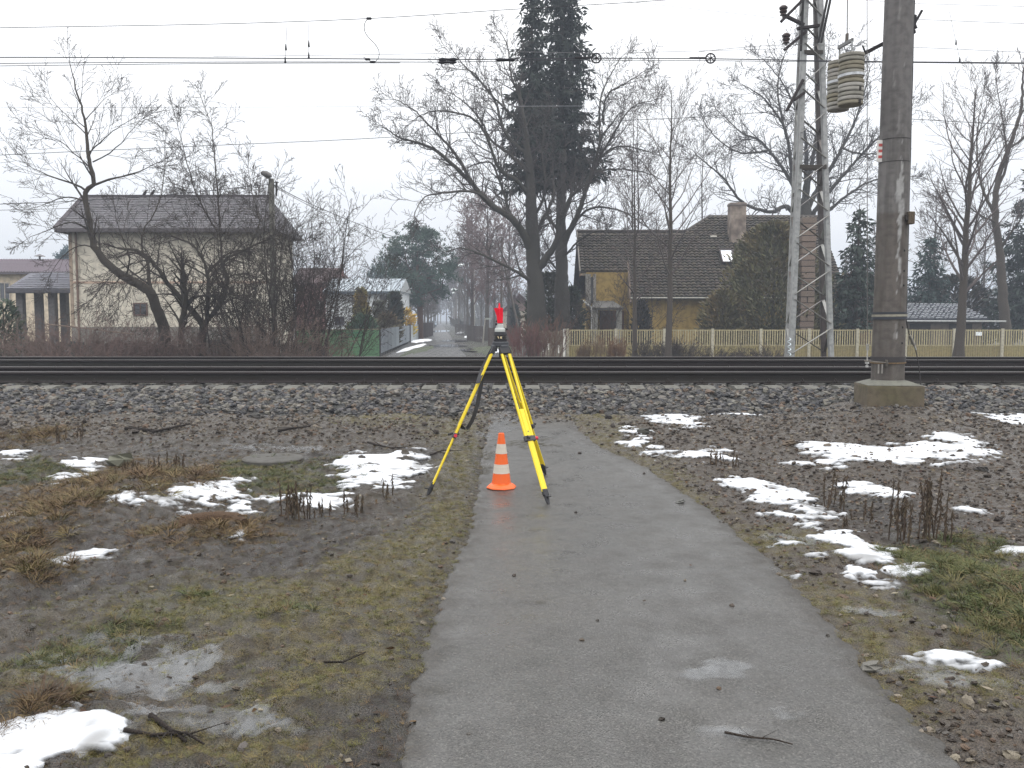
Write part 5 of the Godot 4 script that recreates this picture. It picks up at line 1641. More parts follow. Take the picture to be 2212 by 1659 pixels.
	many_stemmed("brush_heap", "long low brush heap before the fence's middle", 1560, 40.0, 745, 60, S4, 0.012, 1.8, 1.6, "brush heap")
	many_stemmed("brush_heap", "low brush heap left of the lattice mast's foot", 1650, 39.0, 742, 50, S4, 0.012, 1.8, 1.2, "brush heap")

# ---------------------------------------------------------------- buildings, fences, the street
func tiles(b: MB, o: Vector3, u: Vector3, v: Vector3, nu: int, nv: int, wave: float, step: float, col: Color, spread: float, keep = null):
	var nor := v.cross(u).normalized()
	if nor.y < 0.0: nor = -nor
	for r in nv:
		for k in nu:
			if keep != null and not keep.call((k + 0.5) / nu, (r + 0.5) / nv): continue
			var c := vary(col, spread)
			var p := o + u * (k / float(nu)) + v * (r / float(nv))
			var du := u / nu
			var dv := v / nv * 1.08
			var sub := 3
			var jit := rng.randf_range(0.0, step * 0.4)
			for s in sub:
				var a := s / float(sub)
				var e := (s + 1.0) / sub
				var wa := wave * (0.5 - 0.5 * cos(TAU * a)) + step + jit
				var we := wave * (0.5 - 0.5 * cos(TAU * e)) + step + jit
				b.face([p + du * a + nor * wa, p + du * e + nor * we, p + du * e + dv + nor * (we - step), p + du * a + dv + nor * (wa - step)], c, nor)
				b.face([p + du * a + nor * wa, p + du * e + nor * we, p + du * e - nor * 0.01, p + du * a - nor * 0.01], c, -v)

func window(parent: Node3D, lo: Vector3, hi: Vector3, frame: Color, pane: Color, bars := 1):   # in a wall that faces +z at z = lo.z
	var b := MB.new()
	var w := 0.06
	b.abox(Vector3(lo.x, lo.y, lo.z), Vector3(hi.x, lo.y + w, lo.z + 0.05), frame)
	b.abox(Vector3(lo.x, hi.y - w, lo.z), Vector3(hi.x, hi.y, lo.z + 0.05), frame)
	b.abox(Vector3(lo.x, lo.y + w, lo.z), Vector3(lo.x + w, hi.y - w, lo.z + 0.05), frame)
	b.abox(Vector3(hi.x - w, lo.y + w, lo.z), Vector3(hi.x, hi.y - w, lo.z + 0.05), frame)
	for k in bars:
		var x := lerpf(lo.x, hi.x, (k + 1.0) / (bars + 1.0))
		b.abox(Vector3(x - 0.02, lo.y + w, lo.z), Vector3(x + 0.02, hi.y - w, lo.z + 0.04), frame)
	var f := part(parent, "window", b, "paint")
	b = MB.new()
	b.abox(Vector3(lo.x + w, lo.y + w, lo.z + 0.005), Vector3(hi.x - w, hi.y - w, lo.z + 0.018), pane)
	part(f, "pane", b, "window_glass")

func cream_house():
	var D := 40.0
	var x0 := at(152, 600, D).x
	var x1 := at(574, 600, D).x
	var eave := at(300, 497, D).y
	var t := thing("house", "two storey cream plastered house with grey hipped roof behind bare fruit trees", "house", Vector3(x0, -0.4, -D))
	var wall := C(198, 191, 176, 0.85)
	var b := MB.new()
	b.abox(Vector3(x0, -0.5, -D - 5.0), Vector3(x1, eave, -D), wall)
	part(t, "wall", b, "plaster")
	b = MB.new()
	var yb := at(300, 610, D).y
	b.abox(Vector3(x0 - 0.01, yb - 0.05, -D), Vector3(x1 + 0.01, yb + 0.05, -D + 0.025), C(184, 160, 142, 0.85))
	part(t, "belt_course", b, "plaster")
	b = MB.new()
	b.abox(Vector3(x0 - 0.02, -0.5, -D - 0.1), Vector3(x0 + 0.12, eave - 0.02, -D + 0.03), C(150, 134, 118, 0.85))
	part(t, "corner_strip", b, "plaster")
	b = MB.new()
	b.rod(Vector3(x0 + 0.34, -0.4, -D + 0.08), Vector3(x0 + 0.34, eave, -D + 0.08), 0.05, 0.05, 8, C(110, 90, 78, 0.85))
	part(t, "downpipe", b, "paint")
	b = MB.new()
	b.abox(Vector3(x0, -0.5, -D), Vector3(x1, at(300, 706, D).y, -D + 0.04), C(120, 116, 110, 0.85))
	part(t, "plinth", b, "concrete")
	# hipped roof with real shingle rows on the front
	var of := 0.55
	var zf := -D + of
	var zb := -D - 5.0 - of
	var zr := (zf + zb) * 0.5
	var yr := at(300, 426, -zr).y
	var rx0 := at(181, 426, -zr).x
	var rx1 := at(582, 426, -zr).x
	var ex0 := at(119, 497, -zf).x
	var ex1 := at(588, 493, -zf).x
	var A := Vector3(ex0, eave, zf)
	var B := Vector3(ex1, eave, zf)
	var Cc := Vector3(ex1, eave, zb)
	var Dd := Vector3(ex0, eave, zb)
	var R0 := Vector3(rx0, yr, zr)
	var R1 := Vector3(rx1, yr, zr)
	b = MB.new()
	var rc := C(114, 111, 115, 1.4)
	b.face([A, B, R1, R0], rc, Vector3(0, 1, 1))
	b.face([Dd, Cc, R1, R0], rc, Vector3(0, 1, -1))
	b.face([A, Dd, R0], rc, Vector3(-1, 1, 0))
	b.face([B, Cc, R1], rc, Vector3(1, 1, 0))
	b.face([A, B, Cc, Dd], C(96, 90, 86, 0.7), Vector3.DOWN)
	var roof := part(t, "roof", b, "roof")
	b = MB.new()
	var wl := (B - A).length()
	var vv := Vector3(0, yr - eave, zr - zf)
	var kk := func(s: float, r: float) -> bool: return A.x + s * wl > lerpf(A.x, R0.x, r) + 0.1 and A.x + s * wl < lerpf(B.x, R1.x, r) - 0.1
	tiles(b, A + Vector3(0, 0.02, 0.02), B - A, vv, 48, 18, 0.015, 0.025, rc, 0.14, kk)
	part(roof, "shingles", b, "roof", "stuff")
	b = MB.new()
	b.bar(R0 + Vector3(0, 0.05, 0), R1 + Vector3(0, 0.05, 0), 0.22, 0.10, C(84, 78, 82, 1.3))
	b.bar(A + Vector3(0, 0.05, 0), R0 + Vector3(0, 0.06, 0), 0.2, 0.08, C(84, 78, 82, 1.3))
	part(roof, "ridge_cap", b, "roof")
	b = MB.new()
	b.abox(A + Vector3(0, -0.16, -0.02), B + Vector3(0, 0.04, 0.10), C(74, 68, 70, 0.9), 0.02)
	b.abox(A + Vector3(-0.08, -0.14, -0.1), Dd + Vector3(0.04, 0.04, 0), C(74, 68, 70, 0.9), 0.02)
	part(roof, "gutter", b, "paint")
	for q in [[325, 455], [366, 495]]:
		b = MB.new()
		var p := at(q[0], q[1], lerpf(-zf, -zr, 0.15 if q[1] > 480 else 0.6))
		b.bar(p - Vector3(0, 0.15, 0), p + Vector3(0, 0.14, 0), 0.10, 0.10, C(190, 190, 192, 1.0), 0.02)
		part(roof, "vent_pipe", b, "paint")
	window(t, at(289, 682, D) + Vector3(0, 0, 0.012), at(319, 654, D) + Vector3(0, 0, 0.012), C(92, 72, 64, 0.8), C(40, 38, 42, 0.9))
	# low porch on pillars at the left, and the building behind it
	var pD := 42.0
	t = thing("porch", "low open porch with grey hipped roof on square pillars, left of the cream house", "porch", at(80, 700, pD))
	for q in [47, 86, 116, 141]:
		b = MB.new()
		var p := at(q, 700, pD + (0.6 if q in [86, 141] else 0.0))
		b.abox(Vector3(p.x - 0.16, -0.4, p.z - 0.16), Vector3(p.x + 0.16, at(q, 624, pD).y, p.z + 0.16), C(92, 90, 90, 0.8), 0.02)
		part(t, "pillar", b, "concrete")
	b = MB.new()
	var a0 := at(12, 624, pD - 0.6)
	var a1 := at(156, 624, pD - 0.6)
	var r0 := at(64, 590, pD + 2.4)
	var r1 := at(156, 590, pD + 2.4)
	b.face([a0, a1, r1, r0], C(128, 128, 138, 1.6), Vector3(0, 1, 1))
	b.face([a0, r0, Vector3(a0.x, a0.y, pD * -1.0 - 5.0)], C(128, 128, 138, 1.6), Vector3(-1, 1, 0))
	b.abox(a0 + Vector3(0, -0.2, -0.2), a1 + Vector3(0, -0.005, 0.02), C(74, 72, 76, 0.8), 0.02)
	var pr := part(t, "roof", b, "roof")
	b = MB.new()
	tiles(b, a0 + Vector3(0, 0.01, 0.01), a1 - a0, Vector3(0, r0.y - a0.y, r0.z - a0.z), 16, 9, 0.01, 0.02, C(124, 124, 134, 1.6), 0.1, func(s: float, r: float) -> bool: return a0.x + s * (a1.x - a0.x) > lerpf(a0.x, r0.x, r))
	part(pr, "shingles", b, "roof", "stuff")
	var gD := 54.0
	t = thing("outbuilding", "beige building with a corrugated mauve grey roof at the far left", "building", at(20, 700, gD))
	b = MB.new()
	var g0 := at(-220, 700, gD)
	var g1 := at(196, 587, gD)
	b.abox(Vector3(g0.x, -0.4, -gD - 6.0), Vector3(g1.x, g1.y, -gD), C(196, 182, 160, 0.8))
	part(t, "wall", b, "plaster")
	b = MB.new()
	var q0 := at(-220, 588, gD - 0.4)
	var q1 := at(200, 588, gD - 0.4)
	var s0 := at(-220, 561, gD + 3.4)
	for k in 70:
		var f0 := k / 70.0
		var f1 := (k + 0.5) / 70.0
		var f2 := (k + 1.0) / 70.0
		var up := Vector3(0, 0.06, 0.03)
		var dv := Vector3(0, s0.y - q0.y, s0.z - q0.z)
		var c := C(132, 120, 128, 1.6)
		b.face([q0.lerp(q1, f0), q0.lerp(q1, f1) + up, q0.lerp(q1, f1) + up + dv, q0.lerp(q1, f0) + dv], c, Vector3(0, 1, 1))
		b.face([q0.lerp(q1, f1) + up, q0.lerp(q1, f2), q0.lerp(q1, f2) + dv, q0.lerp(q1, f1) + up + dv], c, Vector3(0, 1, 1))
	b.abox(q0 + Vector3(0, -0.12, -0.1), q1 + Vector3(0, -0.01, 0.02), C(86, 80, 84, 0.8))
	part(t, "roof", b, "roof")
	b = MB.new()
	var vp := at(86, 561, gD + 3.4)
	b.rod(vp - Vector3(0, 0.2, 0), vp + Vector3(0, 0.25, 0), 0.06, 0.06, 8, C(80, 78, 80, 0.9))
	b.lathe(Transform3D(Basis(), vp + Vector3(0, 0.22, 0)), [[0.36, 0.0], [0.02, 0.14]], 12, C(90, 86, 90, 0.9))
	part(t, "roof_vent", b, "paint")
	window(t, at(0, 650, gD) + Vector3(0, 0, 0.01), at(22, 610, gD) + Vector3(0, 0, 0.01), C(170, 160, 148, 0.8), C(60, 62, 66, 0.9))
	# old dark boards under the fruit trees
	t = thing("board_fence", "old dark board fence half hidden behind the brambles, left", "fence", Vector3(at(300, 700, 34).x, -0.4, -34.5))
	var bd := MB.new()
	bd.abox(Vector3(-0.1, 0, -0.012), Vector3(0.1, 1.45, 0.012), Color.WHITE)
	for k in 4:
		pass
	var xa := at(60, 700, 34.5).x
	var n := 62
	var shades := []
	for k in 4:
		var m := MB.new()
		m.abox(Vector3(-0.088, 0, -0.012), Vector3(0.088, 1.12, 0.012), vary(C(62, 58, 55, 0.9), 0.25))
		shades.append(m.mesh(M["wood"]))
	for k in n: put(t, "plank", shades[rng.randi() % 4], Transform3D(Basis(Vector3(0, 0, 1), rng.randf_range(-0.02, 0.02)), Vector3(xa + 0.19 * k, -0.4 + 0.18 * nz_mid.get_noise_1d(k * 0.4) + rng.randf_range(-0.12, 0.06), -34.5)))
	for q in [[160, 706, 288, 722], [100, 700, 210, 712]]:
		t = thing("loose_board", "pale weathered board lying slanted on the brambles, %s" % ("right one" if q[0] > 120 else "left one"), "board", at(q[0], q[1], 27.0))
		b = MB.new()
		b.bar(at(q[0], q[1], 27.0), at(q[2], q[3], 26.8), 0.12, 0.03, C(112, 98, 88, 0.9))
		part(t, "board", b, "wood")

func lamp_post():
	var D := 34.0
	var t := thing("lamp_post", "square concrete post with a hooded street lamp beside the cream house's roof", "lamp post", Vector3(at(586, 600, D).x, -0.4, -D))
	var b := MB.new()
	var p := at(586, 386, D)
	b.abox(Vector3(p.x - 0.09, -0.4, -D - 0.09), Vector3(p.x + 0.09, p.y, -D + 0.09), C(112, 110, 102, 0.9), 0.015)
	part(t, "post", b, "concrete")
	b = MB.new()
	b.bar(at(588, 388, D), at(572, 381, D - 0.5), 0.05, 0.05, C(90, 88, 86, 0.8))
	part(t, "arm", b, "steel")
	b = MB.new()
	var l := at(575, 376, D - 0.6)
	b.tube(PackedVector3Array([l + Vector3(-0.19, 0.06, 0), l + Vector3(-0.14, 0.04, 0), l + Vector3(0.0, 0.0, 0), l + Vector3(0.14, -0.06, 0), l + Vector3(0.2, -0.1, 0)]), PackedFloat32Array([0.03, 0.09, 0.12, 0.10, 0.03]), 10, C(84, 82, 80, 0.8), true)
	part(t, "lamp_head", b, "paint")
	b = MB.new()
	b.bar(at(597, 392, D), at(597, 424, D), 0.06, 0.06, C(60, 56, 54, 0.8))
	for y in [394, 402]: b.bar(at(588, y, D + 0.1), at(602, y, D + 0.1), 0.03, 0.03, C(60, 56, 54, 0.8))
	part(t, "bracket", b, "rust")
	for q in [[313, 420, 1.0, "left of two dark crows perched on the grey roof's ridge"], [330, 419, 1.0, "right of two dark crows perched on the grey roof's ridge"]]:
		var c := at(q[0], q[1], 42.6)
		var crow := thing("crow", q[3], "bird", c)
		b = MB.new()
		var s: float = q[2]
		b.tube(PackedVector3Array([c + Vector3(-0.15 * s, -0.10, 0), c + Vector3(-0.09 * s, -0.03, 0), c + Vector3(-0.03 * s, 0.03, 0), c + Vector3(0.02 * s, 0.09, 0), c + Vector3(0.045 * s, 0.14, 0), c + Vector3(0.06 * s, 0.175, 0), c + Vector3(0.09 * s, 0.175, 0), c + Vector3(0.135 * s, 0.165, 0)]), PackedFloat32Array([0.012, 0.04, 0.07, 0.065, 0.045, 0.042, 0.026, 0.004]), 10, C(34, 32, 36, 0.8), true)
		part(crow, "body", b, "plain")
		for k in [-0.03, 0.03]:
			b = MB.new()
			b.rod(c + Vector3(0.02 * s, -0.02, k), c + Vector3(0.03 * s, -0.16, k), 0.008, 0.006, 5, C(30, 28, 30, 0.8))
			part(crow, "leg", b, "plain")

func white_house():
	var D := 78.0
	var t := thing("house", "white house with a pale standing seam metal roof left of the street", "house", at(780, 720, D))
	var x0 := at(704, 700, D).x
	var x1 := at(862, 700, D).x
	var eave := at(800, 629, D).y
	var b := MB.new()
	b.abox(Vector3(x0, -0.5, -D - 8.0), Vector3(x1, eave, -D), C(222, 226, 228, 0.9))
	part(t, "wall", b, "plaster")
	b = MB.new()
	var e0 := at(697, 629, D - 0.5)
	var e1 := at(864, 629, D - 0.5)
	var up := Vector3(0, at(800, 602, D + 4.0).y - e0.y, -4.5)
	var rc := C(196, 208, 218, 1.5)
	b.face([e0, e1, e1 + up, e0 + up], rc, Vector3(0, 1, 1))
	b.face([e0 + up, e1 + up, e1 + Vector3(0, 0, -9.0), e0 + Vector3(0, 0, -9.0)], rc, Vector3(0, 1, -1))
	b.face([e0, e1, e1 + Vector3(0, 0, -9.0), e0 + Vector3(0, 0, -9.0)], rc, Vector3.DOWN)
	b.face([e1, e1 + up, e1 + Vector3(0, 0, -9.0)], C(200, 204, 206, 0.9), Vector3.RIGHT)
	var roof := part(t, "roof", b, "paint")
	b = MB.new()
	for k in 13:
		var p := e0.lerp(e1, (k + 0.3) / 13.0) + Vector3(0, 0.02, 0.02)
		b.bar(p, p + up, 0.05, 0.07, C(150, 156, 162, 1.3))
	part(roof, "standing_seams", b, "paint", "stuff")
	b = MB.new()
	b.abox(e0 + Vector3(0, -0.25, -0.1), e1 + Vector3(0, -0.01, 0.06), C(70, 84, 96, 0.9))
	part(roof, "gutter", b, "paint")
	b = MB.new()
	b.abox(Vector3(x1 - 0.02, -0.4, -D - 0.02), Vector3(x1 + 0.16, eave - 0.1, -D + 0.14), C(236, 238, 238, 0.9))
	part(t, "corner_post", b, "paint")
	for q in [[820, 653, 835, 638], [723, 703, 744, 684], [760, 653, 774, 638]]: window(t, at(q[0], q[1], D) + Vector3(0, 0, 0.01), at(q[2], q[3], D) + Vector3(0, 0, 0.01), C(90, 86, 92, 0.9), C(58, 54, 64, 0.9))
	# brick house at its left
	D = 92.0
	t = thing("brick_house", "reddish brick house with dark roof and chimney, mostly hidden by the bare shrubs", "house", at(690, 720, D))
	b = MB.new()
	x0 = at(640, 700, D).x
	x1 = at(712, 700, D).x
	b.abox(Vector3(x0, -0.5, -D - 7.0), Vector3(x1, at(690, 610, D).y, -D), C(124, 86, 80, 0.95))
	part(t, "wall", b, "plaster")
	b = MB.new()
	var ry := at(690, 578, D + 3.0).y
	var wy := at(690, 612, D).y
	b.face([Vector3(x0 - 0.4, wy, -D + 0.4), Vector3(x1 + 1.6, wy, -D + 0.4), Vector3(x1 + 0.4, ry, -D - 3.5), Vector3(x0 - 0.4, ry, -D - 3.5)], C(98, 74, 74, 1.4), Vector3(0, 1, 1))
	b.face([Vector3(x0 - 0.4, wy, -D - 7.4), Vector3(x1 + 1.6, wy, -D - 7.4), Vector3(x1 + 0.4, ry, -D - 3.5), Vector3(x0 - 0.4, ry, -D - 3.5)], C(98, 74, 74, 1.4), Vector3(0, 1, -1))
	b.face([Vector3(x1 + 1.6, wy, -D + 0.4), Vector3(x1 + 1.6, wy, -D - 7.4), Vector3(x1 + 0.4, ry, -D - 3.5)], C(98, 74, 74, 1.4), Vector3(1, 1, 0))
	roof = part(t, "roof", b, "roof")
	b = MB.new()
	var cp := at(739, 594, D + 2.0)
	b.abox(cp + Vector3(-0.16, -0.8, -0.16), Vector3(cp.x + 0.16, at(739, 570, D + 2.0).y, cp.z + 0.16), C(130, 84, 76, 0.9), 0.02)
	part(roof, "chimney", b, "stone")
	window(t, at(683, 668, D) + Vector3(0, 0, 0.01), at(698, 650, D) + Vector3(0, 0, 0.01), C(190, 186, 180, 0.9), C(60, 56, 60, 0.9))
	# small gabled house behind the prism
	D = 98.0
	t = thing("house", "small pale house with mauve gabled roof right behind the red prism", "house", at(1110, 715, D))
	b = MB.new()
	var hx0 := at(1087, 700, D).x
	var hx1 := at(1158, 700, D).x
	var hy := at(1100, 672, D).y
	b.abox(Vector3(hx0, -0.4, -D - 8.0), Vector3(hx1, hy, -D), C(196, 188, 172, 0.85))
	var apex := at(1122, 636, D)
	b.face([Vector3(hx0, hy, -D), Vector3(hx1, hy, -D), apex], C(150, 128, 120, 0.85), Vector3(0, 0, 1))
	part(t, "wall", b, "plaster")
	b = MB.new()
	for s in [[hx0 - 0.5, -1.0], [hx1 + 0.5, 1.0]]:
		var lo := Vector3(s[0], hy - 0.3, -D + 0.5)
		var hi := Vector3(apex.x, apex.y + 0.12, -D + 0.5)
		b.face([lo, hi, hi + Vector3(0, 0, -9), lo + Vector3(0, 0, -9)], C(140, 132, 140, 1.5), Vector3(s[1], 1, 0))
		b.face([lo, hi, hi + Vector3(0, -0.28, 0), lo + Vector3(0, -0.28, 0)], C(92, 74, 74, 0.9), Vector3(0, 0, 1))
	part(t, "roof", b, "roof")
	window(t, at(1093, 700, D) + Vector3(0, 0, 0.01), at(1099, 684, D) + Vector3(0, 0, 0.01), C(220, 216, 206, 0.85), C(70, 70, 70, 0.9), 0)

func yellow_house():
	var D := 54.0
	var t := thing("house", "yellow house with a large mossy brown tiled roof on the right", "house", at(1400, 745, D))
	var ye := at(1450, 643, D).y
	var slope := 0.975
	var X0 := at(1247, 503, 58.5).x
	var X1 := at(1768, 471, 59.6).x
	var Dl := 58.5
	var yl := ye + slope * (Dl - D)
	var Dh := 59.6
	var yh := ye + slope * (Dh - D)
	var yel := C(152, 129, 74, 0.8)
	var b := MB.new()
	var zw := -D - 0.5
	var xb := at(1362, 650, D).x                                # right end of the bay with the porch
	b.abox(Vector3(xb, -0.5, -D - 10.0), Vector3(X1 - 0.3, ye + 0.35, zw), yel)
	b.abox(Vector3(X0 + 0.35, -0.5, -D - 10.0), Vector3(xb, ye + 1.6, zw - 0.9), yel)
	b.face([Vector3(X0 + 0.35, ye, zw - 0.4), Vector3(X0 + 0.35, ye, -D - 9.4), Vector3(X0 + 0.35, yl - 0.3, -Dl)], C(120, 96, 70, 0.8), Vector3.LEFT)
	part(t, "wall", b, "plaster")
	# roof: one slope towards the tracks, its ridge stepping up to the right
	var xs0 := at(1482, 503, Dl).x
	var xs1 := at(1532, 473, Dh).x
	b = MB.new()
	var rc := C(86, 77, 65, 1.4)
	var E0 := Vector3(X0, ye, -D)
	var E1 := Vector3(X1, ye, -D)
	var cut := at(1300, 590, 55.4)                              # the bay's roof ends higher
	var Dc := D + (cut.y - ye) / slope
	b.face([Vector3(X0, ye + slope * (Dc - D), -Dc), Vector3(xb, ye + slope * (Dc - D), -Dc), Vector3(xb, yl, -Dl), Vector3(X0, yl, -Dl)], rc, Vector3(0, 1, 1))
	b.face([Vector3(xb, ye, -D), E1, Vector3(X1, yl, -Dl), Vector3(xb, yl, -Dl)], rc, Vector3(0, 1, 1))
	b.face([Vector3(xs0, yl, -Dl), Vector3(X1, yl, -Dl), Vector3(X1, yh, -Dh), Vector3(xs1, yh, -Dh)], rc, Vector3(0, 1, 1))
	b.face([Vector3(X0, yl, -Dl), Vector3(xs1, yl, -Dl), Vector3(xs1, ye, -Dl - 4.5), Vector3(X0, ye, -Dl - 4.5)], rc, Vector3(0, 1, -1))
	b.face([Vector3(xs0, yl, -Dl), Vector3(xs1, yh, -Dh), Vector3(xs1, ye, -Dh - 5.6), Vector3(xs0, ye, -Dh - 5.6)], rc, Vector3(-1, 1, -1))
	b.face([Vector3(xs1, yh, -Dh), Vector3(X1, yh, -Dh), Vector3(X1, ye, -Dh - 5.6), Vector3(xs1, ye, -Dh - 5.6)], rc, Vector3(0, 1, -1))
	b.face([Vector3(X1, ye, -D), Vector3(X1, yh, -Dh), Vector3(X1, ye, -Dh - 5.6)], C(110, 100, 90, 0.8), Vector3.RIGHT)
	b.face([Vector3(xb, ye, -D + 0.02), Vector3(X1, ye, -D + 0.02), Vector3(X1, ye, -D - 0.6), Vector3(xb, ye, -D - 0.6)], C(90, 80, 66, 0.8), Vector3.DOWN)
	b.face([Vector3(xb - 0.003, ye, -D), Vector3(xb - 0.003, ye + slope * (Dc - D), -Dc), Vector3(xb - 0.003, ye, -Dc)], C(120, 108, 92, 0.8), Vector3.LEFT)
	var roof := part(t, "roof", b, "roof")
	var slope_v := Vector3(0, yh - ye, -(Dh - D))
	b = MB.new()
	var W := X1 - X0
	var keep := func(s: float, r: float) -> bool:
		var x := X0 + s * W
		var dd := D + r * (Dh - D)
		if x < xb and dd < Dc: return false
		if absf(x - at(1569, 561, 56.5).x) < 0.42 and absf(dd - 56.5) < 0.5: return false
		if dd > Dl - 0.12 and x < lerpf(xs0, xs1, (dd - Dl) / (Dh - Dl)) + 0.15: return false
		return true
	var rows := 30
	tiles(b, E0 + Vector3(0, 0.015, 0.015), E1 - E0, slope_v, int(W / 0.29), rows, 0.10, 0.09, rc, 0.32, keep)
	part(roof, "roof_tiles", b, "roof", "stuff")
	b = MB.new()
	for q in [[Vector3(X0, yl, -Dl), Vector3(xs0, yl, -Dl)], [Vector3(xs0, yl, -Dl), Vector3(xs1, yh, -Dh)], [Vector3(xs1, yh, -Dh), Vector3(X1, yh, -Dh)]]:
		b.rod(q[0] + Vector3(0, 0.04, 0), q[1] + Vector3(0, 0.04, 0), 0.11, 0.11, 8, C(78, 70, 66, 1.2))
	part(roof, "ridge_tiles", b, "roof")
	b = MB.new()
	var vb := Vector3(X0 - 0.03, ye + slope * (Dc - D), -Dc)
	b.bar(vb + Vector3(0, 0.05, 0.05), Vector3(X0 - 0.03, yl + 0.08, -Dl), 0.07, 0.24, C(140, 134, 126, 1.0), 0.0, Vector3.RIGHT)
	part(roof, "verge_board", b, "wood")
	b = MB.new()
	b.rod(Vector3(xb, ye - 0.02, -D + 0.08), Vector3(X1, ye - 0.02, -D + 0.08), 0.06, 0.06, 8, C(170, 168, 158, 0.9))
	part(roof, "gutter", b, "paint")
	b = MB.new()
	b.abox(Vector3(X0 + 0.1, ye + slope * (Dc - D) - 0.14, -Dc - 0.02), Vector3(xb, ye + slope * (Dc - D) - 0.01, -Dc + 0.06), C(150, 138, 120, 0.9))
	part(roof, "eaves_board", b, "wood")
	# side wall of the roof where the bay's roof ends, with pale boards
	b = MB.new()
	b.bar(Vector3(xb, ye - 0.3, -D + 0.1), Vector3(xb, ye + slope * (Dc - D) + 0.7, -Dc + 0.25), 0.10, 0.12, C(126, 112, 100, 0.9))
	part(roof, "verge_board", b, "wood")
	# chimney, skylight
	var chD := 57.6
	var cl := at(1576, 530, chD)
	var cr := at(1612, 437, chD)
	b = MB.new()
	b.rough_box(Transform3D(Basis(), Vector3((cl.x + cr.x) * 0.5, (cl.y - 0.6 + cr.y) * 0.5, -chD - 0.3)), Vector3(cr.x - cl.x, cr.y - cl.y + 0.6, 0.8), 0.09, C(146, 134, 122, 0.85), C(104, 92, 84, 0.85), 0.02, nz_mid)
	b.abox(Vector3(cl.x - 0.03, cr.y - 0.2, -chD - 0.73), Vector3(cr.x + 0.03, cr.y - 0.06, -chD + 0.13), C(110, 100, 94, 0.8), 0.02)
	b.abox(Vector3(cl.x - 0.05, cl.y - 0.6, -chD + 0.1), Vector3(cr.x + 0.05, cl.y + 0.12, -chD + 0.2), C(60, 58, 60, 0.9))
	part(roof, "chimney", b, "plaster")
	var sd := Vector3(0, slope, -1).normalized()
	var sn := Vector3(0, 1, slope).normalized()
	var sc := at(1569, 561, 56.5) + sn * 0.28
	var sb := Basis(Vector3.RIGHT, sd, sn)
	b = MB.new()
	for q in [[-0.38, 0, 0.08, 1.25], [0.38, 0, 0.08, 1.25], [0, -0.6, 0.68, 0.08], [0, 0.6, 0.68, 0.08]]: b.box(Transform3D(sb, sc + sb * Vector3(q[0], q[1], 0)), Vector3(q[2], q[3], 0.16), C(66, 54, 52, 1.2))
	var sk := part(roof, "skylight", b, "paint")
	b = MB.new()
	b.box(Transform3D(sb, sc + sn * 0.03), Vector3(0.68, 1.12, 0.02), Color(0.72, 0.75, 0.78))
	part(sk, "pane", b, "polished")
	b = MB.new()
	var sv := at(1541, 514, 57.9) + sn * 0.1
	b.box(Transform3D(sb, sv), Vector3(0.42, 0.14, 0.10), C(176, 172, 160, 1.3))
	part(roof, "roof_step", b, "paint")
	# the bay: corner boards, porch roof, door and posts
	b = MB.new()
	var bz := zw - 0.9
	b.abox(Vector3(X0 + 0.3, ye - 0.5, bz - 0.01), Vector3(X0 + 0.62, ye + 1.5, bz + 0.12), C(150, 146, 140, 0.85))
	b.abox(Vector3(X0 + 0.78, ye - 0.5, bz - 0.01), Vector3(X0 + 0.95, ye + 1.5, bz + 0.10), C(154, 148, 140, 0.85))
	part(t, "corner_board", b, "wood")
	b = MB.new()
	b.abox(Vector3(X0 + 0.62, ye - 0.3, bz), Vector3(X0 + 0.78, ye + 1.3, bz + 0.03), C(60, 60, 60, 0.8))
	part(t, "side_window", b, "window_glass")
	b = MB.new()
	var py := at(1300, 652, D - 0.4).y
	b.face([Vector3(X0 + 0.5, py - 0.35, -D + 0.7), Vector3(xb - 0.5, py - 0.35, -D + 0.7), Vector3(xb - 0.9, py + 0.1, bz), Vector3(X0 + 0.8, py + 0.1, bz)], C(128, 126, 124, 1.4), Vector3(0, 1, 1))
	b.abox(Vector3(X0 + 0.5, py - 0.48, -D + 0.55), Vector3(xb - 0.5, py - 0.36, -D + 0.68), C(90, 86, 80, 0.8))
	part(t, "porch_roof", b, "roof")
	for x in [X0 + 0.72, xb - 0.75]:
		b = MB.new()
		b.abox(Vector3(x - 0.16, -0.45, -D + 0.3), Vector3(x + 0.16, py - 0.4, -D + 0.6), C(140, 138, 132, 0.8), 0.02)
		part(t, "porch_post", b, "plaster")
	b = MB.new()
	b.abox(Vector3(X0 + 1.2, -0.4, bz - 0.01), Vector3(X0 + 2.7, py - 0.5, bz + 0.05), C(84, 58, 44, 0.75))
	var door := part(t, "door", b, "wood")
	b = MB.new()
	b.abox(Vector3(X0 + 1.93, -0.4, bz + 0.05), Vector3(X0 + 1.97, py - 0.5, bz + 0.06), C(44, 32, 26, 0.75))
	part(door, "door_joint", b, "wood")
	b = MB.new()
	var dp := PackedVector3Array([Vector3(X0 + 0.15, py + 0.1, bz + 0.2), Vector3(X0 + 0.5, py - 0.35, -D + 0.65), Vector3(X0 + 0.52, -0.2, -D + 0.65)])
	b.tube(dp, PackedFloat32Array([0.05, 0.05, 0.05]), 8, C(186, 186, 182, 0.8))
	part(t, "downpipe", b, "paint")
	# pier of grey blocks with open joints behind the mast
	var bD := 47.5
	t = thing("block_pier", "tall pier of stacked grey concrete blocks seen through the lattice mast", "pier", Vector3(at(1746, 700, bD).x, -0.4, -bD))
	var bx0 := at(1731, 600, bD).x
	var bx1 := at(1761, 600, bD).x
	var y_top := at(1746, 470, bD).y
	var bh := 13.05 / 0.864 * 0.864 / F * bD
	var y := y_top
	var row := 0
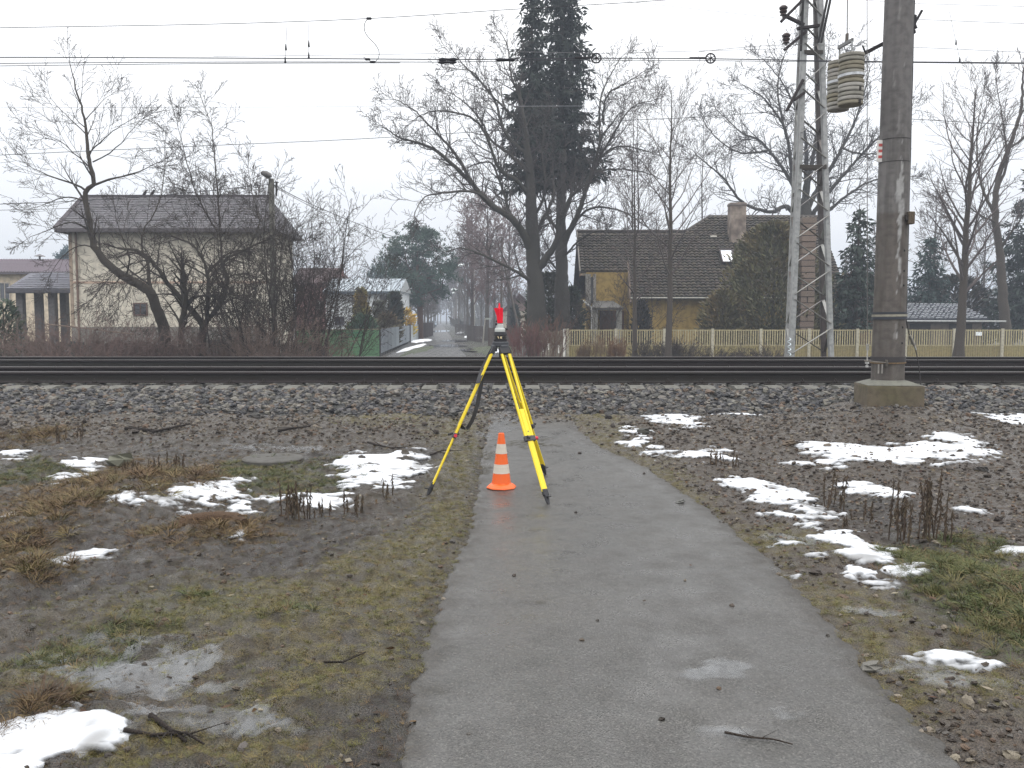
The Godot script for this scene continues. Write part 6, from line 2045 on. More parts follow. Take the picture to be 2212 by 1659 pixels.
	while y > -0.4:
		var two := row in [11, 13, 15, 16, 18]
		for k in (2 if two else 1):
			b = MB.new()
			var xa := bx0 if k == 0 else lerpf(bx0, bx1, 0.52)
			var xb2 := lerpf(bx0, bx1, 0.46) if two and k == 0 else bx1
			b.abox(Vector3(xa + rng.randf_range(-0.02, 0.02), y - bh + 0.04, -bD - 0.4), Vector3(xb2 + rng.randf_range(-0.02, 0.02), y, -bD + rng.randf_range(-0.02, 0.02)), vary(C(124, 108, 96, 0.75), 0.12), 0.012)
			part(t, "block", b, "stone")
		y -= bh
		row += 1
	b = MB.new()
	b.abox(Vector3(bx0 + 0.04, -0.4, -bD - 0.36), Vector3(bx1 - 0.04, y_top - 0.1, -bD - 0.06), C(60, 56, 52, 0.8))
	part(t, "mortar_core", b, "stone")

func garage():
	var D := 54.0
	var t := thing("garage", "low garage with snow dusted tiled roof behind the fence at right", "garage", at(2040, 745, D))
	var b := MB.new()
	var x0 := at(1905, 700, D).x
	var x1 := at(2128, 700, D).x
	var ye := at(2040, 692, D).y
	var E0 := Vector3(x0, ye, -D + 0.4)
	var E1 := Vector3(x1, ye, -D + 0.4)
	var v := Vector3(0, at(2040, 659, D + 3.0).y - ye, -3.6)
	b.abox(Vector3(x0 + 0.3, -0.5, -D - 5.0), Vector3(x1 - 0.2, ye, -D), C(96, 88, 80, 0.8))
	part(t, "wall", b, "plaster")
	b = MB.new()
	b.face([E0, E1, E1 + v, E0 + v], C(90, 92, 98, 1.5), Vector3(0, 1, 1))
	b.face([E0 + v, E1 + v, E1 + Vector3(0, 0, -6.5), E0 + Vector3(0, 0, -6.5)], C(90, 92, 98, 1.5), Vector3(0, 1, -1))
	b.face([E1, E1 + v, E1 + Vector3(0, 0, -6.5)], C(90, 88, 84, 0.8), Vector3.RIGHT)
	var roof := part(t, "roof", b, "roof")
	b = MB.new()
	tiles(b, E0 + Vector3(0, 0.02, 0.02), E1 - E0, v, 24, 9, 0.07, 0.06, C(96, 100, 108, 1.5), 0.15)
	part(roof, "roof_tiles", b, "roof", "stuff")
	b = MB.new()
	for r in 9:
		for k in 24:
			var p := E0 + (E1 - E0) * ((k + rng.randf_range(0.3, 0.6)) / 24.0) + v * ((r + rng.randf_range(0.55, 0.75)) / 9.0) + Vector3(0, 0.10, 0.05)
			b.box(Transform3D(Basis(Vector3.RIGHT, -0.45), p), Vector3(rng.randf_range(0.12, 0.22), 0.025, rng.randf_range(0.12, 0.24)), Color(0.8, 0.82, 0.86), 0.01)
	part(roof, "snow_dusting", b, "snow", "stuff")
	b = MB.new()
	b.rod(E0 + Vector3(-0.2, -0.04, 0.06), E1 + Vector3(1.0, -0.06, 0.06), 0.05, 0.05, 8, C(176, 178, 176, 0.9))
	part(roof, "gutter", b, "paint")
	for q in [[1965, 2010], [2050, 2100]]:
		b = MB.new()
		b.abox(Vector3(at(q[0], 700, D).x, -0.4, -D - 0.01), Vector3(at(q[1], 700, D).x, ye - 0.2, -D + 0.03), C(48, 44, 42, 0.8))
		part(t, "garage_door", b, "wood")
	t = thing("shed", "small brown shed with pale boards left of the concrete pole", "shed", at(1872, 745, 50.0))
	for k in 7:
		b = MB.new()
		var p := at(1858, 692 + k * 8.0, 50.0)
		b.abox(Vector3(p.x, p.y - 0.19, -50.0), Vector3(p.x + 1.0, p.y, -49.96), vary(C(104, 84, 66, 0.8), 0.2))
		part(t, "board", b, "wood")
	b = MB.new()
	b.abox(Vector3(at(1858, 700, 50).x, -0.4, -52.0), Vector3(at(1858, 700, 50).x + 1.0, at(1858, 690, 50).y, -50.03), C(70, 58, 48, 0.8))
	b.bar(at(1852, 690, 50) + Vector3(0, 0, 0.1), at(1902, 684, 50) + Vector3(0, 0, 0.1), 0.16, 0.5, C(96, 74, 62, 1.0))
	part(t, "frame", b, "wood")

func fences():
	var D := 46.0
	var top := at(1500, 712, D).y
	var mid := at(1500, 747, D).y
	var x0 := at(1226, 712, D).x
	var t := thing("slat_fence", "long pale yellow slatted metal fence before the yellow house", "fence", Vector3(x0, -0.4, -D))
	var c := C(172, 162, 126, 0.95)
	var shades := []
	for k in 4:
		var m := MB.new()
		m.abox(Vector3(-0.028, mid - 0.02, -0.012), Vector3(0.028, top, 0.012), vary(c, 0.14))
		shades.append(m.mesh(M["paint"]))
	var pm := MB.new()
	pm.abox(Vector3(-0.07, -0.45, -0.05), Vector3(0.07, top + 0.05, 0.05), C(180, 174, 154, 0.95), 0.01)
	var post := pm.mesh(M["paint"])
	var plm := []
	for k in 3:
		var m := MB.new()
		var cc := vary(C(146, 134, 92, 0.95), 0.10)
		for j in 20:
			var xa := j * 0.125
			m.face([Vector3(xa, -0.42, 0), Vector3(xa + 0.06, -0.42, 0.03), Vector3(xa + 0.06, mid, 0.03), Vector3(xa, mid, 0)], cc, Vector3(0, 0, 1))
			m.face([Vector3(xa + 0.06, -0.42, 0.03), Vector3(xa + 0.125, -0.42, 0), Vector3(xa + 0.125, mid, 0), Vector3(xa + 0.06, mid, 0.03)], cc, Vector3(0, 0, 1))
		plm.append(m.mesh(M["paint"]))
	var rm := MB.new()
	rm.abox(Vector3(0, -0.025, -0.02), Vector3(2.5, 0.025, 0.02), vary(c, 0.1))
	var rail := rm.mesh(M["paint"])
	for k in 10:
		var x := x0 + 2.5 * k
		put(t, "post", post, Transform3D(Basis(), Vector3(x, 0, -D + 0.06)))
		put(t, "rail", rail, Transform3D(Basis(), Vector3(x, top - 0.03, -D - 0.034)))
		put(t, "rail", rail, Transform3D(Basis(), Vector3(x, mid + 0.03, -D - 0.034)))
		put(t, "plinth_sheet", plm[k % 3], Transform3D(Basis(), Vector3(x, 0, -D - 0.02)))
		for j in 19: put(t, "slat", shades[rng.randi() % 4], Transform3D(Basis(Vector3(0, 0, 1), rng.randf_range(-0.006, 0.006)), Vector3(x + 0.125 * (j + 1), rng.randf_range(-0.01, 0.01), -D)))
	var b := MB.new()
	b.abox(at(2108, 725, D - 0.1), at(2121, 717, D - 0.08), C(226, 230, 232, 0.8))
	part(t, "notice_plate", b, "paint")
	# old boards with peeling white paint at the fence's left end
	t = thing("plank_fence", "short fence of weathered planks with peeling white paint left of the yellow fence", "fence", Vector3(at(1190, 720, 45.5).x, -0.4, -45.5))
	for k in 10:
		b = MB.new()
		var x := at(1168 + k * 5.6, 720, 45.5).x
		b.abox(Vector3(x - 0.06, -0.45, -45.5 - 0.01), Vector3(x + 0.06, top + rng.randf_range(-0.1, 0.03), -45.5 + 0.015), vary(C(128, 120, 106, 0.85), 0.2))
		var pl := part(t, "plank", b, "wood")
		if k in [1, 3, 7, 9]:
			b = MB.new()
			var yy := lerpf(mid - 0.3, top - 0.1, rng.randf())
			b.abox(Vector3(x - 0.045, yy - 0.35, -45.5 + 0.015), Vector3(x + 0.03, yy + 0.05, -45.5 + 0.02), C(222, 220, 214, 0.85))
			part(pl, "paint_remnant", b, "paint")
	b = MB.new()
	var pp := at(1220, 712, 45.3)
	b.abox(Vector3(pp.x - 0.08, -0.45, -45.42), Vector3(pp.x + 0.04, top + 0.05, -45.3), C(214, 212, 204, 0.85), 0.01)
	part(t, "post", b, "paint")
	# dark planks behind the tripod
	t = thing("plank_fence", "dark brown plank fence on the street's right side behind the tripod head", "fence", Vector3(at(1090, 740, 62).x, -0.4, -62.0))
	for k in 21:
		b = MB.new()
		var x := at(1056 + k * 3.3, 708, 62.0).x
		b.abox(Vector3(x - 0.05, -0.4, -62.0), Vector3(x + 0.05, at(1090, 708, 62).y + rng.randf_range(-0.03, 0.03), -61.97), vary(C(92, 82, 78, 0.8), 0.12))
		part(t, "plank", b, "wood")
	for q in [[1010, 84, 703, "dark garden hedge fence at the street's right, farther on", 42], [985, 112, 700, "low dark fence at the street's right side, far off", 20]]:
		t = thing("plank_fence", q[3], "fence", at(q[0], 715, q[1]))
		for k in 12:
			b = MB.new()
			var x: float = at(q[0] - 2.0, 715, q[1]).x + k * 0.16 * (1.0 if q[1] < 100 else 1.4)
			b.abox(Vector3(x, -0.4, -q[1] + k * 0.9), Vector3(x + 0.12, at(1000, q[2], q[1]).y, -q[1] + k * 0.9 + 0.05), vary(C(78, 72, 70, 0.8), 0.15))
			part(t, "plank", b, "wood")
	# green sheet metal fence and the grey corrugated fence along the street
	var gD := 46.5
	t = thing("metal_fence", "green painted sheet metal fence left of the street", "fence", Vector3(at(760, 740, gD).x, -0.4, -gD))
	var gx0 := at(640, 712, gD).x
	var gx1 := at(822, 712, gD).x
	var gt := at(760, 712, gD).y
	for k in 3:
		b = MB.new()
		var xa := lerpf(gx0, gx1, k / 3.0) + 0.01
		var xc := lerpf(gx0, gx1, (k + 1) / 3.0) - 0.01
		b.abox(Vector3(xa, -0.38, -gD - 0.01), Vector3(xc, gt + (0.02 if k == 1 else 0.0), -gD + 0.01), vary(C(84, 122, 86, 0.85), 0.05))
		part(t, "sheet", b, "paint")
	for q in [[720, 786, 718.5], [732, 786, 726]]:
		b = MB.new()
		b.bar(at(q[0], q[2], gD - 0.04), at(q[1], q[2], gD - 0.04), 0.05, 0.04, C(60, 124, 92, 0.85))
		part(t, "crossbar", b, "paint")
	b = MB.new()
	b.bar(at(640, 713, gD - 0.03), at(823, 711, gD - 0.03), 0.04, 0.05, C(150, 146, 120, 0.9))
	part(t, "top_rail", b, "rust")
	b = MB.new()
	var sx := at(797, 721, gD - 0.02)
	for k in 6:
		if k == 3: continue
		b.bar(sx + Vector3(0.055 * k, rng.randf_range(-0.03, 0.0), 0), sx + Vector3(0.055 * k + 0.03, rng.randf_range(0.02, 0.05), 0), 0.014, 0.004, C(48, 60, 44, 0.85))
	part(t, "scrawl", b, "plain")
	var ga := at(823, 740, 46.5)
	var gb := at(884, 740, 72.0)
	t = thing("metal_fence", "grey corrugated sheet metal fence running along the street's left side", "fence", Vector3(ga.x, -0.4, ga.z))
	var dir := Vector3(gb.x - ga.x, 0, gb.z - ga.z)
	var fl := dir.length()
	var u := dir / fl
	var nrm := Vector3(-u.z, 0, u.x)
	var np := 22
	for k in np:
		b = MB.new()
		var col := vary(C(140, 147, 154, 0.9), 0.12)
		for j in 8:
			var a := Vector3(ga.x, 0, ga.z) + u * fl * ((k + j / 8.0) / np)
			var m := Vector3(ga.x, 0, ga.z) + u * fl * ((k + (j + 0.6) / 8.0) / np) + nrm * 0.04
			var c2 := Vector3(ga.x, 0, ga.z) + u * fl * ((k + (j + 1) / 8.0) / np)
			var lo := Vector3(0, -0.20, 0)
			var hi := Vector3(0, 1.06, 0)
			if j == 7: c2 -= u * 0.09
			b.face([a + lo, m + lo, m + hi, a + hi], col, nrm)
			b.face([m + lo, c2 + lo, c2 + hi, m + hi], col, nrm)
		part(t, "corrugated_sheet", b, "paint")
		b = MB.new()
		var p := Vector3(ga.x, 0, ga.z) + u * fl * (k / float(np)) - nrm * 0.05
		b.rod(p + Vector3(0, -0.45, 0), p + Vector3(0, 1.0, 0), 0.04, 0.04, 6, C(60, 58, 58, 0.9))
		part(t, "post", b, "rust")
	b = MB.new()
	b.bar(Vector3(ga.x, 1.07, ga.z), Vector3(gb.x, 1.07, gb.z), 0.06, 0.04, C(110, 100, 90, 0.9))
	part(t, "top_rail", b, "rust")
	var ha := at(885, 720, 74.0)
	var hbp := at(908, 720, 92.0)
	t = thing("metal_fence", "pale grey metal gate continuing the corrugated fence", "gate", Vector3(ha.x, -0.4, ha.z))
	for k in 9:
		b = MB.new()
		var p := Vector3(ha.x, 0.35, ha.z).lerp(Vector3(hbp.x, 0.35, hbp.z), (k + 0.5) / 9.0)
		b.box(Transform3D(Basis(Vector3.UP, atan2(-(hbp.z - ha.z), hbp.x - ha.x)), p), Vector3(1.9, 1.4, 0.03), vary(C(162, 168, 172, 0.9), 0.06))
		part(t, "sheet", b, "paint")
	b = MB.new()
	b.abox(Vector3(ha.x - 0.15, -0.4, ha.z - 0.1), Vector3(ha.x + 0.1, 1.15, ha.z + 0.15), C(70, 68, 70, 0.9))
	part(t, "post", b, "paint")
	var ja := at(910, 720, 94.0)
	t = thing("plank_fence", "dark plank fence after the pale gate, left of the street", "fence", Vector3(ja.x, -0.4, ja.z))
	for k in 14:
		b = MB.new()
		b.abox(Vector3(ja.x - k * 0.03, -0.4, ja.z - k * 1.0), Vector3(ja.x - k * 0.03 + 0.5, 1.15 + rng.randf_range(-0.05, 0.05), ja.z - k * 1.0 + 0.05), vary(C(74, 66, 64, 0.85), 0.12))
		part(t, "plank", b, "wood")

func street():
	var b := MB.new()
	var rows := 0
	var cols := 25
	var d := 26.0
	while d < 420.0:
		var cx := -0.0861 * d - 0.62 + 0.15
		var hw := lerpf(2.05, 2.4, clampf((d - 48.0) / 120.0, 0.0, 1.0))
		if d < 48.0: hw += (48.0 - d) * 0.03
		for k in cols:
			var x := cx + (k / (cols - 1.0) * 2.0 - 1.0) * (hw + 0.15 * nz_mid.get_noise_1d(d * 2.0 + k * 0.1))
			var n := nz_mid.get_noise_2d(x * 0.7, d * 0.25)
			b.v.append(Vector3(x, hb(d) + 0.035 + 0.03 * n, -d))
			b.c.append(C(128, 124, 120, 1.9).lerp(C(88, 82, 76, 1.9), clampf(0.4 - 1.6 * n, 0.0, 1.0)))
		rows += 1
		d *= 1.02
	b.grid(rows, cols)
	tag(part(self, "street", b, "asphalt"), "worn wet residential street leading straight away beyond the tracks", "", "", "structure")
	for q in [[[1040, 757, 40, 4], "wide puddle at the street's near right edge"], [[965, 748, 34, 3], "puddle in the street's wheel track, nearer"], [[985, 737, 26, 2], "puddle in the street's wheel track, middle"], [[950, 716, 20, 2], "pale wet stretch of the street far off"]]:
		flat_patch("puddle", q[0], q[1], "puddle", Color(0.05, 0.05, 0.05, 0.85), "water", 0.052)
	for q in [[[892, 753, 7, 9], "snow heap at the street's left edge by the corrugated fence"], [[912, 737, 18, 3], "thin snow strip at the street's left edge"], [[1032, 731, 9, 2.5], "small snow patch at the street's right edge"], [[1012, 728, 8, 1.5], "tiny snow patch at the street's right edge, farther"], [[994, 719.5, 5, 1.5], "farthest tiny snow patch at the street's right"], [[1073, 760, 14, 3.0], "snow scrap in the grass right of the street"]]:
		flat_patch("snow_patch", q[0], q[1], "snow", Color(0.86, 0.88, 0.92), "snow", 0.13)
	flat_patch("grass_verge", [1068, 755, 50, 8], "green grass verge right of the street behind the tripod", "grass", C(98, 112, 52, 1.7), "soil", 0.10)
	flat_patch("grass_verge", [908, 757, 18, 10], "green grass verge left of the street by the corrugated fence", "grass", C(96, 110, 56, 1.7), "soil", 0.10)
	var car_at := Vector3(-0.0861 * 205.0 - 0.9, hb(205.0) + 0.04, -205.0)
	var t := thing("parked_car", "small pale blue car far down the street facing us", "car", car_at)
	var m := MB.new()
	var blue := C(150, 170, 186, 0.9)
	m.abox(car_at + Vector3(-0.86, 0.25, -4.1), car_at + Vector3(0.86, 0.85, 0.0), blue, 0.16)
	m.abox(car_at + Vector3(-0.70, 0.82, -3.3), car_at + Vector3(0.70, 1.45, -1.0), blue, 0.2)
	part(t, "body", m, "gloss")
	m = MB.new()
	m.face([car_at + Vector3(-0.62, 0.9, -0.93), car_at + Vector3(0.62, 0.9, -0.93), car_at + Vector3(0.54, 1.34, -0.99), car_at + Vector3(-0.54, 1.34, -0.99)], C(40, 46, 52, 0.9), Vector3(0, 0, 1))
	part(t, "windscreen", m, "window_glass")
	for s in [-1.0, 1.0]:
		m = MB.new()
		m.abox(car_at + Vector3(s * 0.62 - 0.16, 0.58, 0.0), car_at + Vector3(s * 0.62 + 0.16, 0.74, 0.015), C(230, 230, 226, 0.9), 0.005)
		part(t, "headlight", m, "gloss")
		for z in [-0.75, -3.3]:
			m = MB.new()
			m.rod(car_at + Vector3(s * 0.84, 0.30, z), car_at + Vector3(s * 0.62, 0.30, z), 0.30, 0.30, 14, C(26, 26, 28, 0.9))
			part(t, "wheel", m, "rubber")
	# poles and lamps along the street
	for q in [[1082, 84.0, 512, 0.12, C(92, 84, 76, 0.8), 1057, 528, "tall dark wooden pole with arm lamp behind the red prism", 1], [1024, 106.0, 580, 0.14, C(164, 162, 156, 0.8), 997, 574, "pale concrete street pole with arm lamp, second along the street", 0], [990, 134.0, 590, 0.13, C(84, 78, 72, 0.8), 981, 626, "dark wooden pole with slanting stay on the street's right", 1], [986, 165.0, 600, 0.14, C(110, 104, 100, 0.8), 982, 633, "thin hazy lamp pole, fourth along the street", 0], [982, 200.0, 618, 0.15, C(110, 104, 100, 0.8), 976, 642, "thin hazy lamp pole, fifth along the street", 0], [980, 240.0, 630, 0.16, C(110, 104, 100, 0.8), 977, 651, "thinnest hazy lamp pole, last along the street", 0]]:
		var D: float = q[1]
		var foot := at(q[0], 720, D)
		foot.y = hb(D) - 0.05
		var topp := at(q[0] + (3 if q[8] == 1 else 0), q[2], D)
		var pl := thing("street_pole", q[7], "pole", foot)
		m = MB.new()
		m.rod(foot, Vector3(topp.x, topp.y, foot.z), q[3], q[3] * 0.75, 8, q[4])
		part(pl, "pole", m, "wood")
		if q[8] == 1:
			m = MB.new()
			m.rod(Vector3(topp.x, lerpf(foot.y, topp.y, 0.82), foot.z), foot + Vector3(2.4 if D > 100 else 1.9, 0.1, -0.6), q[3] * 0.8, q[3] * 0.9, 8, q[4])
			part(pl, "stay", m, "wood")
		m = MB.new()
		var lh := at(q[5], q[6], D - 0.3)
		m.rod(Vector3(foot.x, lh.y - 0.25, foot.z), lh, 0.05, 0.04, 6, C(120, 120, 118, 0.8))
		part(pl, "arm", m, "steel")
		m = MB.new()
		var hl := 0.42 if D < 120 else 0.5
		m.tube(PackedVector3Array([lh + Vector3(-hl, -0.05, 0), lh + Vector3(-hl * 0.6, 0.03, 0), lh + Vector3(0, 0.06, 0), lh + Vector3(hl, 0.0, 0)]), PackedFloat32Array([0.04, 0.17, 0.17, 0.06]), 8, C(226, 232, 234, 0.8), true)
		part(pl, "lamp_head", m, "paint")
	# street name sign
	var sd := 71.0
	var s0 := at(1043, 741, sd)
	t = thing("sign_post", "slightly leaning thin post with a small plate at the street corner", "sign", s0)
	m = MB.new()
	m.rod(s0, at(1048, 687, sd), 0.06, 0.05, 8, C(150, 146, 138, 0.8))
	part(t, "post", m, "steel")
	m = MB.new()
	m.box(Transform3D(Basis(), at(1055, 688.5, sd)), Vector3(0.5, 0.14, 0.02), C(150, 156, 150, 0.8))
	part(t, "plate", m, "paint")

func flat_patch(called: String, e: Array, label: String, category: String, col: Color, mat: String, lift: float):
	var q := ell(e)
	var b := MB.new()
	var n := 28
	b.v.append(Vector3(q[0], hb(-q[1]) + lift, q[1])); b.n.append(Vector3.UP); b.c.append(col)
	for ring in 2:
		for k in n:
			var a := TAU * k / n
			var r := (1.0 + 0.45 * nz_mid.get_noise_2d(cos(a) * 3.0 + q[0], sin(a) * 3.0 + q[1]) + 0.3 * nz_fine.get_noise_2d(cos(a) * 4.0 + q[0], sin(a) * 4.0)) * (0.7 if ring == 0 else 1.05)
			var p := Vector3(q[0] + cos(a) * q[2] * r, 0, q[1] + sin(a) * q[3] * r)
			p.y = hb(-p.z) + (lift if ring == 0 or mat == "water" else 0.02)
			b.v.append(p); b.n.append(Vector3.UP); b.c.append(vary(col, 0.06) if mat == "soil" else col)
	for k in n:
		var j := (k + 1) % n
		b.ix.append_array([0, 1 + k, 1 + j, 1 + k, 1 + n + k, 1 + j, 1 + j, 1 + n + k, 1 + n + j])
	tag(part(self, called, b, mat), label, category, "", "stuff")

# ---------------------------------------------------------------- tripod, cone, weeds and litter
func tripod():
	var yel := C(236, 208, 20, 1.05)
	var blk := C(38, 38, 40, 0.9)
	var feet := [on_ground(922, 1068), on_ground(1186, 1092), on_ground(1179, 1026)]
	var head := at(1081, 734, 8.05)
	var t := thing("surveying_tripod", "yellow surveying tripod with black feet straddling the path's left edge", "tripod", Vector3(head.x, 0, head.z))
	var b := MB.new()
	b.lathe(Transform3D(Basis(), head + Vector3(0, -0.055, 0)), [[0.02, -0.01], [0.066, -0.01], [0.074, 0.0], [0.074, 0.032], [0.068, 0.04], [0.001, 0.04]], 28, C(60, 62, 66, 0.9))
	for k in 3:
		var f: Vector3 = feet[k]
		var o := Vector3(f.x - head.x, 0, f.z - head.z).normalized()
		var s := o.cross(Vector3.UP)
		b.box(Transform3D(Basis(s, Vector3.UP, o), head + o * 0.062 + Vector3(0, -0.075, 0)), Vector3(0.075, 0.06, 0.04), C(60, 62, 66, 0.9), 0.008)
	part(t, "head", b, "rubber")
	for k in 3:
		var f: Vector3 = feet[k]
		f.y -= 0.012
		var o := Vector3(f.x - head.x, 0, f.z - head.z).normalized()
		var s := o.cross(Vector3.UP).normalized()
		var top := head + o * 0.068 + Vector3(0, -0.085, 0)
		var a := (f - top).normalized()
		var le := top.distance_to(f)
		if k == 0: s = (Vector3(-0.12, 0, -1) - a * Vector3(-0.12, 0, -1).dot(a)).normalized()
		var up := s.cross(a)
		b = MB.new()
		# two slender upper beams joined by a cross piece, a single wider lower beam between them
		for q in [-1.0, 1.0]: b.bar(top + s * q * 0.036 + a * 0.03, top + s * q * 0.034 + a * le * 0.575, 0.022, 0.022, yel, 0.005, s)
		b.bar(top + a * le * 0.50 - up * 0.002, top + a * le * 0.575 - up * 0.002, 0.05, 0.017, yel, 0.003, s)
		var leg := part(t, "leg", b, "tripod_paint")
		b = MB.new()
		b.bar(top + a * le * 0.40, top + a * le * 0.915, 0.044, 0.019, yel, 0.004, s)
		b.bar(top + a * le * 0.60, top + a * le * 0.915, 0.056, 0.013, yel, 0.003, s)
		part(leg, "extension", b, "tripod_paint")
		b = MB.new()
		b.bar(top + a * le * 0.572, top + a * le * 0.605, 0.106, 0.036, C(64, 62, 64, 0.9), 0.006, s)
		b.bar(top + s * 0.03 + a * le * 0.578 + up * 0.02, top + s * 0.03 + a * le * 0.6 + up * 0.055, 0.016, 0.02, blk, 0.004, s)
		part(leg, "clamp", b, "rubber")
		b = MB.new()
		b.rod(top + a * le * 0.545 + up * 0.004, top + a * le * 0.545 + up * 0.013, 0.007, 0.006, 8, C(110, 108, 104, 0.9))
		part(leg, "bolt", b, "steel")
		b = MB.new()
		b.rod(top + a * le * 0.588 - s * 0.05, top + a * le * 0.588 - s * 0.078, 0.013, 0.016, 10, C(190, 40, 60, 0.9))
		part(leg, "clamp_knob", b, "rubber")
		b = MB.new()
		b.bar(top + a * le * 0.90, top + a * le * 0.94, 0.052, 0.03, blk, 0.006, s)
		b.tube(PackedVector3Array([top + a * le * 0.935, top + a * le * 0.965, f + a * 0.012]), PackedFloat32Array([0.021, 0.019, 0.004]), 10, blk, true)
		b.bar(top + a * le * 0.945, top + a * le * 0.945 + o * 0.055 + Vector3(0, 0.012, 0), 0.03, 0.01, blk, 0.002, s)
		part(leg, "spike_foot", b, "rubber")
		b = MB.new()
		b.bar(top - a * 0.02, top + a * 0.05, 0.10, 0.034, blk, 0.006, s)
		part(leg, "hinge", b, "rubber")
	b = MB.new()
	b.rod(head + Vector3(0, -0.16, 0), head + Vector3(0, -0.05, 0), 0.014, 0.014, 12, C(70, 70, 72, 0.9))
	part(t, "centre_screw", b, "rubber")
	# the carrying strap, slack along the left leg
	var l0 := head + (Vector3(feet[0].x - head.x, 0, feet[0].z - head.z)).normalized() * 0.068 + Vector3(0, -0.085, 0.03)
	var lf: Vector3 = feet[0]
	var c := Curve3D.new()
	var clampp := l0.lerp(lf, 0.59)
	for q in [l0 + Vector3(-0.012, 0.0, -0.05), l0.lerp(lf, 0.13) + Vector3(-0.02, 0, -0.06), l0.lerp(lf, 0.23) + Vector3(0.0, 0, 0.06), at(1042, 805, 7.98), at(1036, 850, 7.96), at(1026, 892, 7.94), at(1015, 917, 7.92), at(1005, 926, 7.92), at(993, 917, 7.92), clampp + Vector3(0.01, 0.0, 0.03)]: c.add_point(q)
	for k in range(1, 8):
		var tan := (c.get_point_position(k + 1) - c.get_point_position(k - 1)) * 0.2
		c.set_point_in(k, -tan); c.set_point_out(k, tan)
	var line := c.tessellate_even_length(5, 0.02)
	b = MB.new()
	for k in line.size() - 1:
		var a := line[k]
		var e := line[k + 1]
		b.bar(a, e + (e - a) * 0.1, 0.040, 0.004, vary(C(34, 34, 38, 0.9), 0.05), 0.0, Vector3(1, 0.1, 0.6))
	part(t, "strap", b, "rubber")
	# the prism on its tribrach
	t = thing("survey_prism", "red surveying prism on a grey and black tribrach, on top of the tripod", "prism", head)
	var y := head.y - 0.015
	b = MB.new()
	var hx := Vector3(head.x, y, head.z)
	b.lathe(Transform3D(Basis(), hx), [[0.01, 0.0], [0.058, 0.0], [0.062, 0.004], [0.062, 0.02], [0.03, 0.021]], 3 * 8, blk)
	b.lathe(Transform3D(Basis(), hx + Vector3(0, 0.052, 0)), [[0.03, 0.0], [0.056, 0.0], [0.060, 0.005], [0.056, 0.03], [0.04, 0.034], [0.001, 0.034]], 24, blk)
	part(t, "tribrach", b, "rubber")
	for k in 3:
		b = MB.new()
		var a := TAU * k / 3.0 + 0.52
		b.lathe(Transform3D(Basis(), hx + Vector3(cos(a) * 0.044, 0.02, sin(a) * 0.044)), [[0.007, 0.0], [0.017, 0.004], [0.017, 0.026], [0.007, 0.03]], 14, C(52, 50, 48, 0.9))
		part(t, "levelling_screw", b, "rubber")
	b = MB.new()
	b.box(Transform3D(Basis(), hx + Vector3(0.006, 0.036, 0.052)), Vector3(0.014, 0.02, 0.004), C(216, 200, 160, 0.9), 0.003)
	b.box(Transform3D(Basis(Vector3(0, 0, 1), 0.5), hx + Vector3(-0.018, 0.037, 0.052)), Vector3(0.008, 0.022, 0.004), C(216, 200, 160, 0.9), 0.002)
	part(t, "brass_lever", b, "plain")
	b = MB.new()
	var g := C(176, 180, 176, 0.9)
	b.lathe(Transform3D(Basis(), hx + Vector3(-0.004, 0.088, 0)), [[0.048, 0.0], [0.048, 0.022], [0.042, 0.034], [0.032, 0.035], [0.032, 0.062], [0.024, 0.074], [0.018, 0.09], [0.001, 0.092]], 20, g)
	part(t, "carrier", b, "gloss")
	b = MB.new()
	b.rod(hx + Vector3(0.05, 0.11, 0.01), hx + Vector3(0.066, 0.112, 0.012), 0.009, 0.011, 10, blk)
	b.rod(hx + Vector3(-0.028, 0.155, 0.01), hx + Vector3(-0.046, 0.156, 0.012), 0.009, 0.011, 10, blk)
	b.rod(hx + Vector3(-0.026, 0.18, 0.0), hx + Vector3(-0.04, 0.186, 0.0), 0.008, 0.011, 10, C(70, 90, 80, 0.9))
	part(t, "knob", b, "rubber")
	b = MB.new()
	var red := C(226, 28, 52, 0.85)
	var p := hx + Vector3(-0.006, 0.166, 0.0)
	# hood seen from the side: wide above, narrow below, with a raised rib
	var lo := [Vector3(-0.018, 0.0, -0.024), Vector3(0.020, 0.0, -0.024), Vector3(0.022, 0.0, 0.022), Vector3(-0.016, 0.0, 0.026)]
	for k in 4: lo[k] *= 1.28
	var md := [Vector3(-0.022, 0.05, -0.03), Vector3(0.022, 0.05, -0.028), Vector3(0.024, 0.05, 0.028), Vector3(-0.022, 0.05, 0.03)]
	for k in 4: md[k] *= 1.28
	var hi := [Vector3(-0.038, 0.105, -0.04), Vector3(0.020, 0.108, -0.036), Vector3(0.023, 0.108, 0.036), Vector3(-0.040, 0.105, 0.04)]
	for k in 4: hi[k] *= 1.28
	for k in 4:
		var j := (k + 1) % 4
		for pr in [[lo, md], [md, hi]]: b.face([p + pr[0][k], p + pr[0][j], p + pr[1][j], p + pr[1][k]], red, pr[0][k] + pr[0][j] - Vector3(0.004, 0.05, 0.0) * 0.0)
	b.face([p + hi[0], p + hi[1], p + hi[2], p + hi[3]], red, Vector3.UP)
	b.face([p + lo[0], p + lo[1], p + lo[2], p + lo[3]], red, Vector3.DOWN)
	b.bar(p + Vector3(0.004, 0.006, 0.034), p + Vector3(-0.002, 0.134, 0.054), 0.010, 0.014, C(232, 40, 60, 0.85), 0.003)
	part(t, "target_hood", b, "gloss")
	b = MB.new()
	b.tube(PackedVector3Array([p + Vector3(-0.004, 0.13, 0.0), p + Vector3(-0.004, 0.155, 0.0), p + Vector3(-0.004, 0.178, 0.0), p + Vector3(-0.004, 0.183, 0.0)]), PackedFloat32Array([0.010, 0.008, 0.0065, 0.002]), 12, red, true)
	part(t, "top_pin", b, "gloss")

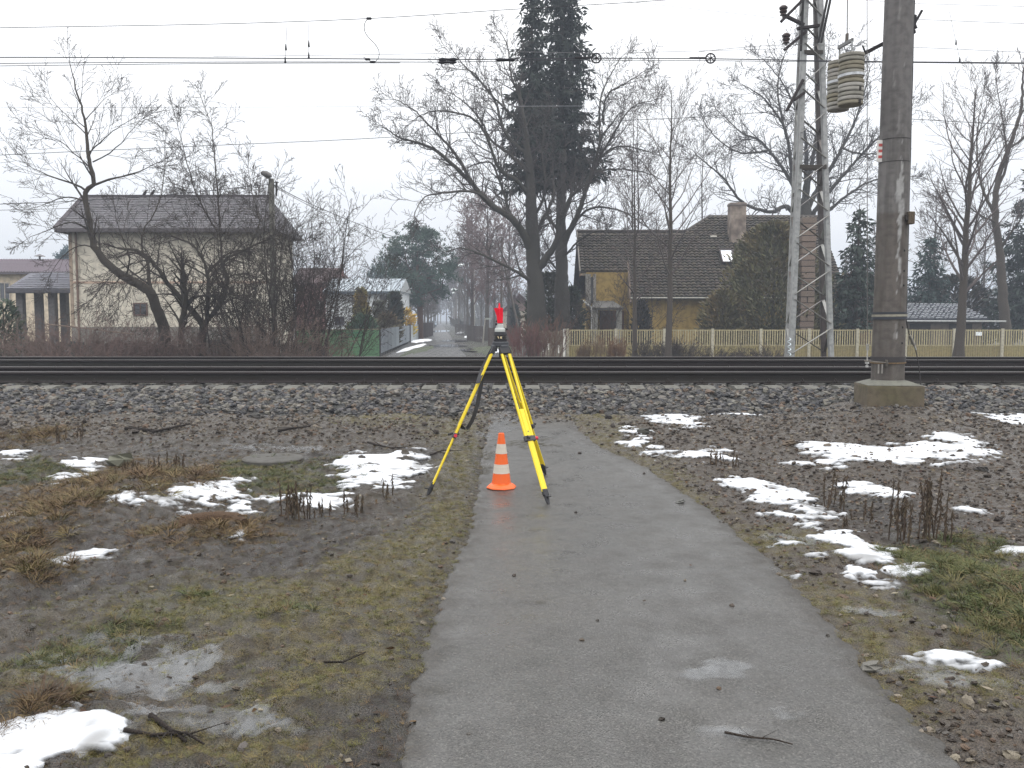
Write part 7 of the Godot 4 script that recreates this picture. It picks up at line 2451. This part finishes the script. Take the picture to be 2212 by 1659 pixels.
func cone():
	var p := on_ground(1083, 1054)
	p.y = ph(p.x, p.z) + 0.002
	var org := Color(0.85, 0.135, 0.018)
	var t := thing("traffic_cone", "small orange and white striped traffic cone standing under the tripod", "traffic cone", p)
	var b := MB.new()
	var turn := Basis(Vector3.UP, 0.22)
	b.lathe(Transform3D(turn, p), [[0.10, 0.0], [0.138, 0.0], [0.140, 0.006], [0.134, 0.016], [0.112, 0.034], [0.094, 0.042], [0.086, 0.05]], 8, org)
	part(t, "base", b, "cone_plastic")
	b = MB.new()
	var H := 0.505
	var rr := func(y: float) -> float: return lerpf(0.088, 0.026, (y - 0.045) / (H - 0.045))
	b.lathe(Transform3D(Basis(), p), [[rr.call(0.045), 0.045], [rr.call(0.13), 0.13], [rr.call(0.226), 0.226], [rr.call(0.316), 0.316], [rr.call(0.41), 0.41], [rr.call(0.5), 0.5], [rr.call(0.5) - 0.004, H], [rr.call(0.5) - 0.009, H], [rr.call(0.5) - 0.010, 0.46]], 36, org)
	part(t, "body", b, "cone_plastic")
	for q in [[0.138, 0.222], [0.318, 0.407]]:
		b = MB.new()
		var n := 6
		for k in n:
			var y0 := lerpf(q[0], q[1], k / float(n))
			var y1 := lerpf(q[0], q[1], (k + 1.0) / n)
			b.lathe(Transform3D(Basis(), p), [[rr.call(y0) + 0.0016, y0], [rr.call(y1) + 0.0016, y1]], 36, vary(C(206, 196, 182, 1.0), 0.06))
		part(t, "reflective_band", b, "cone_plastic")

func weed(px: float, py: float, n: int, h_px: float, w_px: float, label: String):
	var p := on_ground(px, py)
	var t := thing("dead_weed", label, "weed", p)
	var ppm := F / -p.z
	var col := C(74, 62, 50, 1.0)
	for k in n:
		var b := MB.new()
		var q := p + Vector3(rng.randf_range(-1, 1) * w_px / ppm * 0.5, 0, rng.randf_range(-0.12, 0.12))
		q.y = gh(q.x, q.z) - 0.01
		var h := h_px / ppm * rng.randf_range(0.45, 1.0)
		var lean := rng.randf_range(-0.12, 0.12)
		var pts := PackedVector3Array()
		var rad := PackedFloat32Array()
		for j in 6:
			pts.append(q + Vector3(lean * h * j / 5.0 + rng.randf_range(-0.006, 0.006), h * j / 5.0, rng.randf_range(-0.006, 0.006)))
			rad.append(lerpf(0.0055, 0.003, j / 5.0))
		var c := vary(col, 0.25)
		b.tube(pts, rad, 5, c)
		for j in int(h * 150.0):                                  # withered leaves hanging along the stalk
			var f := rng.randf_range(0.3, 1.0)
			var a := pts[int(f * 4.99)].lerp(pts[mini(int(f * 4.99) + 1, 5)], fmod(f * 4.99, 1.0))
			b.leaf(a, (Vector3.DOWN + rv() * 0.5).normalized(), rng.randf_range(0.02, 0.05), rng.randf_range(0.006, 0.013), vary(C(76, 64, 50, 1.0), 0.35), rv())
		part(t, "stalk", b, "twig")

func litter():
	for q in [[640, 1125, 16, 88, 66, "clump of dead brown stalks in the snow strip left of the path"], [765, 1105, 8, 62, 36, "dead brown stalks at the puddle's left, nearer the path"], [838, 1078, 4, 55, 22, "few dead stalks at the near rim of the large snow patch"], [1985, 1178, 22, 165, 105, "tallest dense clump of dead hanging stalks on the right"], [1795, 1098, 7, 85, 40, "dead stalks at the end of the slanting snow strip"], [1862, 1130, 3, 60, 22, "three short dead stalks left of the tallest clump"], [1822, 1145, 2, 30, 12, "pair of stub stalks beside the slanting snow"], [1935, 1128, 3, 62, 20, "few dead stalks just left of the tallest clump"], [150, 955, 10, 42, 70, "low dead stalks on gravel at the far left"], [395, 1010, 12, 40, 80, "dead stalks standing on top of the brown grass mound"], [300, 1045, 14, 44, 90, "dead stalks on the brown grass mound's left half"], [1560, 1010, 9, 45, 70, "low thin dead stalks among gravel right of the path"], [700, 1118, 5, 40, 40, "short stubs between the two dead stalk clumps"]]: weed(q[0], q[1], q[2], q[3], q[4], q[5])
	# tufts of long grass, each its own plant
	var tuft_a := tuft(46, 1.5, 11)
	for q in [[365, 1098, 0.16, C(146, 132, 72, 1.5), "withered yellow grass tuft beside a small snow scrap, left"], [150, 1165, 0.17, C(132, 118, 70, 1.5), "drooping pale grass tuft on the dark mud, far left"], [2150, 1320, 0.14, C(106, 118, 52, 1.5), "fresh green grass tuft at the right edge, nearest of them"], [2195, 1240, 0.17, C(112, 122, 56, 1.5), "long green grass tuft at the right edge, middle"], [2050, 1300, 0.12, C(120, 116, 60, 1.5), "yellowish grass tuft on the right verge"], [2120, 1190, 0.10, C(96, 116, 56, 1.5), "small green grass tuft right of the tallest dead stalks"], [1985, 1215, 0.10, C(98, 112, 60, 1.5), "green grass at the foot of the tallest dead stalks"], [2080, 1260, 0.13, C(108, 112, 54, 1.5), "green grass tuft below the tallest dead stalks"], [470, 1025, 0.14, C(124, 118, 62, 1.5), "yellow green tuft on the brown mound's right end"], [340, 1080, 0.13, C(130, 104, 66, 1.5), "brown tuft on the front of the mound"], [230, 1075, 0.13, C(124, 96, 62, 1.5), "brown tuft at the mound's left end"], [95, 1100, 0.14, C(116, 92, 60, 1.5), "brown grass tuft near the left edge"], [440, 1050, 0.12, C(128, 108, 66, 1.5), "withered tuft at the mound's right front"], [1905, 895, 0.14, C(120, 100, 76, 1.4), "dry tuft at the foundation block's right front"], [2010, 880, 0.16, C(126, 106, 80, 1.4), "dry brown tuft right of the foundation block"], [1340, 962, 0.06, C(104, 104, 52, 1.5), "small moss cushion tuft at the path's right edge"], [2170, 1270, 0.15, C(104, 118, 52, 1.5), "green grass tuft at the right edge, second nearest"]]:
		var p := on_ground(q[0], q[1])
		var o := MeshInstance3D.new()
		o.name = numbered(self, "grass_tuft")
		o.mesh = tinted(tuft_a, q[3])
		o.transform = Transform3D(Basis(Vector3.UP, rng.randf() * 6.0).scaled(Vector3(q[2] * rng.randf_range(0.8, 1.2), q[2] * rng.randf_range(0.45, 0.7), q[2] * rng.randf_range(0.8, 1.2))), p - Vector3(0, 0.01, 0))
		add_child(o)
		tag(o, q[4], "grass tuft")
	# sticks, branches and the old stump on the left
	for q in [[[[1565, 1592], [1620, 1603], [1670, 1607], [1712, 1618]], 0.0045, "thin dark stick lying on the near asphalt", C(72, 62, 54, 1.6)], [[[325, 1565], [360, 1578], [402, 1590]], 0.011, "forked dark stick on the near left mud", C(60, 52, 46, 1.6)], [[[268, 1592], [330, 1592], [402, 1582], [440, 1592]], 0.008, "long dark stick crossing the forked one, near left", C(60, 52, 46, 1.6)], [[[700, 1450], [740, 1440], [790, 1425]], 0.006, "thin dark twig in the verge grass left of the path", C(64, 56, 48, 1.6)],
			[[[795, 962], [815, 972], [845, 978], [880, 985]], 0.012, "crooked dark twig behind the large snow patch", C(62, 54, 48, 1.6)], [[[930, 990], [955, 984], [985, 978]], 0.010, "dark twig between the tripod's left leg and the snow", C(62, 54, 48, 1.6)], [[[270, 935], [330, 934], [410, 922]], 0.022, "dark branch on gravel, farther left", C(66, 58, 52, 1.6)], [[[600, 932], [635, 930], [670, 922]], 0.02, "dark flat branch on gravel, left of the tripod", C(66, 58, 52, 1.6)]]:
		var b := MB.new()
		var pts := PackedVector3Array()
		var rad := PackedFloat32Array()
		for k in q[0].size():
			pts.append(on_ground(q[0][k][0], q[0][k][1]) + Vector3(0, q[1] * 1.2 + 0.004, 0))
			rad.append(q[1] * lerpf(1.1, 0.5, k / (q[0].size() - 1.0)))
		b.tube(pts, rad, 6, q[3], true)
		for k in 3:
			var s := pts[1].lerp(pts[2], rng.randf())
			b.rod(s, s + Vector3(rng.randf_range(-1, 1), rng.randf_range(0.0, 0.25), rng.randf_range(-1, 1)).normalized() * q[1] * 16.0, q[1] * 0.32, q[1] * 0.12, 4, q[3])
		tag(part(self, "stick", b, "bark"), q[2], "stick")
	var b := MB.new()
	var pts := PackedVector3Array()
	var rad := PackedFloat32Array()
	var lg := [[365, 1152], [400, 1142], [440, 1138], [475, 1136], [510, 1142], [528, 1150]]
	for k in lg.size():
		pts.append(on_ground(lg[k][0], lg[k][1]) + Vector3(0, 0.02, 0)); rad.append([0.02, 0.05, 0.06, 0.06, 0.05, 0.03][k])
	b.tube(pts, rad, 9, C(110, 86, 62, 1.5), true)
	for k in 14:
		var s := pts[rng.randi_range(1, 4)] + Vector3(rng.randf_range(-0.1, 0.1), 0.03, 0.02)
		b.rod(s, s + Vector3(rng.randf_range(-0.1, 0.1), rng.randf_range(-0.06, 0.05), rng.randf_range(0.03, 0.12)), 0.007, 0.002, 4, vary(C(140, 108, 72, 1.5), 0.2))
	tag(part(self, "rotten_log", b, "bark"), "rotten brown log with splinters in the withered grass, left", "log")
	var mh := on_ground(590, 998)
	var t := thing("manhole_cover", "flat round grey concrete cover in the moss on the left", "cover", mh)
	b = MB.new()
	var r := gpt(655, 998).x - gpt(590, 998).x
	b.lathe(Transform3D(Basis(), mh + Vector3(0, -0.085, 0)), [[r, 0.0], [r, 0.085], [r * 0.96, 0.095], [r * 0.5, 0.097], [0.001, 0.097]], 40, C(108, 106, 102, 1.8))
	part(t, "slab", b, "concrete")
	for q in [[1640, 1008 + 0.0, 0.03], [820, 1447, 0.02], [1045, 1268, 0.014], [930, 1518, 0.02], [1722, 1612, 0.02]]: pass
	# leaves and small pale litter trodden into the ground
	var lm := MB.new()
	for k in 300:
		var d := rng.randf_range(2.8, 10.0)
		var x := rng.randf_range(-0.62, 0.62) * d
		var e := off_path(x, -d)
		if e < 0.0 and rng.randf() < 0.97: continue
		var y := ph(x, -d) if e < 0.0 else gh(x, -d)
		lm.leaf(Vector3(x, y + 0.012, -d), (Vector3(rng.randf_range(-1, 1), rng.randf_range(-0.1, 0.25), rng.randf_range(-1, 1))).normalized(), rng.randf_range(0.02, 0.06), rng.randf_range(0.012, 0.035), vary([C(90, 62, 42, 1.7), C(70, 52, 40, 1.7), C(120, 92, 60, 1.7), C(160, 150, 130, 1.7)][rng.randi() % 4], 0.2), Vector3.UP.cross(rv()))
	tag(part(self, "fallen_leaves", lm, "twig"), "small brown fallen leaves trodden into the verges", "leaves", "", "stuff")

# ---------------------------------------------------------------- everything
func _ready():
	rng.seed = 20140213
	nz_big.seed = 11; nz_big.frequency = 0.05; nz_big.fractal_octaves = 3
	nz_mid.seed = 12; nz_mid.frequency = 0.8; nz_mid.fractal_octaves = 3
	nz_fine.seed = 13; nz_fine.frequency = 5.0; nz_fine.fractal_octaves = 3
	light_and_camera()
	materials()
	lay_out()
	var t0 := Time.get_ticks_msec()
	ground()
	footpath()
	street()
	railway()
	cream_house()
	white_house()
	yellow_house()
	garage()
	fences()
	mast()
	pole()
	weights()
	wires()
	lamp_post()
	oaks()
	orchard()
	street_trees()
	evergreens()
	far_wood()
	stones()
	grasses()
	snow_and_ice()
	tripod()
	cone()
	litter()
	print("built in ", Time.get_ticks_msec() - t0)
